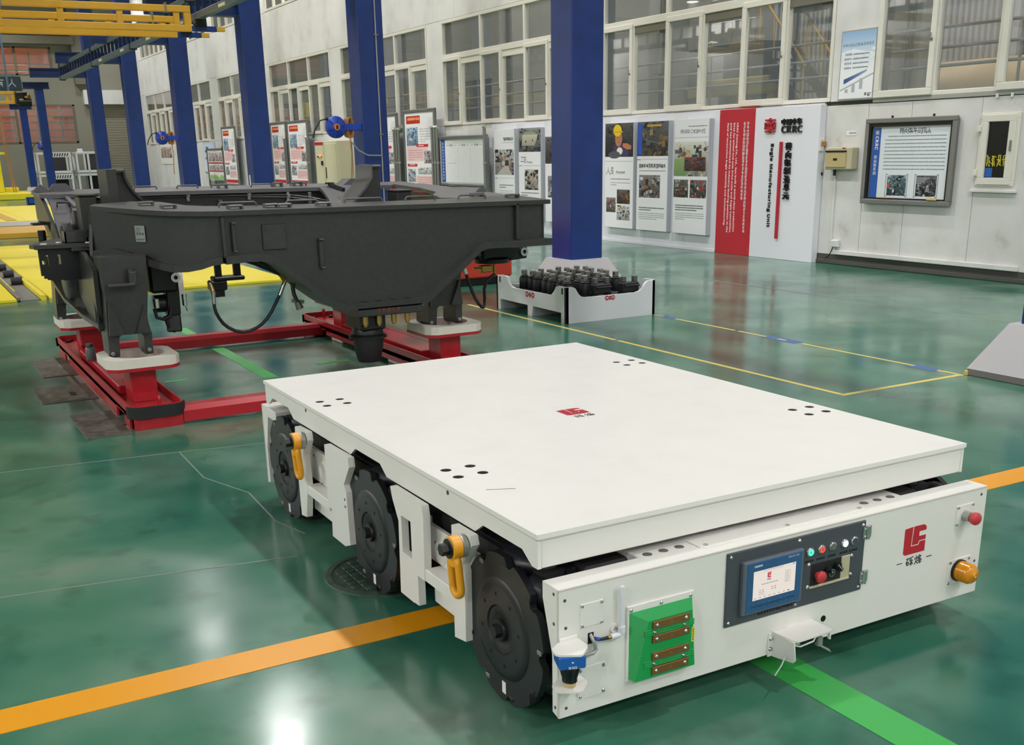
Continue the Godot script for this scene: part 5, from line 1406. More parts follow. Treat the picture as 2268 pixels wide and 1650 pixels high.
	obj("side_web", S().prism(P(fw), "xy", -9.70, -9.68), "cast_grey", t)
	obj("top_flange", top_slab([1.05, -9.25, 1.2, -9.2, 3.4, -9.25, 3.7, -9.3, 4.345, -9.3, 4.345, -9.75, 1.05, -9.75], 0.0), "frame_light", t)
	obj("bottom_flange", S().box(V(1.25, 0.97, -9.75), V(3.8, 1.0, -9.25)), "cast_grey", t)
	var pp := S()
	pp.tube([V(1.6, 1.335, -9.285), V(2.2, 1.33, -9.28), V(3.05, 1.31, -9.28), V(3.22, 1.285, -9.22), V(3.36, 1.25, -9.1)], 0.006, 6)
	pp.tube([V(2.7, 1.305, -9.285), V(3.05, 1.29, -9.28), V(3.22, 1.265, -9.22), V(3.35, 1.235, -9.1)], 0.006, 6)
	obj("brake_pipe", pp, "dull_steel", t)
	for q in [[2.194, 1.335, -9.28], [2.708, 1.325, -9.28], [3.047, 1.305, -9.27], [3.222, 1.28, -9.21]]:
		obj("pipe_clamp", S().box(V(q[0] - 0.014, q[1] - 0.05, q[2] - 0.02), V(q[0] + 0.014, q[1] + 0.045, q[2] + 0.012), 0.004).cyl(V(q[0], q[1], q[2]), V(q[0], q[1], q[2] + 0.03), 0.013, 10).cyl(V(q[0], q[1] + 0.035, q[2]), V(q[0], q[1] + 0.035, q[2] + 0.022), 0.009, 8).cyl(V(q[0], q[1] - 0.035, q[2]), V(q[0], q[1] - 0.035, q[2] + 0.022), 0.009, 8), "steel", t)
	obj("web_bracket", S().box(V(1.98, 1.26, -9.3), V(2.02, 1.28, -9.25)).box(V(2.44, 1.27, -9.3), V(2.47, 1.29, -9.25)).box(V(2.44, 1.2, -9.3), V(2.47, 1.27, -9.28)), "frame_light", t)
	for q in [[1.81, 2.0, -9.5], [2.16, 2.34, -9.5], [2.45, 2.58, -9.5], [2.78, 2.97, -9.45], [3.15, 3.3, -9.5]]: hoop(t, q[0], q[2], q[1], q[2], 0.03)
	for q in [[2.52, -9.4], [3.02, -9.45], [3.22, -9.5]]: eyelet(t, q[0], q[1], 0.08)
	# left transom, a broad curved sheet falling from the far side to the middle
	var sl := [V(1.111, 1.385, -9.35), V(1.108, 1.362, -9.25), V(1.105, 1.325, -9.13), V(1.098, 1.265, -9.0), V(1.087, 1.185, -8.8), V(1.075, 1.11, -8.6), V(1.071, 1.082, -8.5)]
	var sr := [V(1.50, 1.378, -9.35), V(1.45, 1.36, -9.25), V(1.40, 1.322, -9.13), V(1.35, 1.262, -9.0), V(1.30, 1.18, -8.8), V(1.25, 1.11, -8.6), V(1.22, 1.085, -8.5)]
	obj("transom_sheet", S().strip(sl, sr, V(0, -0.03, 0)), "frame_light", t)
	obj("transom_web", S().prism(P([-9.7, 1.40, -9.35, 1.37, -9.25, 1.345, -9.13, 1.31, -9.0, 1.25, -8.8, 1.17, -8.5, 1.06, -8.5, 0.9, -9.0, 1.02, -9.3, 1.15, -9.7, 1.18]), "zy", 1.06, 1.085), "cast_grey", t)
	obj("transom_floor", S().box(V(1.05, 1.04, -8.55), V(1.75, 1.07, -7.9), 0.01), "cast_grey", t)
	obj("transom_inner_web", S().box(V(1.70, 1.0, -9.3), V(1.73, 1.27, -7.9)), "cast_grey", t)
	obj("sheet_handle", S().tube([V(1.145, 1.295, -9.06), V(1.145, 1.325, -9.05), V(1.235, 1.325, -9.05), V(1.235, 1.295, -9.06)], 0.006, 6), "black_metal", t)
	obj("ear_plate", S().prism(P([1.03, 1.40, 1.10, 1.455, 1.16, 1.40]), "xy", -9.55, -9.5).prism(P([1.15, 1.39, 1.2, 1.455, 1.3, 1.455, 1.36, 1.39]), "xy", -9.6, -9.55), "frame_light", t)
	obj("cable_guide", S().bar(V(1.24, 1.36, -9.2), V(1.27, 1.29, -9.0), 0.03, 0.02).box(V(1.24, 1.28, -9.02), V(1.30, 1.30, -8.97)), "frame_light", t)
	obj("rubbing_block", S().prism(P([-8.72, 1.12, -8.64, 1.20, -8.64, 1.28, -8.70, 1.295, -8.76, 1.25, -8.80, 1.13]), "zy", 1.20, 1.245, 0.5), "frame_light", t)
	obj("rubbing_block", S().prism(P([-8.72, 1.1, -8.62, 1.12, -8.66, 1.19, -8.76, 1.2, -8.8, 1.1]), "zy", 1.12, 1.175, 0.5), "frame_light", t)
	for q in [[1.215, 1.335, 1.14, 1.385, -8.4], [3.69, 3.82, 1.1, 1.33, -8.4]]:
		var bx := obj("spring_seat_post", S().box(V(q[0], q[2], q[4] - 0.2), V(q[1], q[3], q[4]), 0.006), "cast_grey", t)
		obj("seat_rim", S().box(V(q[0] - 0.015, q[3], q[4] - 0.215), V(q[1] + 0.015, q[3] + 0.014, q[4] + 0.015), 0.005), "cast_grey", bx)
	obj("web_hump", S().prism(P([1.345, 1.28, 1.355, 1.385, 1.42, 1.385, 1.46, 1.36, 1.5, 1.31, 1.5, 1.28]), "xy", -8.35, -8.3), "cast_grey", t)
	# horns that rise from the two transoms
	obj("left_horn_web", S().prism(P([1.41, 1.565, 1.48, 1.565, 1.48, 1.25, 1.41, 1.25]), "xy", -8.7, -8.33).prism(P([1.48, 1.54, 1.538, 1.54, 1.542, 1.5, 1.56, 1.45, 1.59, 1.40, 1.64, 1.345, 1.70, 1.30, 1.70, 1.2, 1.48, 1.2]), "xy", -8.45, -8.40), "cast_grey", t)
	obj("left_horn_flange", S().strip([V(1.53, 1.562, -8.35), V(1.535, 1.5, -8.35), V(1.555, 1.45, -8.35), V(1.585, 1.40, -8.35), V(1.635, 1.345, -8.35), V(1.70, 1.30, -8.35)], [V(1.53, 1.562, -8.7), V(1.535, 1.5, -8.7), V(1.555, 1.45, -8.7), V(1.585, 1.40, -8.7), V(1.635, 1.345, -8.7), V(1.70, 1.30, -8.7)], V(0.015, 0.008, 0)), "cast_grey", t)
	obj("horn_cap", S().box(V(1.475, 1.545, -8.65), V(1.545, 1.568, -8.33), 0.008), "frame_light", t)
	obj("right_horn_flange", S().strip([V(3.45, 1.545, -8.35), V(3.449, 1.459, -8.35), V(3.43, 1.43, -8.35), V(3.381, 1.367, -8.35), V(3.275, 1.261, -8.35), V(3.2, 1.19, -8.35)], [V(3.456, 1.545, -8.7), V(3.452, 1.434, -8.7), V(3.43, 1.41, -8.7), V(3.389, 1.355, -8.7), V(3.274, 1.245, -8.7), V(3.2, 1.18, -8.7)], V(0.015, -0.008, 0)), "frame_light", t)
	obj("right_horn_web", S().prism(P([3.46, 1.53, 3.535, 1.53, 3.54, 1.2, 3.22, 1.2, 3.29, 1.26, 3.39, 1.36, 3.445, 1.43, 3.46, 1.46]), "xy", -8.42, -8.38), "cast_grey", t)
	obj("horn_cap", S().box(V(3.46, 1.525, -8.68), V(3.54, 1.547, -8.34), 0.008), "frame_light", t)
	# right transom
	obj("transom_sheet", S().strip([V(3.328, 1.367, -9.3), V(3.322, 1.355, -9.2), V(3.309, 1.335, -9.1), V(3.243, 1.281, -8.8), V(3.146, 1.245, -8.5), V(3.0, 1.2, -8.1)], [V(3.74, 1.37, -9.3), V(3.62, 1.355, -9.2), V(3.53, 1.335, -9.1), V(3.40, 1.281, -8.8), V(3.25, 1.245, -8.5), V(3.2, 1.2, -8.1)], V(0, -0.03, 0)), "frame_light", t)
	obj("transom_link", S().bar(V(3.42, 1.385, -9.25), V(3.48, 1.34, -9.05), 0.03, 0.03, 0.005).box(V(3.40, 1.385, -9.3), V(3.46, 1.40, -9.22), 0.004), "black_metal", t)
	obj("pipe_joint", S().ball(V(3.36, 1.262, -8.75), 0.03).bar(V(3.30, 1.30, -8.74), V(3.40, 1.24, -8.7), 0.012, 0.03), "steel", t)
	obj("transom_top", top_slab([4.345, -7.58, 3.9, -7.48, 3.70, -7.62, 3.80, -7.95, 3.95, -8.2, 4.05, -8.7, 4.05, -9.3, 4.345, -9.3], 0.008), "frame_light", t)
	obj("transom_inner_web", S().strip([V(3.72, 1.26, -7.62), V(3.82, 1.27, -7.95), V(3.97, 1.28, -8.2), V(4.07, 1.3, -8.7), V(4.07, 1.31, -9.3)], [V(3.72, 1.0, -7.62), V(3.82, 1.0, -7.95), V(3.97, 1.0, -8.2), V(4.07, 1.0, -8.7), V(4.07, 1.0, -9.3)], V(0.02, 0, 0)), "cast_grey", t)
	obj("transom_outer_web", S().box(V(4.28, 1.0, -9.7), V(4.3, 1.27, -7.5)), "cast_grey", t)
	obj("stop_block", S().prism(P([4.2, 1.28, 4.27, 1.345, 4.335, 1.345, 4.335, 1.28]), "xy", -8.5, -8.05), "frame_light", t)
	obj("stop_block", S().prism(P([3.62, 1.36, 3.70, 1.42, 3.76, 1.42, 3.76, 1.36]), "xy", -9.65, -9.45), "frame_light", t)
	# end bracket with slots, tray and cup at the left
	obj("bracket_top", S().prism(P([0.80, -8.02, 0.82, -7.95, 0.9, -7.93, 1.16, -7.9, 1.25, -7.82, 1.35, -8.3, 1.1, -8.6, 0.98, -8.45]), "xz", 1.07, 1.095), "cast_grey", t)
	var bk := S()
	bk.box(V(0.845, 0.89, -7.99), V(0.862, 1.07, -7.965)).box(V(0.862, 0.87, -7.99), V(0.882, 0.965, -7.965)).box(V(0.862, 0.99, -7.99), V(0.882, 1.07, -7.965)).box(V(0.882, 0.86, -7.99), V(0.893, 1.07, -7.965)).box(V(0.893, 0.86, -7.99), V(0.903, 0.955, -7.965)).box(V(0.893, 1.025, -7.99), V(0.903, 1.07, -7.965))
	bk.box(V(0.903, 0.855, -7.99), V(0.963, 1.07, -7.965)).box(V(0.963, 0.855, -7.99), V(0.982, 0.96, -7.965)).box(V(0.963, 1.025, -7.99), V(0.982, 1.07, -7.965)).box(V(0.982, 0.85, -7.99), V(1.22, 1.07, -7.965))
	obj("slotted_plate", bk, "black_metal", t)
	obj("oil_cup", S().box(V(1.03, 1.09, -8.0), V(1.18, 1.17, -7.99)).box(V(1.03, 1.09, -8.15), V(1.18, 1.17, -8.14)).box(V(1.03, 1.09, -8.15), V(1.04, 1.17, -7.99)).box(V(1.17, 1.09, -8.15), V(1.18, 1.13, -7.99)).box(V(1.03, 1.09, -8.15), V(1.18, 1.10, -7.99)), "cast_grey", t)
	for q in [[0.89, -8.0], [1.0, -8.08], [1.17, -7.93]]: obj("bright_boss", S().cyl(V(q[0], 1.09, q[1]), V(q[0], 1.101, q[1]), 0.022, 14), "nylon_white", t)
	obj("far_bracket", S().box(V(0.94, 1.17, -9.1), V(1.08, 1.185, -8.95), 0.004).strip([V(1.0, 1.20, -9.05), V(1.06, 1.19, -9.05), V(1.08, 1.12, -9.02), V(1.10, 1.05, -9.0)], [V(1.0, 1.20, -8.95), V(1.06, 1.19, -8.95), V(1.08, 1.12, -8.95), V(1.10, 1.05, -8.93)], V(-0.02, -0.005, 0)).cyl(V(1.0, 1.0, -9.0), V(1.0, 1.13, -9.0), 0.03, 10).cyl(V(1.0, 0.99, -9.0), V(1.0, 1.005, -9.0), 0.07, 12).tube([V(1.05, 1.0, -8.9), V(1.05, 1.06, -8.9), V(1.11, 1.06, -8.9), V(1.11, 1.0, -8.9)], 0.008, 6), "black_metal", t)
	# four guide legs
	for q in [[1.26, -7.44, 1.0], [3.545, -7.38, 1.0], [1.2, -9.4, 1.0], [3.515, -9.4, 1.0]]:
		var x: float = q[0]; var z: float = q[1]
		var tall := 1.04 if z > -8 and x < 2 else 1.0
		var o := P([-0.14, 0.395, -0.075, 0.395, -0.065, 0.52, -0.05, 0.535, 0.075, 0.535, 0.09, 0.52, 0.09, 0.395, 0.14, 0.395, 0.145, 0.54, 0.125, 0.56, 0.13, 0.66, 0.15, 0.8, 0.165, tall, -0.13, tall, -0.12, 0.78, -0.13, 0.62, -0.135, 0.56])
		for i in o.size(): o[i].x += x
		var lg := obj("guide_leg", S().prism(o, "xy", z - 0.12, z + 0.10), "cast_grey", t)
		obj("leg_gusset", S().prism(P([x - 0.13, 0.54, x - 0.11, 0.76, x - 0.03, 0.54]), "xy", z + 0.10, z + 0.135).prism(P([x + 0.04, 0.54, x + 0.11, 0.72, x + 0.135, 0.54]), "xy", z + 0.10, z + 0.135), "cast_grey", lg)
		obj("foot_pin", S().cyl(V(x - 0.12, 0.42, z + 0.1), V(x - 0.12, 0.42, z + 0.112), 0.014, 10).cyl(V(x + 0.115, 0.425, z + 0.1), V(x + 0.115, 0.425, z + 0.112), 0.014, 10), "steel", lg)
		if x < 2: obj("leg_shelf", S().box(V(x - 0.1, 0.855, z + 0.1), V(x + 0.06, 0.875, z + 0.2), 0.005).box(V(x + 0.03, 0.86, z + 0.1), V(x + 0.08, 0.945, z + 0.18), 0.006).cyl(V(x + 0.055, 0.945, z + 0.14), V(x + 0.055, 0.96, z + 0.14), 0.025, 6), "frame_grey", lg)
	obj("leg_clip", S().box(V(3.44, 0.70, -7.225), V(3.47, 0.77, -7.21), 0.004), "brass", t)
	obj("curved_brace", S().strip([V(1.0, 0.92, -9.2), V(1.0, 0.8, -8.9), V(1.02, 0.68, -8.4), V(1.06, 0.62, -7.9), V(1.09, 0.60, -7.45)], [V(1.1, 0.92, -9.2), V(1.1, 0.8, -8.9), V(1.12, 0.68, -8.4), V(1.16, 0.62, -7.9), V(1.19, 0.60, -7.45)], V(0, -0.03, 0)), "cast_grey", t)
	obj("axle_guard", S().lathe([Vector2(0.0, 0.02), Vector2(0.16, 0.02), Vector2(0.18, 0.0), Vector2(0.0, 0.0)], Transform3D(Basis(V(0, 1, 0), V(-1, 0, 0), V(0, 0, 1)), V(1.05, 0.85, -8.35)), 24), "frame_grey", t)
	obj("side_shield", S().prism(P([-7.5, 0.55, -7.45, 0.95, -7.8, 1.04, -8.1, 1.05, -8.25, 0.75, -7.9, 0.63]), "zy", 1.10, 1.13), "cast_grey", t)
	# spring base block hanging below the middle of the near side
	obj("base_block", S().box(V(2.75, 0.545, -7.55), V(3.25, 0.612, -7.04), 0.006), "cast_grey", t)
	for x in [2.82, 2.925, 3.04, 3.145]:
		obj("nut", S().cyl(V(x, 0.612, -7.075), V(x, 0.648, -7.075), 0.026, 6), "black_metal", t)
		obj("bolt", S().cyl(V(x, 0.485, -7.08), V(x, 0.545, -7.08), 0.02, 6).cyl(V(x, 0.47, -7.08), V(x, 0.49, -7.08), 0.013, 10), "brass" , t)
	obj("seat_stem", S().box(V(2.79, 0.44, -7.4), V(2.985, 0.545, -7.1), 0.01), "black_metal", t)
	obj("seat_ring", S().lathe([Vector2(0.1, 0.46), Vector2(0.11, 0.45), Vector2(0.115, 0.40), Vector2(0.14, 0.385), Vector2(0.14, 0.37), Vector2(0.10, 0.365)], Transform3D(Basis.IDENTITY, V(2.895, 0, -7.24)), 24), "black_metal", t)
	obj("rubber_seat", S().lathe([Vector2(0.0, 0.39), Vector2(0.115, 0.39), Vector2(0.105, 0.3), Vector2(0.088, 0.22), Vector2(0.08, 0.2), Vector2(0.0, 0.2)], Transform3D(Basis.IDENTITY, V(2.89, 0, -7.22)), 24), "black_rubber", t)
	var mk := S()
	for i in 5: raised(mk, "Bu0402"[i], V(2.9 + i * 0.036, 0.597, -7.04), V(0.026, 0, 0), V(0, -0.03, 0), 0.004, V(0, 0, 0.0015))
	obj("paint_mark", mk, "red_roller", t)
	obj("side_bolt", S().cyl(V(3.25, 0.58, -7.15), V(3.30, 0.58, -7.15), 0.025, 10), "dull_steel", t)
	# brake gear, hangers and hoses below
	obj("brake_unit", S().box(V(3.99, 0.82, -7.75), V(4.29, 0.935, -7.5), 0.02).cyl(V(4.14, 0.79, -7.62), V(4.14, 0.82, -7.62), 0.14, 20).box(V(3.88, 0.825, -7.66), V(4.0, 0.845, -7.58)), "black_metal", t)
	obj("brake_eye", S().prism(P([4.28, 0.80, 4.28, 0.92, 4.38, 0.925, 4.43, 0.895, 4.425, 0.81]), "xy", -7.62, -7.56), "black_metal", t)
	obj("eye_bush", S().lathe([Vector2(0.016, 0.0), Vector2(0.016, 0.022), Vector2(0.034, 0.022), Vector2(0.034, 0.0)], Transform3D(Basis(V(1, 0, 0), V(0, 0, 1), V(0, -1, 0)), V(4.395, 0.862, -7.56)), 18), "steel", t)
	obj("brass_valve", S().box(V(4.02, 0.72, -7.63), V(4.12, 0.775, -7.57), 0.006).cyl(V(3.96, 0.755, -7.6), V(4.02, 0.755, -7.6), 0.008, 8).cyl(V(4.14, 0.70, -7.58), V(4.14, 0.79, -7.58), 0.013, 8), "brass", t)
	obj("air_hose", S().tube([V(3.73, 0.78, -7.3), V(3.745, 0.745, -7.3), V(3.764, 0.69, -7.3), V(3.784, 0.635, -7.3), V(3.81, 0.575, -7.3), V(3.84, 0.525, -7.3), V(3.87, 0.497, -7.31), V(3.90, 0.488, -7.33), V(3.935, 0.50, -7.38), V(3.97, 0.535, -7.44), V(4.0, 0.6, -7.5), V(4.05, 0.66, -7.55), V(4.14, 0.70, -7.58)], 0.013, 8), "black_rubber", t)
	obj("hose_ferrule", S().cyl(V(3.715, 0.83, -7.3), V(3.742, 0.755, -7.3), 0.016, 10), "nylon_white", t)
	obj("hose_hanger", S().bar(V(1.975, 0.99, -7.7), V(1.975, 0.83, -7.7), 0.045, 0.03).bar(V(2.11, 0.99, -7.7), V(2.11, 0.83, -7.7), 0.05, 0.03).box(V(1.93, 0.80, -7.76), V(2.15, 0.83, -7.64), 0.008).box(V(1.9, 0.735, -7.74), V(2.02, 0.805, -7.64), 0.01).box(V(1.93, 0.69, -7.72), V(2.0, 0.74, -7.66)), "black_metal", t)
	obj("air_hose", S().tube([V(1.852, 0.70, -7.4), V(1.85, 0.66, -7.4), V(1.858, 0.62, -7.4), V(1.875, 0.58, -7.4), V(1.9, 0.54, -7.4), V(1.935, 0.508, -7.4), V(1.98, 0.482, -7.4), V(2.03, 0.469, -7.4), V(2.08, 0.472, -7.4), V(2.13, 0.488, -7.4), V(2.17, 0.51, -7.4), V(2.21, 0.545, -7.4), V(2.25, 0.595, -7.4), V(2.29, 0.66, -7.4), V(2.32, 0.71, -7.4)], 0.012, 8), "black_rubber", t)
	obj("hose_ferrule", S().cyl(V(1.853, 0.76, -7.4), V(1.851, 0.68, -7.4), 0.014, 10).cyl(V(2.315, 0.70, -7.4), V(2.365, 0.80, -7.4), 0.014, 10), "steel", t)
	obj("hose_bracket", S().cyl(V(1.853, 0.75, -7.4), V(1.9, 0.78, -7.65), 0.018, 8).bar(V(2.365, 0.79, -7.4), V(2.30, 0.9, -7.4), 0.025, 0.025), "brass", t)
	obj("sand_pipe", S().tube([V(2.40, 0.88, -7.4), V(2.41, 0.80, -7.4), V(2.42, 0.70, -7.4), V(2.445, 0.63, -7.4)], 0.015, 8), "frame_grey", t)
	obj("pipe_nozzle", S().cone(V(2.44, 0.645, -7.4), V(2.457, 0.595, -7.4), 0.022, 0.028, 12).bar(V(2.40, 0.655, -7.4), V(2.49, 0.64, -7.4), 0.012, 0.025), "dull_steel", t)
	obj("cable_bundle", S().tube([V(2.05, 0.99, -7.5), V(2.18, 0.94, -7.45), V(2.26, 0.9, -7.42), V(2.34, 0.86, -7.4)], 0.03, 8), "black_metal", t)
	obj("brake_cylinder", S().box(V(1.47, 0.76, -7.8), V(1.66, 1.0, -7.55), 0.02).cyl(V(1.5, 0.68, -7.65), V(1.6, 0.68, -7.65), 0.06, 16), "black_metal", t)
	obj("eye_bush", S().lathe([Vector2(0.014, 0.0), Vector2(0.014, 0.03), Vector2(0.032, 0.03), Vector2(0.032, 0.0)], Transform3D(Basis(V(1, 0, 0), V(0, 0, 1), V(0, -1, 0)), V(1.64, 0.862, -7.55)), 18), "steel", t)
	obj("slack_adjuster", S().bar(V(1.62, 0.78, -7.62), V(1.615, 0.60, -7.62), 0.1, 0.09, 0.008).bar(V(1.615, 0.60, -7.62), V(1.61, 0.485, -7.6), 0.1, 0.09, 0.008), "black_metal", t)
	obj("adjuster_screw", S().cyl(V(1.49, 0.67, -7.52), V(1.49, 0.73, -7.52), 0.022, 12).cyl(V(1.70, 0.66, -7.6), V(1.70, 0.74, -7.6), 0.018, 12).tube([V(1.70, 0.68, -7.6), V(1.715, 0.62, -7.6)], 0.008, 6).box(V(1.665, 0.74, -7.62), V(1.70, 0.98, -7.58)), "chrome", t)
	obj("adjuster_hose", S().tube([V(1.48, 0.66, -7.55), V(1.49, 0.60, -7.55), V(1.53, 0.585, -7.55), V(1.58, 0.60, -7.56), V(1.6, 0.66, -7.57)], 0.012, 8).tube([V(1.55, 0.6, -7.58), V(1.57, 0.52, -7.58), V(1.61, 0.49, -7.6)], 0.014, 8), "black_rubber", t)

func round_ring(x0: float, x1: float, z0: float, z1: float, r: float) -> Array:
	var out := []
	for q in [[x1 - r, z1 - r, 0.0], [x0 + r, z1 - r, 90.0], [x0 + r, z0 + r, 180.0], [x1 - r, z0 + r, 270.0]]:
		for k in 7:
			var an := deg_to_rad(q[2] + k * 15.0)
			out.append(Vector2(q[0] + r * cos(an), q[1] + r * sin(an)))
	return out

func ring_wall(s: Sh, pts: Array, y0: float, y1: float, th: float, i0 := 0, i1 := -1) -> void:  # an upright wall along a closed outline
	var k := pts.size()
	var n := k if i1 < 0 else i1
	var c := Vector2.ZERO
	for p in pts: c += p / k
	var a := []; var b := []
	for i in range(i0, n + 1):
		var p: Vector2 = pts[i % k]
		a.append(V(p.x, y1, p.y)); b.append(V(p.x, y0, p.y))
	for i in a.size() - 1:
		var d: Vector3 = a[i + 1] - a[i]
		if d.length() < 1e-4: continue
		var nn := V(d.z, 0, -d.x).normalized()
		if nn.dot(a[i] - V(c.x, y1, c.y)) < 0: nn = -nn
		var o := -nn * th
		s.quad(a[i], a[i + 1], b[i + 1], b[i], nn)
		s.quad(a[i] + o, a[i + 1] + o, b[i + 1] + o, b[i] + o, -nn)
		s.quad(a[i], a[i + 1], a[i + 1] + o, a[i] + o, Vector3.UP)
		s.quad(b[i], b[i + 1], b[i + 1] + o, b[i] + o, Vector3.DOWN)

func stand() -> void:
	var t := thing("support_stand", "red steel support stand with four white nylon pads under the dark frame", "stand", V(2.4, 0, -8.5))
	for bx in [1.2925, 3.555]:
		var x0: float = bx - 0.1725
		var x1: float = bx + 0.1725
		var left: bool = bx < 2
		var z0 := -10.17; var z1 := -6.85
		var out := round_ring(x0, x1, z0, z1, 0.075)
		obj("beam_tray", S().prism(PackedVector2Array(out), "xz", 0.085, 0.105), "red_worn", t)
		var w := S()
		ring_wall(w, out, 0.085, 0.152, 0.014)
		obj("beam_rim", w, "red_worn", t)
		var sd := S()
		for x in [x0 + 0.004, x1 - 0.018]:
			for q in [[-10.09, -9.72], [-9.5, -7.37], [-7.1, -6.93]]: sd.box(V(x, 0.0 if left else 0.03, q[0]), V(x + 0.014, 0.09, q[1]))
			sd.box(V(x, 0.07, -10.0), V(x + 0.014, 0.09, -7.0))
		sd.box(V(x0 + 0.02, 0.0, -6.875), V(x1 - 0.02, 0.084, -6.862)).box(V(x0 + 0.06, 0.0, -10.17), V(x1 - 0.06, 0.09, -10.158))
		obj("beam_side", sd, "red_worn", t)
		var rb := S()
		ring_wall(rb, round_ring(x0 - 0.012, x1 + 0.012, z0 - 0.012, z1 + 0.012, 0.085), 0.075, 0.148, 0.012, 0, 13)
		ring_wall(rb, round_ring(x0 - 0.012, x1 + 0.012, z0 - 0.012, z1 + 0.012, 0.085), 0.075, 0.148, 0.012, 14, 27)
		obj("rubber_bumper", rb, "black_rubber", t)
		obj("beam_cover", S().box(V(bx - 0.115, 0.105, -9.2), V(bx + 0.115, 0.168, -7.52), 0.006), "red_worn", t)
		for z in ([-7.12, -9.75] if left else [-7.95, -9.25]): obj("nylon_foot", S().box(V(x0 + 0.012, 0, z - 0.13 if not left else z - 0.02), V(x1 - 0.012, 0.085, z + 0.13 if not left else z + 0.03), 0.008), "nylon_white", t)
		for e in [1.0, -1.0]:
			var zc := -7.33 if e > 0 else -9.4
			var zb := (z1 - 0.14) if e > 0 else (z0 + 0.14)
			obj("pedestal", S().box(V(bx - 0.085, 0.1, zc - 0.11), V(bx + 0.085, 0.33, zc + 0.11), 0.008), "red_worn", t)
			obj("pad_plate", S().prism(octagon(bx, zc, 0.232, 0.06), "xz", 0.33, 0.352), "red_worn", t)
			obj("nylon_pad", pad(bx, zc), "nylon_white", t)
			for q in [[-0.085, 0.03], [-0.06, 0.075], [0.085, 0.01], [0.10, 0.05]]:
				obj("bolt", S().cyl(V(bx + q[0], 0.105, zb + q[1] * e), V(bx + q[0], 0.122, zb + q[1] * e), 0.02, 6).cyl(V(bx + q[0], 0.105, zb + q[1] * e), V(bx + q[0], 0.109, zb + q[1] * e), 0.026, 12), "black_metal", t)
			var hk := []
			for k in 9: hk.append(V(bx + 0.03, 0.17 + 0.02 * sin(PI * k / 8.0), zb + 0.05 * e + 0.02 * cos(PI * k / 8.0)))
			obj("lifting_hook", S().tube([V(bx + 0.03, 0.105, zb + 0.05 * e + 0.02)] + hk + [V(bx + 0.03, 0.105, zb + 0.05 * e - 0.02)], 0.008, 6), "red_paint", t)
	for q in [[-6.99, -6.865], [-9.76, -9.61]]:
		obj("cross_beam", S().prism(P([q[0], 0.02, q[0], 0.118, q[1] - 0.03, 0.118, q[1], 0.088, q[1], 0.02]), "zy", 1.45, 3.40), "red_paint", t)
	for z in [-7.45, -9.3]: obj("cover_screw", S().cyl(V(1.22, 0.168, z), V(1.22, 0.185, z), 0.012, 8).cyl(V(1.25, 0.168, z + 0.05), V(1.25, 0.185, z + 0.05), 0.012, 8), "black_metal", t)
	var b := thing("grease_bottle", "small dark grey bottle with a cap on the left red beam", "bottle", V(1.185, 0.168, -8.66))
	obj("bottle_body", S().lathe([Vector2(0, 0.0), Vector2(0.034, 0.0), Vector2(0.037, 0.006), Vector2(0.037, 0.085), Vector2(0.03, 0.098), Vector2(0.024, 0.103), Vector2(0, 0.103)], Transform3D(Basis.IDENTITY, V(1.185, 0.168, -8.66)), 20), "frame_light", b)
	obj("bottle_cap", S().lathe([Vector2(0.026, 0.103), Vector2(0.027, 0.125), Vector2(0.024, 0.13), Vector2(0, 0.13)], Transform3D(Basis.IDENTITY, V(1.185, 0.168, -8.66)), 20), "frame_grey", b)
	# steel plates let into the floor along the left beam
	var labs := ["steel floor plate beside the back of the left red beam", "steel floor plate beside the middle of the left red beam", "steel floor plate at the front corner of the left red beam"]
	var pls := [[0.86, 1.16, -9.9, -9.03], [0.73, 1.11, -8.62, -8.01], [0.84, 1.11, -7.55, -6.80]]
	for i in 3:
		var q: Array = pls[i]
		var fp := thing("floor_plate", labs[i], "floor plate", V(q[0], 0, q[2]), "steel plates let into the floor")
		obj("plate", S().box(V(q[0], 0, q[2]), V(q[1], 0.004, q[3]), 0.002), "steel_plate", fp)
		if i != 1: obj("cover_disc", S().cyl(V(q[1] - 0.04, 0.003, q[2] + 0.4), V(q[1] - 0.04, 0.006, q[2] + 0.4), 0.09, 24), "dull_steel", fp)
		else: obj("pull_slot", S().box(V(q[1] - 0.16, 0.003, q[2] + 0.28), V(q[1] - 0.12, 0.0055, q[2] + 0.42)), "black_metal", fp)
	var m := thing("manhole_cover", "round green manhole cover with a squared pattern beside the carrier's middle wheel", "manhole cover", V(1.45, 0, -3.82))
	obj("cover_ring", S().lathe([Vector2(0.225, 0.002), Vector2(0.225, 0.006), Vector2(0.25, 0.006), Vector2(0.255, 0.0)], Transform3D(Basis.IDENTITY, V(1.55, 0, -3.82)), 36), "manhole_green", m)
	obj("cover_disc", S().cyl(V(1.55, 0, -3.82), V(1.55, 0.003, -3.82), 0.225, 36), "manhole_green", m)
	var st := S()
	for i in range(-5, 6):
		for j in range(-5, 6):
			var x := 1.55 + i * 0.042; var z := -3.82 + j * 0.042
			if Vector2(x - 1.55, z + 3.82).length() < 0.2: st.box(V(x - 0.017, 0.002, z - 0.017), V(x + 0.017, 0.006, z + 0.017), 0.002)
	obj("raised_squares", st, "manhole_green", m)

func octagon(x: float, z: float, h: float, c: float) -> PackedVector2Array:
	return P([x - h + c, z - h, x + h - c, z - h, x + h, z - h + c, x + h, z + h - c, x + h - c, z + h, x - h + c, z + h, x - h, z + h - c, x - h, z - h + c])

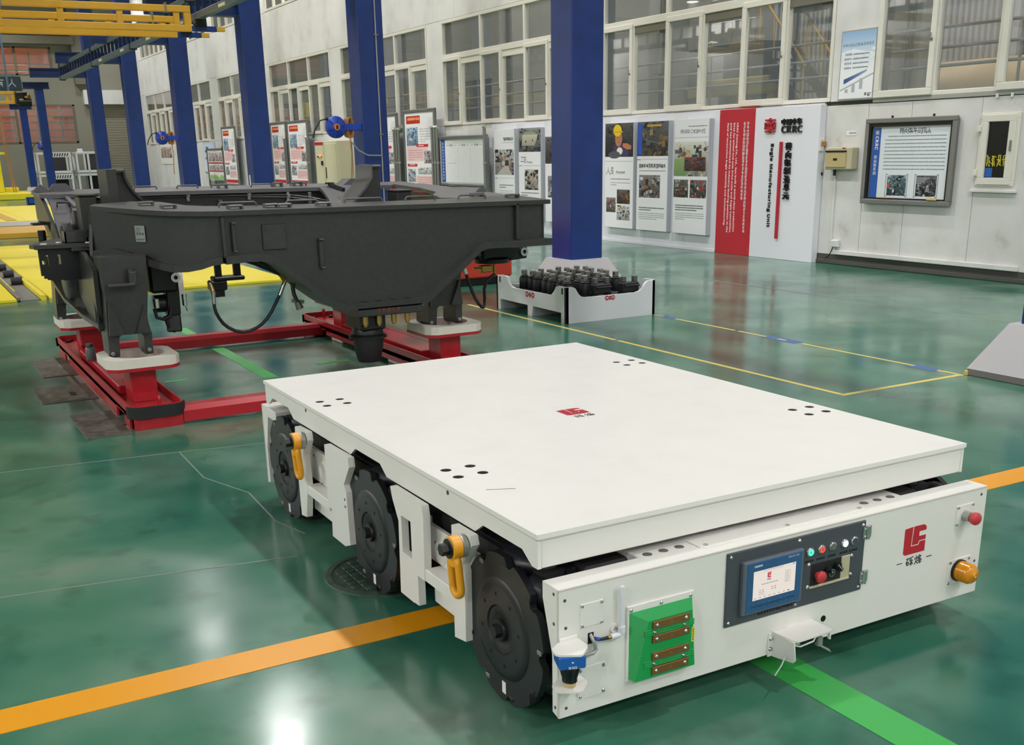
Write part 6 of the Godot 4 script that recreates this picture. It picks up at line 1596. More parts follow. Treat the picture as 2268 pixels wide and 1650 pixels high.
func pad(x: float, z: float) -> Sh:
	var s := S()
	var oc := octagon(x, z, 0.235, 0.06)
	var k := 32
	var y0 := 0.352; var y1 := 0.41
	for i in k:
		var q := []
		for e in 2:
			var an := TAU * (i + e) / k
			var d := Vector2(cos(an), sin(an))
			var far := d * 0.235
			for j in 8:
				var hit: Variant = Geometry2D.segment_intersects_segment(Vector2(x, z), Vector2(x, z) + d, oc[j], oc[(j + 1) % 8])
				if hit != null: far = (hit as Vector2) - Vector2(x, z)
			q.append([Vector2(x, z) + d * 0.18, Vector2(x, z) + far, d])
		var a: Vector2 = q[0][0]; var b: Vector2 = q[1][0]; var c: Vector2 = q[1][1]; var e2: Vector2 = q[0][1]
		s.quad(V(a.x, y1, a.y), V(b.x, y1, b.y), V(c.x, y1, c.y), V(e2.x, y1, e2.y), Vector3.UP)
		s.quad(V(a.x, y1, a.y), V(b.x, y1, b.y), V(b.x, y0, b.y), V(a.x, y0, a.y), V(-q[0][2].x, 0, -q[0][2].y))
		var dd := c - e2
		s.quad(V(e2.x, y1, e2.y), V(c.x, y1, c.y), V(c.x, y0, c.y), V(e2.x, y0, e2.y), V(dd.y, 0, -dd.x).normalized() * (1.0 if V(dd.y, 0, -dd.x).dot(V(e2.x - x, 0, e2.y - z)) > 0 else -1.0))
	return s

func pallet() -> void:
	var t := thing("steel_pallet", "white steel pallet with raised corners carrying black knuckle joints", "pallet", V(6.16, 0, -9.57))
	var x0 := 5.63; var x1 := 6.70; var z0 := -10.27; var z1 := -8.87
	var long := P([z0, 0, z0, 0.355, z0 + 0.2, 0.362, z0 + 0.23, 0.35, z0 + 0.27, 0.29, z0 + 0.31, 0.262, z0 + 0.37, 0.25, z1 - 0.31, 0.25, z1 - 0.27, 0.262, z1 - 0.22, 0.30, z1 - 0.19, 0.342, z1 - 0.16, 0.352, z1, 0.352, z1, 0, z1 - 0.09, 0, z1 - 0.09, 0.1, z1 - 0.635, 0.105, z1 - 0.655, 0, z1 - 0.74, 0, z1 - 0.74, 0.105, z1 - 1.315, 0.108, z1 - 1.315, 0])
	for x in [x0, x1 - 0.03]: obj("side_panel", S().prism(long, "zy", x, x + 0.03), "cold_white", t)
	var short := P([x0, 0, x0, 0.352, x0 + 0.08, 0.352, x0 + 0.11, 0.335, x0 + 0.15, 0.275, x0 + 0.18, 0.25, x0 + 0.23, 0.24, x1 - 0.24, 0.24, x1 - 0.19, 0.252, x1 - 0.15, 0.28, x1 - 0.12, 0.325, x1 - 0.09, 0.345, x1, 0.348, x1, 0])
	for z in [z0, z1 - 0.03]: obj("end_panel", S().prism(short, "xy", z, z + 0.03), "cold_white", t)
	obj("deck", S().box(V(x0 + 0.02, 0.19, z0 + 0.02), V(x1 - 0.02, 0.21, z1 - 0.02)), "chassis_dark", t)
	obj("foot_wall", S().box(V(x0 + 0.03, 0, z1 - 0.74), V(x1 - 0.03, 0.19, z1 - 0.655)).box(V(x0 + 0.03, 0, z0), V(x1 - 0.03, 0.19, z0 + 0.085)).box(V(x0 + 0.03, 0, z1 - 0.09), V(x1 - 0.03, 0.19, z1 - 0.03)), "cold_white", t)
	for q in [[x0 - 0.002, 0.31, z1 - 0.07], [x0 - 0.002, 0.315, z0 + 0.08]]: obj("lifting_slot", S().box(V(q[0], q[1] - 0.03, q[2] - 0.015), V(q[0] + 0.004, q[1] + 0.03, q[2] + 0.015), 0.002), "black_metal", t)
	# the numbered red stickers: 1 - 3 on the side, 24 - 27 on the end
	for e in 2:
		var words2: Array = [["21", "23"], ["24", "27"]][e]
		for k in 3:
			var c := V(6.11 + k * 0.036, 0.215, z1 + 0.001) if e else V(x0 - 0.001, 0.215, -9.62 + k * 0.06)
			var nn := V(0, 0, 1) if e else V(-1, 0, 0)
			var st := obj("number_sticker", S().cyl(c, c + nn * 0.0015, 0.024 if e else 0.03, 20 if k != 1 else 4), "red_sign", t)
			var right := V(1, 0, 0) if e else V(0, 0, 1)
			if k == 1: obj("sticker_dash", S().bar(c + nn * 0.002 - right * 0.012 - V(0, 0.003, 0), c + nn * 0.002 + right * 0.012 + V(0, 0.003, 0), 0.004, 0.002), "letter_white", st)
			else: txt("sticker_number", words2[0 if k == 0 else 1], 0.02, "letter_white", st, Transform3D(Basis(right, V(0, 1, 0), nn), c + nn * 0.002 - right * 0.015), 0.03)
	# knuckle joints
	var proto: Node3D = null
	var rows := [[5.87, 7, "in the pallet's left row"], [6.06, 7, "in the pallet's second row"], [6.30, 7, "in the pallet's third row"], [6.52, 6, "in the pallet's right row"]]
	for r in rows.size():
		for k in rows[r][1]:
			var at := V(rows[r][0] + (0.02 if k % 2 else 0.0), 0.21, -10.08 + k * 0.142 + (0.03 if r % 2 else 0.0))
			var lab: String = "black knuckle joint, %s from the back %s" % [ORD[k], rows[r][2]]
			if proto == null:
				proto = thing("knuckle_joint", lab, "joint", at, "black knuckle joints on the white pallet")
				obj("barrel", S().lathe([Vector2(0, 0), Vector2(0.052, 0), Vector2(0.056, 0.006), Vector2(0.056, 0.112), Vector2(0.052, 0.12), Vector2(0, 0.12)], Transform3D(Basis.IDENTITY, at), 18), "black_rubber", proto)
				obj("collar", S().lathe([Vector2(0.046, 0.12), Vector2(0.048, 0.132), Vector2(0.036, 0.142), Vector2(0.0, 0.142)], Transform3D(Basis.IDENTITY, at), 18), "black_metal", proto)
				var hd := obj("fork_head", S().box(at + V(-0.026, 0.14, -0.026), at + V(0.026, 0.205, 0.026), 0.007), "dull_steel", proto)
				obj("pin_hole", S().cyl(at + V(-0.028, 0.175, 0), at + V(0.028, 0.175, 0), 0.011, 10), "black_metal", hd)
			else:
				copy(proto, at, lab, 0.2 * sin(k * 2.3 + r))
	for q in [[6.16, -9.05, "nearer black twin socket block on the pallet, behind its front corner"], [6.47, -9.0, "black twin socket block at the pallet's front right"]]:
		var bk := thing("socket_block", q[2], "block", V(q[0], 0.21, q[1]), "twin socket blocks on the pallet")
		obj("block_body", S().box(V(q[0] - 0.1, 0.235, q[1] - 0.05), V(q[0] + 0.1, 0.335, q[1] + 0.04), 0.01), "black_rubber", bk)
		obj("block_flange", S().box(V(q[0] - 0.09, 0.295, q[1] + 0.03), V(q[0] + 0.09, 0.312, q[1] + 0.07), 0.004).box(V(q[0] - 0.11, 0.21, q[1] - 0.04), V(q[0] - 0.06, 0.24, q[1] + 0.03)).box(V(q[0] + 0.06, 0.21, q[1] - 0.04), V(q[0] + 0.11, 0.24, q[1] + 0.03)), "black_metal", bk)
		for s in [-1, 1]: obj("block_head", S().box(V(q[0] + s * 0.07 - 0.024, 0.335, q[1] - 0.03), V(q[0] + s * 0.07 + 0.024, 0.395, q[1] + 0.02), 0.006), "frame_light", bk)

func mir(a: Array, flip: bool) -> PackedVector2Array:   # outlines in (z, y); mirrored about the middle of the carrier for its other end
	return P(a)

func mark(s1: Sh, o: Vector3, right: Vector3, down: Vector3, deep: Vector3) -> void:   # the red two part emblem of the carrier
	for poly in [[0, 0.03, 0.37, 0.0, 0.33, 0.72, 0.70, 0.72, 0.74, 0.60, 1, 0.60, 1, 1.0, 0.1, 1.0, 0, 0.93], [0.42, 0, 0.88, 0, 1, 0.09, 1, 0.22, 0.68, 0.22, 0.68, 0.40, 1, 0.40, 1, 0.56, 0.70, 0.56, 0.66, 0.68, 0.375, 0.68]]:
		s1.prism(P(poly), "xy", 0, 1, 0.85, Transform3D(Basis(right, down, deep), o))

func screw(parent: Node, at: Vector3, nn: Vector3, r := 0.005) -> void:
	obj("screw", S().cone(at, at + nn * r * 0.7, r, r * 0.55, 10), "steel", parent)

func wheel(t: Node, xo: float, z: float, dir: float) -> void:   # dir points outwards along x
	var c := V(xo, 0.252, z)
	var w := Node3D.new()
	w.name = "wheel"
	w.set_meta("base", Vector3.ZERO)
	w.position = -(t.get_meta("base") as Vector3)
	t.add_child(w, true)
	var pts := PackedVector2Array()
	var k := 9
	for i in 144:
		var an := TAU * i / 144.0
		var ph := fposmod(an * k / TAU + 0.2, 1.0)
		var r := 0.243
		if ph < 0.30: r = 0.243 - 0.026 * sin(PI * ph / 0.30)
		pts.append(Vector2(z + r * cos(an), 0.252 + r * sin(an)))
	var d0 := xo; var d1 := xo - dir * 0.022
	obj("side_disc", S().prism(pts, "zy", d1, d0, 0.9), "tyre_black", w)
	obj("inner_disc", S().prism(pts, "zy", xo - dir * 0.15, xo - dir * 0.17, 0.9), "tyre_black", w)
	var ax := Transform3D(Basis(V(0, 1, 0), V(dir, 0, 0), V(0, 0, -1 if dir > 0 else 1)), c)
	obj("disc_face", S().lathe([Vector2(0.075, 0.001), Vector2(0.08, 0.009), Vector2(0.14, 0.009), Vector2(0.158, 0.006), Vector2(0.165, 0.0)], ax, 40), "tyre_black", w)
	obj("hub_cup", S().lathe([Vector2(0.0, 0.001), Vector2(0.05, 0.001), Vector2(0.055, 0.004), Vector2(0.075, 0.004)], ax, 28), "black_rubber", w)
	obj("hub_boss", S().lathe([Vector2(0.0, 0.014), Vector2(0.034, 0.014), Vector2(0.037, 0.01), Vector2(0.037, 0.0)], ax, 20), "black_metal", w)
	obj("hub_nut", S().cyl(c + V(dir * 0.012, 0, 0), c + V(dir * 0.032, 0, 0), 0.022, 6), "black_metal", w)
	for i in 8:
		var an := TAU * i / 8.0 + 0.2
		var p := c + V(dir * 0.008, 0.115 * sin(an), 0.115 * cos(an))
		obj("disc_screw", S().cyl(p, p + V(dir * 0.003, 0, 0), 0.006, 8), "black_metal", w)
	for i in k:
		var an := TAU * (i + 0.0) / k + 0.06
		var rad := V(0, sin(an), cos(an)); var tan := V(0, cos(an), -sin(an))
		var m := V(xo - dir * 0.085, 0.252, z) + rad * 0.203
		var axis := (V(dir, 0, 0) + tan).normalized()
		var prf := []
		for j in 11:
			var q := -1.0 + 2.0 * j / 10.0
			prf.append(Vector2(0.046 - 0.016 * q * q, q * 0.1))
		prf[0].x = 0.0; prf[10].x = 0.0
		var sidev := axis.cross(rad).normalized()
		obj("roller", S().lathe(prf, Transform3D(Basis(sidev, axis, sidev.cross(axis)), m), 16), "roller_black", w)
		var e := V(xo + dir * 0.001, 0.252, z) + rad * 0.222
		obj("axle_clip", S().box(e - V(0.002, 0.007, 0.012), e + V(0.002, 0.007, 0.012), 0.002), "dull_steel" if i % 3 == 0 else "black_metal", w)
	if dir < 0: obj("disc_label", S().box(V(xo - 0.001, 0.252 - 0.215, z - 0.006), V(xo, 0.252 - 0.175, z + 0.016)), "paper", w)

func lift_ring(t: Node, z: float) -> void:
	var r := Node3D.new()
	r.name = "lifting_ring"
	r.set_meta("base", Vector3.ZERO)
	r.position = -(t.get_meta("base") as Vector3)
	t.add_child(r, true)
	var x := 1.40
	var y := 0.475
	obj("base_washer", S().cyl(V(x, y, z), V(x - 0.018, y, z), 0.037, 24), "galvanised", r)
	obj("swivel_body", S().lathe([Vector2(0.030, 0.0), Vector2(0.038, 0.004), Vector2(0.038, 0.034), Vector2(0.03, 0.038), Vector2(0, 0.038)], Transform3D(Basis(V(0, 1, 0), V(-1, 0, 0), V(0, 0, 1)), V(x - 0.016, y, z)), 24).box(V(x - 0.052, y - 0.065, z - 0.02), V(x - 0.02, y - 0.01, z + 0.02), 0.008), "lift_yellow", r)
	obj("hex_bolt", S().cyl(V(x - 0.054, y, z), V(x - 0.058, y, z), 0.032, 20).cyl(V(x - 0.056, y, z), V(x - 0.083, y, z), 0.02, 6), "black_metal", r)
	var lp := []
	for k in 9:
		var an := PI * k / 8.0
		lp.append(V(x - 0.036, y - 0.05 + 0.022 * sin(an), z - 0.026 * cos(an)))
	for k in 9:
		var an := PI * k / 8.0
		lp.append(V(x - 0.03, y - 0.135 - 0.026 * sin(an), z + 0.028 * cos(an)))
	obj("ring_link", S().tube(lp, 0.0125, 10, true), "lift_yellow", r)

func grid_top(s: Sh, xs: Array, zs: Array, hx: Array, hz: Array, y: float, r: float, deep: float) -> void:   # a flat top with round holes sunk in it
	for i in xs.size() - 1:
		for j in zs.size() - 1:
			var a := V(xs[i], y, zs[j]); var b := V(xs[i + 1], y, zs[j + 1])
			var c := (a + b) / 2
			var is_hole := false
			for u in hx:
				for w in hz:
					if absf(c.x - u) < 1e-3 and absf(c.z - w) < 1e-3: is_hole = true
			if not is_hole:
				s.quad(a, V(b.x, y, a.z), b, V(a.x, y, b.z), Vector3.UP)
				continue
			var h := (b - a) / 2
			var n := 24
			for k in n:
				var q := []
				for e in 2:
					var an := TAU * (k + e) / n
					var d := V(cos(an), 0, sin(an))
					var m := 1.0 / maxf(absf(d.x) / h.x, absf(d.z) / h.z)
					q.append(c + d * r); q.append(c + d * m)
				s.quad(q[0], q[2], q[3], q[1], Vector3.UP)
				s.quad(q[0], q[2], q[2] - V(0, deep, 0), q[0] - V(0, deep, 0), (c - q[0]).normalized())

func carrier() -> void:
	var t := thing("transport_carrier", "low white flat topped transport carrier with black wheels and a control panel", "transport carrier", V(2.325, 0, -3.68))
	var z0 := -4.96; var z1 := -2.415
	# deck
	var hx := [1.505, 1.597, 3.068, 3.16]
	var hz := [-4.365, -4.275, -3.129, -3.037]
	var xs := [1.436]; var zs := [z0]
	for u in hx: xs.append_array([u - 0.03, u + 0.03])
	for u in hz: zs.append_array([u - 0.03, u + 0.03])
	xs.append(3.214); zs.append(z1)
	var top := S()
	grid_top(top, xs, zs, hx, hz, 0.62, 0.0195, 0.035)
	for q in [[V(xs[0], 0, z0), V(xs[9], 0, z0), V(0, 0, -1)], [V(xs[0], 0, z1), V(xs[9], 0, z1), V(0, 0, 1)], [V(xs[0], 0, z0), V(xs[0], 0, z1), V(-1, 0, 0)], [V(xs[9], 0, z0), V(xs[9], 0, z1), V(1, 0, 0)]]:
		top.quad(q[0] + V(0, 0.62, 0), q[1] + V(0, 0.62, 0), q[1] + V(0, 0.605, 0), q[0] + V(0, 0.605, 0), q[2])
	top.quad(V(xs[0], 0.605, z0), V(xs[9], 0.605, z0), V(xs[9], 0.605, z1), V(xs[0], 0.605, z1), Vector3.DOWN)
	obj("deck_plate", top, "deck_white", t)
	for u in hx:
		for w in hz: obj("hole_bottom", S().cyl(V(u, 0.575, w), V(u, 0.588, w), 0.0193, 16).cone(V(u, 0.588, w), V(u, 0.6185, w), 0.0192, 0.0192, 20, false), "hole_grey", t)
	var side := P([-4.95, 0.607, -2.42, 0.607, -2.42, 0.514, -2.452, 0.514, -2.508, 0.549, -2.747, 0.549, -2.80, 0.514, -3.498, 0.512, -3.556, 0.549, -3.80, 0.549, -3.853, 0.514, -4.55, 0.514, -4.614, 0.553, -4.845, 0.553, -4.91, 0.514, -4.95, 0.514])
	for x in [[1.44, 1.452], [3.198, 3.21]]: obj("deck_skirt", S().prism(side, "zy", x[0], x[1]), "white_paint", t)
	for z in [[-2.432, -2.42], [-4.955, -4.943]]: obj("deck_skirt", S().box(V(1.452, 0.514, z[0]), V(3.198, 0.607, z[1]), 0.003), "white_paint", t)
	for z in [-4.366, -2.986]: obj("skirt_hole", S().cyl(V(1.4385, 0.59, z), V(1.4405, 0.59, z), 0.008, 12), "gap_dark", t)
	obj("weld_seam", S().box(V(1.445, 0.598, -2.423), V(3.205, 0.606, -2.417), 0.002).box(V(1.438, 0.598, -4.95), V(1.444, 0.606, -2.42), 0.002), "white_seam", t)
	obj("deck_scratch", S().bar(V(1.515, 0.6204, -2.863), V(1.60, 0.6204, -2.822), 0.003, 0.0006), "ink_grey", t)
	# body below the deck
	obj("chassis", S().box(V(1.62, 0.12, -4.9), V(3.03, 0.47, -2.45), 0.01), "chassis_dark", t)
	obj("lift_box", S().box(V(1.9, 0.46, -4.7), V(2.75, 0.6, -2.62)), "chassis_dark", t)
	for x in [1.50, 3.03]: obj("side_beam", S().box(V(x, 0.40, -4.86), V(x + 0.12, 0.46, -2.5)), "chassis_dark", t)
	# side frames with their notches
	for sx in 2:
		var a := 1.405 if sx == 0 else 3.245
		var b := 1.432 if sx == 0 else 3.218
		var i0 := 1.465 if sx == 0 else 3.185
		var i1 := 1.485 if sx == 0 else 3.165
		var lo := minf(a, i1); var hi := maxf(a, i1)
		obj("frame_plate", S().prism(P([-3.385, 0.513, -3.30, 0.513, -3.30, 0.122, -3.336, 0.122, -3.325, 0.40, -3.37, 0.47]), "zy", a, b).prism(P([-3.30, 0.513, -3.22, 0.513, -3.22, 0.427, -3.30, 0.427]), "zy", a, b).prism(P([-3.30, 0.29, -3.22, 0.29, -3.22, 0.122, -3.30, 0.122]), "zy", a, b).prism(P([-3.22, 0.513, -3.122, 0.513, -3.112, 0.475, -3.122, 0.24, -3.178, 0.24, -3.178, 0.126, -3.22, 0.124]), "zy", a, b), "white_paint", t)
		obj("frame_plate", S().prism(P([-2.897, 0.513, -2.767, 0.515, -2.757, 0.485, -2.826, 0.40, -2.814, 0.38, -2.82, 0.134, -2.90, 0.12]), "zy", a, b), "white_paint", t)
		obj("frame_plate", S().prism(P([-4.43, 0.51, -4.28, 0.515, -4.27, 0.48, -4.335, 0.40, -4.32, 0.26, -4.36, 0.11, -4.43, 0.10, -4.44, 0.4]), "zy", a, b), "white_paint", t)
		obj("frame_plate", S().prism(P([-4.06, 0.513, -3.797, 0.518, -3.79, 0.48, -3.862, 0.39, -3.84, 0.365, -3.83, 0.145, -3.89, 0.122, -4.035, 0.122, -4.024, 0.246, -4.06, 0.246]), "zy", a, b), "white_paint", t)
		for q in [[0.238, 0.285, -3.121, -2.901], [0.223, 0.268, -4.332, -4.058]]: obj("frame_shelf", S().box(V(lo + 0.002, q[0], q[2]), V(hi - 0.002, q[1], q[3]), 0.003), "white_paint", t)
		for q in [[0.286, 0.415, -3.25, -2.85], [0.269, 0.412, -4.47, -4.03]]: obj("gear_plate", S().box(V(minf(i0, i1), q[0], q[2]), V(maxf(i0, i1), q[1], q[3]), 0.003), "white_paint", t)
		for q in [[0.13, 0.236, -3.176, -2.93], [0.12, 0.221, -4.42, -4.06]]: obj("lower_box", S().box(V(minf(i0, i1), q[0], q[2]), V(maxf(i0, i1) + 0.02, q[1], q[3]), 0.003), "white_paint", t)
		if sx == 0:
			for q in [[-3.05, 0.38], [-3.0, 0.35], [-3.15, 0.36], [-3.12, 0.29], [-3.0, 0.28], [-3.20, 0.39], [-4.38, 0.38], [-4.3, 0.36], [-4.2, 0.37], [-4.3, 0.27], [-4.18, 0.26]]: obj("plate_hole", S().cyl(V(i0 - 0.001, q[1], q[0]), V(i0 + 0.001, q[1], q[0]), 0.006, 10), "gap_dark", t)
			for z in [-3.11, -4.27]: obj("gear_cover", S().lathe([Vector2(0.0, 0.002), Vector2(0.036, 0.002), Vector2(0.038, 0.004), Vector2(0.042, 0.004), Vector2(0.044, 0.0)], Transform3D(Basis(V(0, 1, 0), V(-1, 0, 0), V(0, 0, 1)), V(i0, 0.335, z)), 24), "white_paint", t)
			for z in [-3.233, -4.455]:
				for k in 6: obj("weld_dot", S().ball(V(i0, 0.26 + k * 0.025, z), 0.004, 6), "white_seam", t)
			for q in [[-3.86, 0.33], [-3.86, 0.30]]: obj("plate_hole", S().cyl(V(a - 0.001, q[1], q[0]), V(a + 0.001, q[1], q[0]), 0.006, 10), "gap_dark", t)
			obj("grey_plug", S().box(V(1.43, 0.325, -3.275), V(1.47, 0.405, -3.235), 0.008), "panel_grey", t)
			obj("plug_lead", S().tube([V(1.45, 0.33, -3.25), V(1.45, 0.305, -3.24), V(1.445, 0.295, -3.225), V(1.46, 0.30, -3.21)], 0.006, 6), "dull_steel", t)
			obj("window_back", S().box(V(1.47, 0.28, -3.32), V(1.48, 0.44, -3.2)), "box_beige", t)
			lift_ring(t, -2.80)
			lift_ring(t, -4.31)
	for z in [-2.62, -3.655, -4.69]:
		wheel(t, 1.43, z, -1.0)
		wheel(t, 3.22, z, 1.0)
	# the two end bumpers
	for e in 2:
		var b := Node3D.new()
		b.name = "end_bumper"
		b.set_meta("base", Vector3.ZERO)
		b.position = -(t.get_meta("base") as Vector3)
		t.add_child(b, true)
		var f := func(zv: float) -> float: return zv if e == 0 else -7.345 - zv
		var pr := [[-2.31, 0.49], [-2.31, 0.092], [-2.345, 0.10], [-2.345, 0.28], [-2.395, 0.44], [-2.395, 0.49]]
		var pv := PackedVector2Array()
		for q in pr: pv.append(Vector2(f.call(q[0]), q[1]))
		obj("bumper_box", S().prism(pv, "zy", 1.44, 3.212), "white_paint", b)
		obj("bumper_edge", S().box(V(1.44, 0.484, f.call(-2.313)), V(3.212, 0.4905, f.call(-2.3085)), 0.002).box(V(1.438, 0.092, f.call(-2.318)), V(1.442, 0.49, f.call(-2.3095)), 0.0015), "white_seam", b)
		obj("rear_box", S().box(V(1.775, 0.13, f.call(-2.70)), V(2.88, 0.489, f.call(-2.39)), 0.003), "white_paint", b)
		if e == 1:
			obj("end_ledge", S().box(V(1.44, 0.44, f.call(-2.52)), V(1.78, 0.489, f.call(-2.39)), 0.003), "white_paint", b)
			continue
		obj("top_cover", S().prism(P([1.975, -2.68, 1.975, -2.36, 1.99, -2.346, 2.655, -2.346, 2.67, -2.36, 2.67, -2.68]), "xz", 0.489, 0.494), "white_paint", b)
		for q in [[2.0, -2.365], [2.33, -2.365], [2.645, -2.365]]: obj("screw", S().cyl(V(q[0], 0.494, q[1]), V(q[0], 0.497, q[1]), 0.007, 10), "steel", b)
		for q in [1.811, 1.87, 1.93, 2.709, 2.772, 2.834]: obj("top_hole", S().cyl(V(q, 0.489, -2.404), V(q, 0.4905, -2.404), 0.015, 18), "dull_steel", b)
		for q in [[1.46, 0.455], [1.463, 0.371], [1.464, 0.12], [3.184, 0.463], [3.186, 0.38], [3.189, 0.213], [3.189, 0.13]]: obj("screw_hole", S().cyl(V(q[0], q[1], -2.311), V(q[0], q[1], -2.3092), 0.005, 10), "gap_dark", b)
		for q in [[-2.335, 0.47], [-2.335, 0.38], [-2.33, 0.12]]: obj("screw_hole", S().cyl(V(1.4388, q[1], q[0]), V(1.4405, q[1], q[0]), 0.005, 10), "gap_dark", b)
		obj("lead_hole", S().cyl(V(2.46, 0.162, -2.311), V(2.46, 0.162, -2.3088), 0.011, 16), "black_metal", b)
		obj("cable_slot", S().box(V(1.537, 0.303, -2.311), V(1.557, 0.338, -2.3088), 0.001), "black_metal", b)
	front_face(t)

func plate(t: Node, called: String, x0: float, x1: float, y0: float, y1: float, th: float, m: String, inset := 0.012) -> MeshInstance3D:
	var o := obj(called, S().box(V(x0, y0, -2.311), V(x1, y1, -2.31 + th), 0.0025), m, t)
	for x in [x0 + inset, x1 - inset]:
		for y in [y0 + inset, y1 - inset]: screw(o, V(x, y, -2.31 + th), V(0, 0, 1), 0.006)
	return o

func front_face(t: Node3D) -> void:
	var f := -2.31
	plate(t, "cover_plate", 1.51, 1.588, 0.359, 0.432, 0.003, "white_paint", 0.006)
	plate(t, "cover_plate", 1.50, 1.60, 0.134, 0.236, 0.003, "white_paint", 0.01)
	# charging contacts
	var c := plate(t, "contact_plate", 1.668, 1.912, 0.147, 0.389, 0.006, "white_paint", 0.014)
	for y in [0.16, 0.376]: screw(c, V(1.79, y, f + 0.006), V(0, 0, 1), 0.006)
	var zb := f + 0.006; var zf := f + 0.034
	var g := S()
	var bq := [V(1.676, 0.158, zb), V(1.904, 0.158, zb), V(1.904, 0.368, zb), V(1.676, 0.368, zb)]
	var fq := [V(1.68, 0.158, zf), V(1.90, 0.158, zf), V(1.885, 0.342, zf), V(1.725, 0.342, zf)]
	g.t3(fq[0], fq[1], fq[2], V(0, 0, 1), V(0, 0, 1), V(0, 0, 1)); g.t3(fq[0], fq[2], fq[3], V(0, 0, 1), V(0, 0, 1), V(0, 0, 1))
	g.quad(bq[2], bq[3], fq[3], fq[2], V(0, 0.73, 0.68)); g.quad(bq[0], bq[3], fq[3], fq[0], V(-0.7, 0.3, 0.65)); g.quad(bq[1], bq[2], fq[2], fq[1], V(0.95, 0, 0.3)); g.quad(bq[0], bq[1], fq[1], fq[0], V(0, -1, 0))
	obj("green_housing", g, "green_plastic", c)
	for y in [0.326, 0.282, 0.226, 0.180]:
		obj("copper_bar", S().box(V(1.738, y - 0.012, zf - 0.004), V(1.872, y + 0.012, zf + 0.006), 0.001), "copper", c)
		for x in [1.752, 1.858]: screw(c, V(x, y, zf + 0.006), V(0, 0, 1), 0.006)
		obj("bar_hole", S().cyl(V(1.805, y, zf + 0.005), V(1.805, y, zf + 0.0065), 0.005, 10), "brass", c)
	for y in [0.304, 0.203]:
		for d in [-0.007, 0.0, 0.007]: obj("housing_rib", S().bar(V(1.71, y + d, zf), V(1.892, y + d, zf), 0.004, 0.006, 0.001), "green_plastic", c)
		for x in [1.747, 1.855]: screw(c, V(x, y, zf + 0.003), V(0, 0, 1), 0.0065)
	obj("yellow_label", S().box(V(1.884, 0.238, zf), V(1.894, 0.285, zf + 0.001)), "label_yellow", c)
	var yl := S()
	for k in 5: yl.box(V(1.8875, 0.243 + k * 0.008, zf + 0.001), V(1.8905, 0.248 + k * 0.008, zf + 0.0015))
	obj("label_lettering", yl, "ink_black", c)
	# aerial with its lead
	var a := Node3D.new()
	a.name = "aerial"; a.set_meta("base", Vector3.ZERO); a.position = -(t.get_meta("base") as Vector3)
	t.add_child(a, true)
	obj("aerial_rod", S().box(V(1.633, 0.335, f + 0.014), V(1.648, 0.468, f + 0.024), 0.005).cyl(V(1.64, 0.325, f + 0.019), V(1.64, 0.342, f + 0.019), 0.012, 14), "cold_white", a)
	obj("aerial_boss", S().cyl(V(1.626, 0.333, f), V(1.626, 0.333, f + 0.008), 0.014, 18).box(V(1.62, 0.31, f), V(1.645, 0.33, f + 0.01), 0.004), "white_paint", a)
	screw(a, V(1.626, 0.333, f + 0.008), V(0, 0, 1), 0.006)
	obj("aerial_joint", S().cyl(V(1.632, 0.318, f + 0.02), V(1.602, 0.318, f + 0.02), 0.0085, 12), "cold_white", a)
	obj("aerial_connector", S().cyl(V(1.602, 0.318, f + 0.02), V(1.592, 0.318, f + 0.02), 0.006, 10), "brass", a)
	obj("aerial_lead", S().tube([V(1.595, 0.318, f + 0.02), V(1.57, 0.319, f + 0.02), V(1.55, 0.322, f + 0.008), V(1.545, 0.324, f - 0.01)], 0.005, 8), "black_rubber", a)
	obj("lead_sleeve", S().cyl(V(1.556, 0.321, f + 0.012), V(1.566, 0.319, f + 0.019), 0.0058, 8), "reel_blue", a)
	obj("grey_lead", S().tube([V(1.548, 0.335, f - 0.01), V(1.545, 0.325, f + 0.01), V(1.552, 0.305, f + 0.015), V(1.555, 0.29, f + 0.015), V(1.545, 0.28, f + 0.016), V(1.52, 0.283, f + 0.02), V(1.49, 0.29, f + 0.03)], 0.0055, 8), "galvanised", a)
	# corner scanner between two shelf plates
	var s := Node3D.new()
	s.name = "corner_scanner"; s.set_meta("base", Vector3.ZERO); s.position = -(t.get_meta("base") as Vector3)
	t.add_child(s, true)
	for y in [0.333, 0.222]: obj("shelf_plate", S().prism(P([1.402, -2.285, 1.437, -2.31, 1.503, -2.31, 1.50, -2.258, 1.494, -2.246, 1.462, -2.216, 1.45, -2.213, 1.40, -2.243, 1.394, -2.255]), "xz", y - 0.006, y, 0.5), "white_paint", s)
	obj("shelf_bracket", S().box(V(1.44, 0.205, f), V(1.50, 0.345, f + 0.005), 0.002), "white_paint", s)
	var sc := Transform3D(Basis(Vector3.UP, -0.33), V(1.443, 0, -2.258))
	obj("scanner_head", S().box(V(-0.038, 0.288, -0.036), V(0.038, 0.327, 0.036), 0.004, sc), "scanner_blue", s)
	obj("scanner_window", S().lathe([Vector2(0.03, 0.288), Vector2(0.03, 0.278), Vector2(0.022, 0.25), Vector2(0.022, 0.238), Vector2(0, 0.236)], sc, 24), "black_glass", s)
	obj("scanner_seat", S().lathe([Vector2(0.018, 0.238), Vector2(0.018, 0.224), Vector2(0.0, 0.224)], sc, 18), "clear_cover", s)
	obj("scanner_lens", S().box(V(-0.003, 0.308, 0.036), V(0.003, 0.312, 0.0365), 0, sc), "paper", s)
	txt("scanner_lettering", "SICK", 0.007, "letter_white", s, sc * Transform3D(Basis(V(-1, 0, 0), V(0, -1, 0), V(0, 0, 1)), V(0.012, 0.2945, 0.0365)), 0.024, true, 0.0008)
	# control panel
	var p := plate(t, "control_panel", 2.035, 2.616, 0.232, 0.476, 0.007, "panel_grey", 0.014)
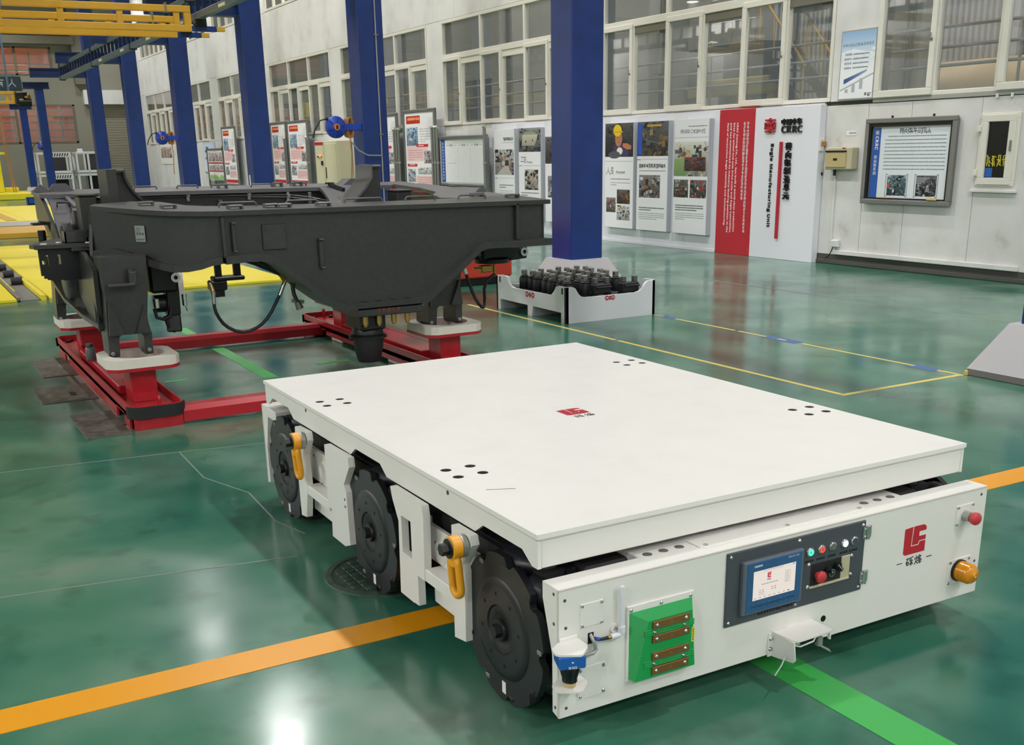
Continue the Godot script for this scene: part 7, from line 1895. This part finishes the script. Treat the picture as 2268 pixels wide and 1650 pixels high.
	for q in [[2.325, 0.462], [2.325, 0.247], [2.372, 0.372], [2.372, 0.295], [2.56, 0.365], [2.56, 0.30]]: screw(p, V(q[0], q[1], f + 0.007), V(0, 0, 1), 0.007)
	obj("display_housing", S().box(V(2.087, 0.264, f + 0.005), V(2.333, 0.441, f + 0.024), 0.004), "hmi_grey", p)
	obj("display_bezel", S().box(V(2.099, 0.27, f + 0.02), V(2.322, 0.436, f + 0.026), 0.002), "hmi_blue", p)
	var im := sheet(256, 144, Color("f4e9df"))
	var r := RandomNumberGenerator.new()
	r.seed = 3
	im.fill_rect(Rect2i(60, 4, 120, 2), Color("a09890")); im.fill_rect(Rect2i(236, 3, 14, 5), Color("50b060"))
	im.fill_rect(Rect2i(8, 11, 240, 1), Color("c8beb4"))
	for q in [[0, 0, 8, 26], [0, 20, 22, 6], [10, 0, 12, 6], [10, 0, 6, 17], [10, 9, 11, 5]]: im.fill_rect(Rect2i(84 + q[0], 18 + q[1], q[2], q[3]), Color("cc2f38"))
	words(im, "砾烽", 84, 48, 10, Color("4a4644"), 0.12)
	lines(im, 50, 70, 100, 1, 4, Color("8a8480"), r, 3)
	for k in 7: lines(im, 192, 32 + k * 9, 24, 1, 4, Color("8a8480"), r, 2); im.fill_rect(Rect2i(222, 31 + k * 9, 3, 5), Color("b0a840"))
	for q in [[36, 98], [36, 108], [36, 118], [110, 94], [110, 104]]: lines(im, q[0], q[1], 18, 1, 4, Color("8a8480"), r, 2); im.fill_rect(Rect2i(q[0] + 24, q[1] - 1, 4, 5), Color("605a58"))
	for k in 8: im.fill_rect(Rect2i(10 + k * 29, 133, 12, 4), Color("b0a8a0") if k < 7 else Color("484040"))
	var sm := mat("screen_print", "101010", 0.2)
	var tx := ImageTexture.create_from_image(im)
	sm.emission_enabled = true; sm.emission = Color.WHITE; sm.emission_operator = BaseMaterial3D.EMISSION_OP_MULTIPLY; sm.emission_texture = tx; sm.emission_energy_multiplier = 0.8
	var sq := S()
	sq.quad(V(2.124, 0.406, f + 0.0265), V(2.296, 0.406, f + 0.0265), V(2.296, 0.31, f + 0.0265), V(2.124, 0.31, f + 0.0265), V(0, 0, 1))
	obj("screen", sq, "screen_print", p)
	var fx := Transform3D(Basis.IDENTITY, V(2.126, 0.422, f + 0.0262))
	txt("bezel_lettering", "SIEMENS", 0.006, "letter_white", p, fx, 0.032, true, 0.0008)
	txt("bezel_lettering", "SIMATIC HMI", 0.005, "board_grey", p, Transform3D(Basis.IDENTITY, V(2.262, 0.427, f + 0.0262)), 0.045, false, 0.0008)
	for k in 8: obj("soft_key", S().box(V(2.118 + k * 0.0225, 0.282, f + 0.025), V(2.136 + k * 0.0225, 0.298, f + 0.0275), 0.001), "hmi_blue", p)
	txt("key_lettering", "F1  F2  F3  F4  F5  F6  F7  F8", 0.005, "sign_teal", p, Transform3D(Basis.IDENTITY, V(2.121, 0.29, f + 0.0278)), 0.172, false, 0.0006)
	var by := 0.4155
	for k in 5:
		var bx: float = [2.371, 2.42, 2.469, 2.521, 2.565][k]
		var ct := V(bx, by, f + 0.007)
		var bt := obj("push_button", S().lathe([Vector2(0.0, 0.006), Vector2(0.0135, 0.006), Vector2(0.0155, 0.004), Vector2(0.0155, 0.0)], Transform3D(Basis(V(1, 0, 0), V(0, 0, 1), V(0, -1, 0)), ct), 20), "steel", p)
		var lens: String = ["glow_green", "glow_red", "dull_steel", "glow_white", "panel_grey"][k]
		obj("button_lamp", S().lathe([Vector2(0.0055 if k < 2 else 0.0, 0.0065), Vector2(0.0055 if k < 2 else 0.0, 0.008), Vector2(0.0105, 0.008), Vector2(0.0105, 0.0065)], Transform3D(Basis(V(1, 0, 0), V(0, 0, 1), V(0, -1, 0)), ct), 20), lens, bt)
		var ls := S()
		for i in 4: raised(ls, char(0x6200 + k * 9 + i), V(bx - 0.018 + i * 0.0095, by - 0.028, f + 0.007), V(0.008, 0, 0), V(0, -0.008, 0), 0.0013, V(0, 0, 0.0005))
		obj("button_lettering", ls, "ink_black", p)
	obj("key_recess", S().box(V(2.381, 0.294, f + 0.006), V(2.512, 0.37, f + 0.0085)), "black_rubber", p)
	obj("recess_cover", S().box(V(2.512, 0.292, f + 0.006), V(2.55, 0.372, f + 0.012), 0.002).box(V(2.378, 0.288, f + 0.006), V(2.55, 0.296, f + 0.014), 0.002), "box_beige", p)
	obj("stop_button", S().lathe([Vector2(0.0, 0.026), Vector2(0.017, 0.025), Vector2(0.02, 0.021), Vector2(0.02, 0.014), Vector2(0.012, 0.012), Vector2(0.012, 0.0)], Transform3D(Basis(V(1, 0, 0), V(0, 0, 1), V(0, -1, 0)), V(2.41, 0.328, f + 0.008)), 24), "red_button", p)
	obj("key_switch", S().cyl(V(2.452, 0.338, f + 0.008), V(2.452, 0.338, f + 0.018), 0.014, 20).cyl(V(2.452, 0.338, f + 0.018), V(2.452, 0.338, f + 0.03), 0.006, 12), "black_metal", p)
	obj("key_ring", S().lathe([Vector2(0.011, 0.0), Vector2(0.011, 0.002), Vector2(0.013, 0.002), Vector2(0.013, 0.0)], Transform3D(Basis(V(1, 0, 0), V(0, 0, 1), V(0, -1, 0)), V(2.462, 0.33, f + 0.02)), 18).box(V(2.449, 0.334, f + 0.018), V(2.455, 0.342, f + 0.034), 0.001), "steel", p)
	obj("rotary_switch", S().cyl(V(2.492, 0.343, f + 0.008), V(2.492, 0.343, f + 0.018), 0.016, 20).bar(V(2.48, 0.355, f + 0.022), V(2.504, 0.331, f + 0.022), 0.012, 0.012, 0.002), "black_metal", p)
	obj("switch_pointer", S().bar(V(2.481, 0.3555, f + 0.0285), V(2.5, 0.335, f + 0.0285), 0.002, 0.001), "letter_white", p)
	var cs := S()
	for i in 13: raised(cs, char(0x6500 + i * 3), V(2.165 + i * 0.0125, 0.257, f + 0.007), V(0.0105, 0, 0), V(0, -0.0115, 0), 0.0016, V(0, 0, 0.0006))
	obj("panel_lettering", cs, "ink_black", p)
	for y in [0.434, 0.277]:
		var h := obj("hinge", S().cyl(V(2.622, y - 0.022, f + 0.012), V(2.622, y + 0.022, f + 0.012), 0.007, 12).box(V(2.602, y - 0.02, f + 0.006), V(2.62, y + 0.02, f + 0.011), 0.001).box(V(2.624, y - 0.02, f), V(2.642, y + 0.02, f + 0.008), 0.001), "steel", t)
		for d in [-0.013, 0.013]:
			screw(h, V(2.61, y + d, f + 0.011), V(0, 0, 1), 0.004)
			screw(h, V(2.635, y + d, f + 0.008), V(0, 0, 1), 0.004)
	# emblems
	var e := S()
	mark(e, V(2.812, 0.406, f), V(0.104, 0, 0), V(0, -0.098, 0), V(0, 0, 0.0012))
	obj("emblem", e, "red_sign", t)
	var l := S()
	raised(l, "砾", V(2.832, 0.296, f), V(0.032, 0, 0), V(0, -0.03, 0), 0.0028, V(0, 0, 0.0012))
	raised(l, "烽", V(2.874, 0.296, f), V(0.032, 0, 0), V(0, -0.03, 0), 0.0028, V(0, 0, 0.0012))
	l.bar(V(2.786, 0.282, f + 0.0006), V(2.812, 0.282, f + 0.0006), 0.0025, 0.0012, 0, V(0, 0, 1)).bar(V(2.93, 0.282, f + 0.0006), V(2.957, 0.282, f + 0.0006), 0.0025, 0.0012, 0, V(0, 0, 1))
	obj("emblem_lettering", l, "ink_black", t)
	var e2 := S()
	mark(e2, V(2.262, 0.62, -3.645), V(0.105, 0, 0), V(0, 0, 0.095), V(0, 0.0008, 0))
	obj("emblem", e2, "red_sign", t)
	var l2 := S()
	raised(l2, "砾", V(2.275, 0.62, -3.535), V(0.036, 0, 0), V(0, 0, 0.034), 0.003, V(0, 0.0008, 0))
	raised(l2, "烽", V(2.325, 0.62, -3.535), V(0.036, 0, 0), V(0, 0, 0.034), 0.003, V(0, 0.0008, 0))
	obj("emblem_lettering", l2, "ink_black", t)
	# stop button and amber lamp at the right
	var up := Basis(V(1, 0, 0), V(0, 0, 1), V(0, -1, 0))
	var sb := plate(t, "stop_plate", 3.06, 3.148, 0.367, 0.442, 0.003, "white_paint", 0.007)
	obj("stop_collar", S().lathe([Vector2(0.0, 0.03), Vector2(0.017, 0.03), Vector2(0.019, 0.0)], Transform3D(up, V(3.104, 0.401, f)), 22), "galvanised", sb)
	obj("stop_button", S().lathe([Vector2(0.0, 0.058), Vector2(0.019, 0.057), Vector2(0.0225, 0.052), Vector2(0.022, 0.04), Vector2(0.014, 0.03)], Transform3D(up, V(3.104, 0.401, f)), 26), "red_button", sb)
	var lp := plate(t, "lamp_plate", 3.047, 3.163, 0.145, 0.242, 0.003, "white_paint", 0.01)
	obj("lamp_base", S().cyl(V(3.104, 0.197, f), V(3.104, 0.197, f + 0.012), 0.04, 24), "black_metal", lp)
	var rb := [Vector2(0.0, 0.07), Vector2(0.006, 0.075), Vector2(0.012, 0.069), Vector2(0.028, 0.066), Vector2(0.035, 0.055)]
	for k in 8:
		rb.append(Vector2(0.0365, 0.052 - k * 0.005)); rb.append(Vector2(0.0352, 0.0495 - k * 0.005))
	rb.append(Vector2(0.038, 0.008))
	obj("amber_lens", S().lathe(rb, Transform3D(up, V(3.104, 0.197, f)), 28), "amber", lp)
	# little sensor bracket under the panel
	var k := Node3D.new()
	k.name = "sensor_bracket"; k.set_meta("base", Vector3.ZERO); k.position = -(t.get_meta("base") as Vector3)
	t.add_child(k, true)
	obj("bracket_top", S().prism(P([2.236, f, 2.408, f, 2.41, -2.225, 2.40, -2.214, 2.26, -2.211, 2.245, -2.218]), "xz", 0.166, 0.172, 0.5), "white_paint", k)
	obj("bracket_side", S().prism(P([f, 0.168, -2.214, 0.168, -2.205, 0.11, -2.212, 0.10, -2.302, 0.085, f, 0.09]), "zy", 2.24, 2.245, 0.5), "white_paint", k)
	obj("bracket_tab", S().box(V(2.395, 0.142, -2.225), V(2.40, 0.168, -2.215)).box(V(2.222, 0.085, f), V(2.242, 0.168, f + 0.004), 0.002), "white_paint", k)
	for y in [0.148, 0.112]: screw(k, V(2.232, y, f + 0.004), V(0, 0, 1), 0.008)
	obj("sensor_body", S().box(V(2.30, 0.135, -2.30), V(2.36, 0.16, -2.23), 0.004), "black_metal", k)
	obj("sensor_lead", S().tube([V(2.26, 0.145, -2.24), V(2.29, 0.135, -2.235), V(2.33, 0.15, -2.22), V(2.35, 0.16, -2.23)], 0.003, 6), "cold_white", k)
	obj("cable_tie", S().tube([V(2.235, 0.115, -2.24), V(2.2, 0.10, -2.22), V(2.155, 0.085, -2.2)], 0.0022, 6), "board_grey", k)
	obj("green_tape", S().box(V(2.352, 0.125, -2.235), V(2.372, 0.155, -2.22), 0.001).bar(V(2.36, 0.128, -2.228), V(2.395, 0.105, -2.21), 0.02, 0.002), "sealed_grey", k)
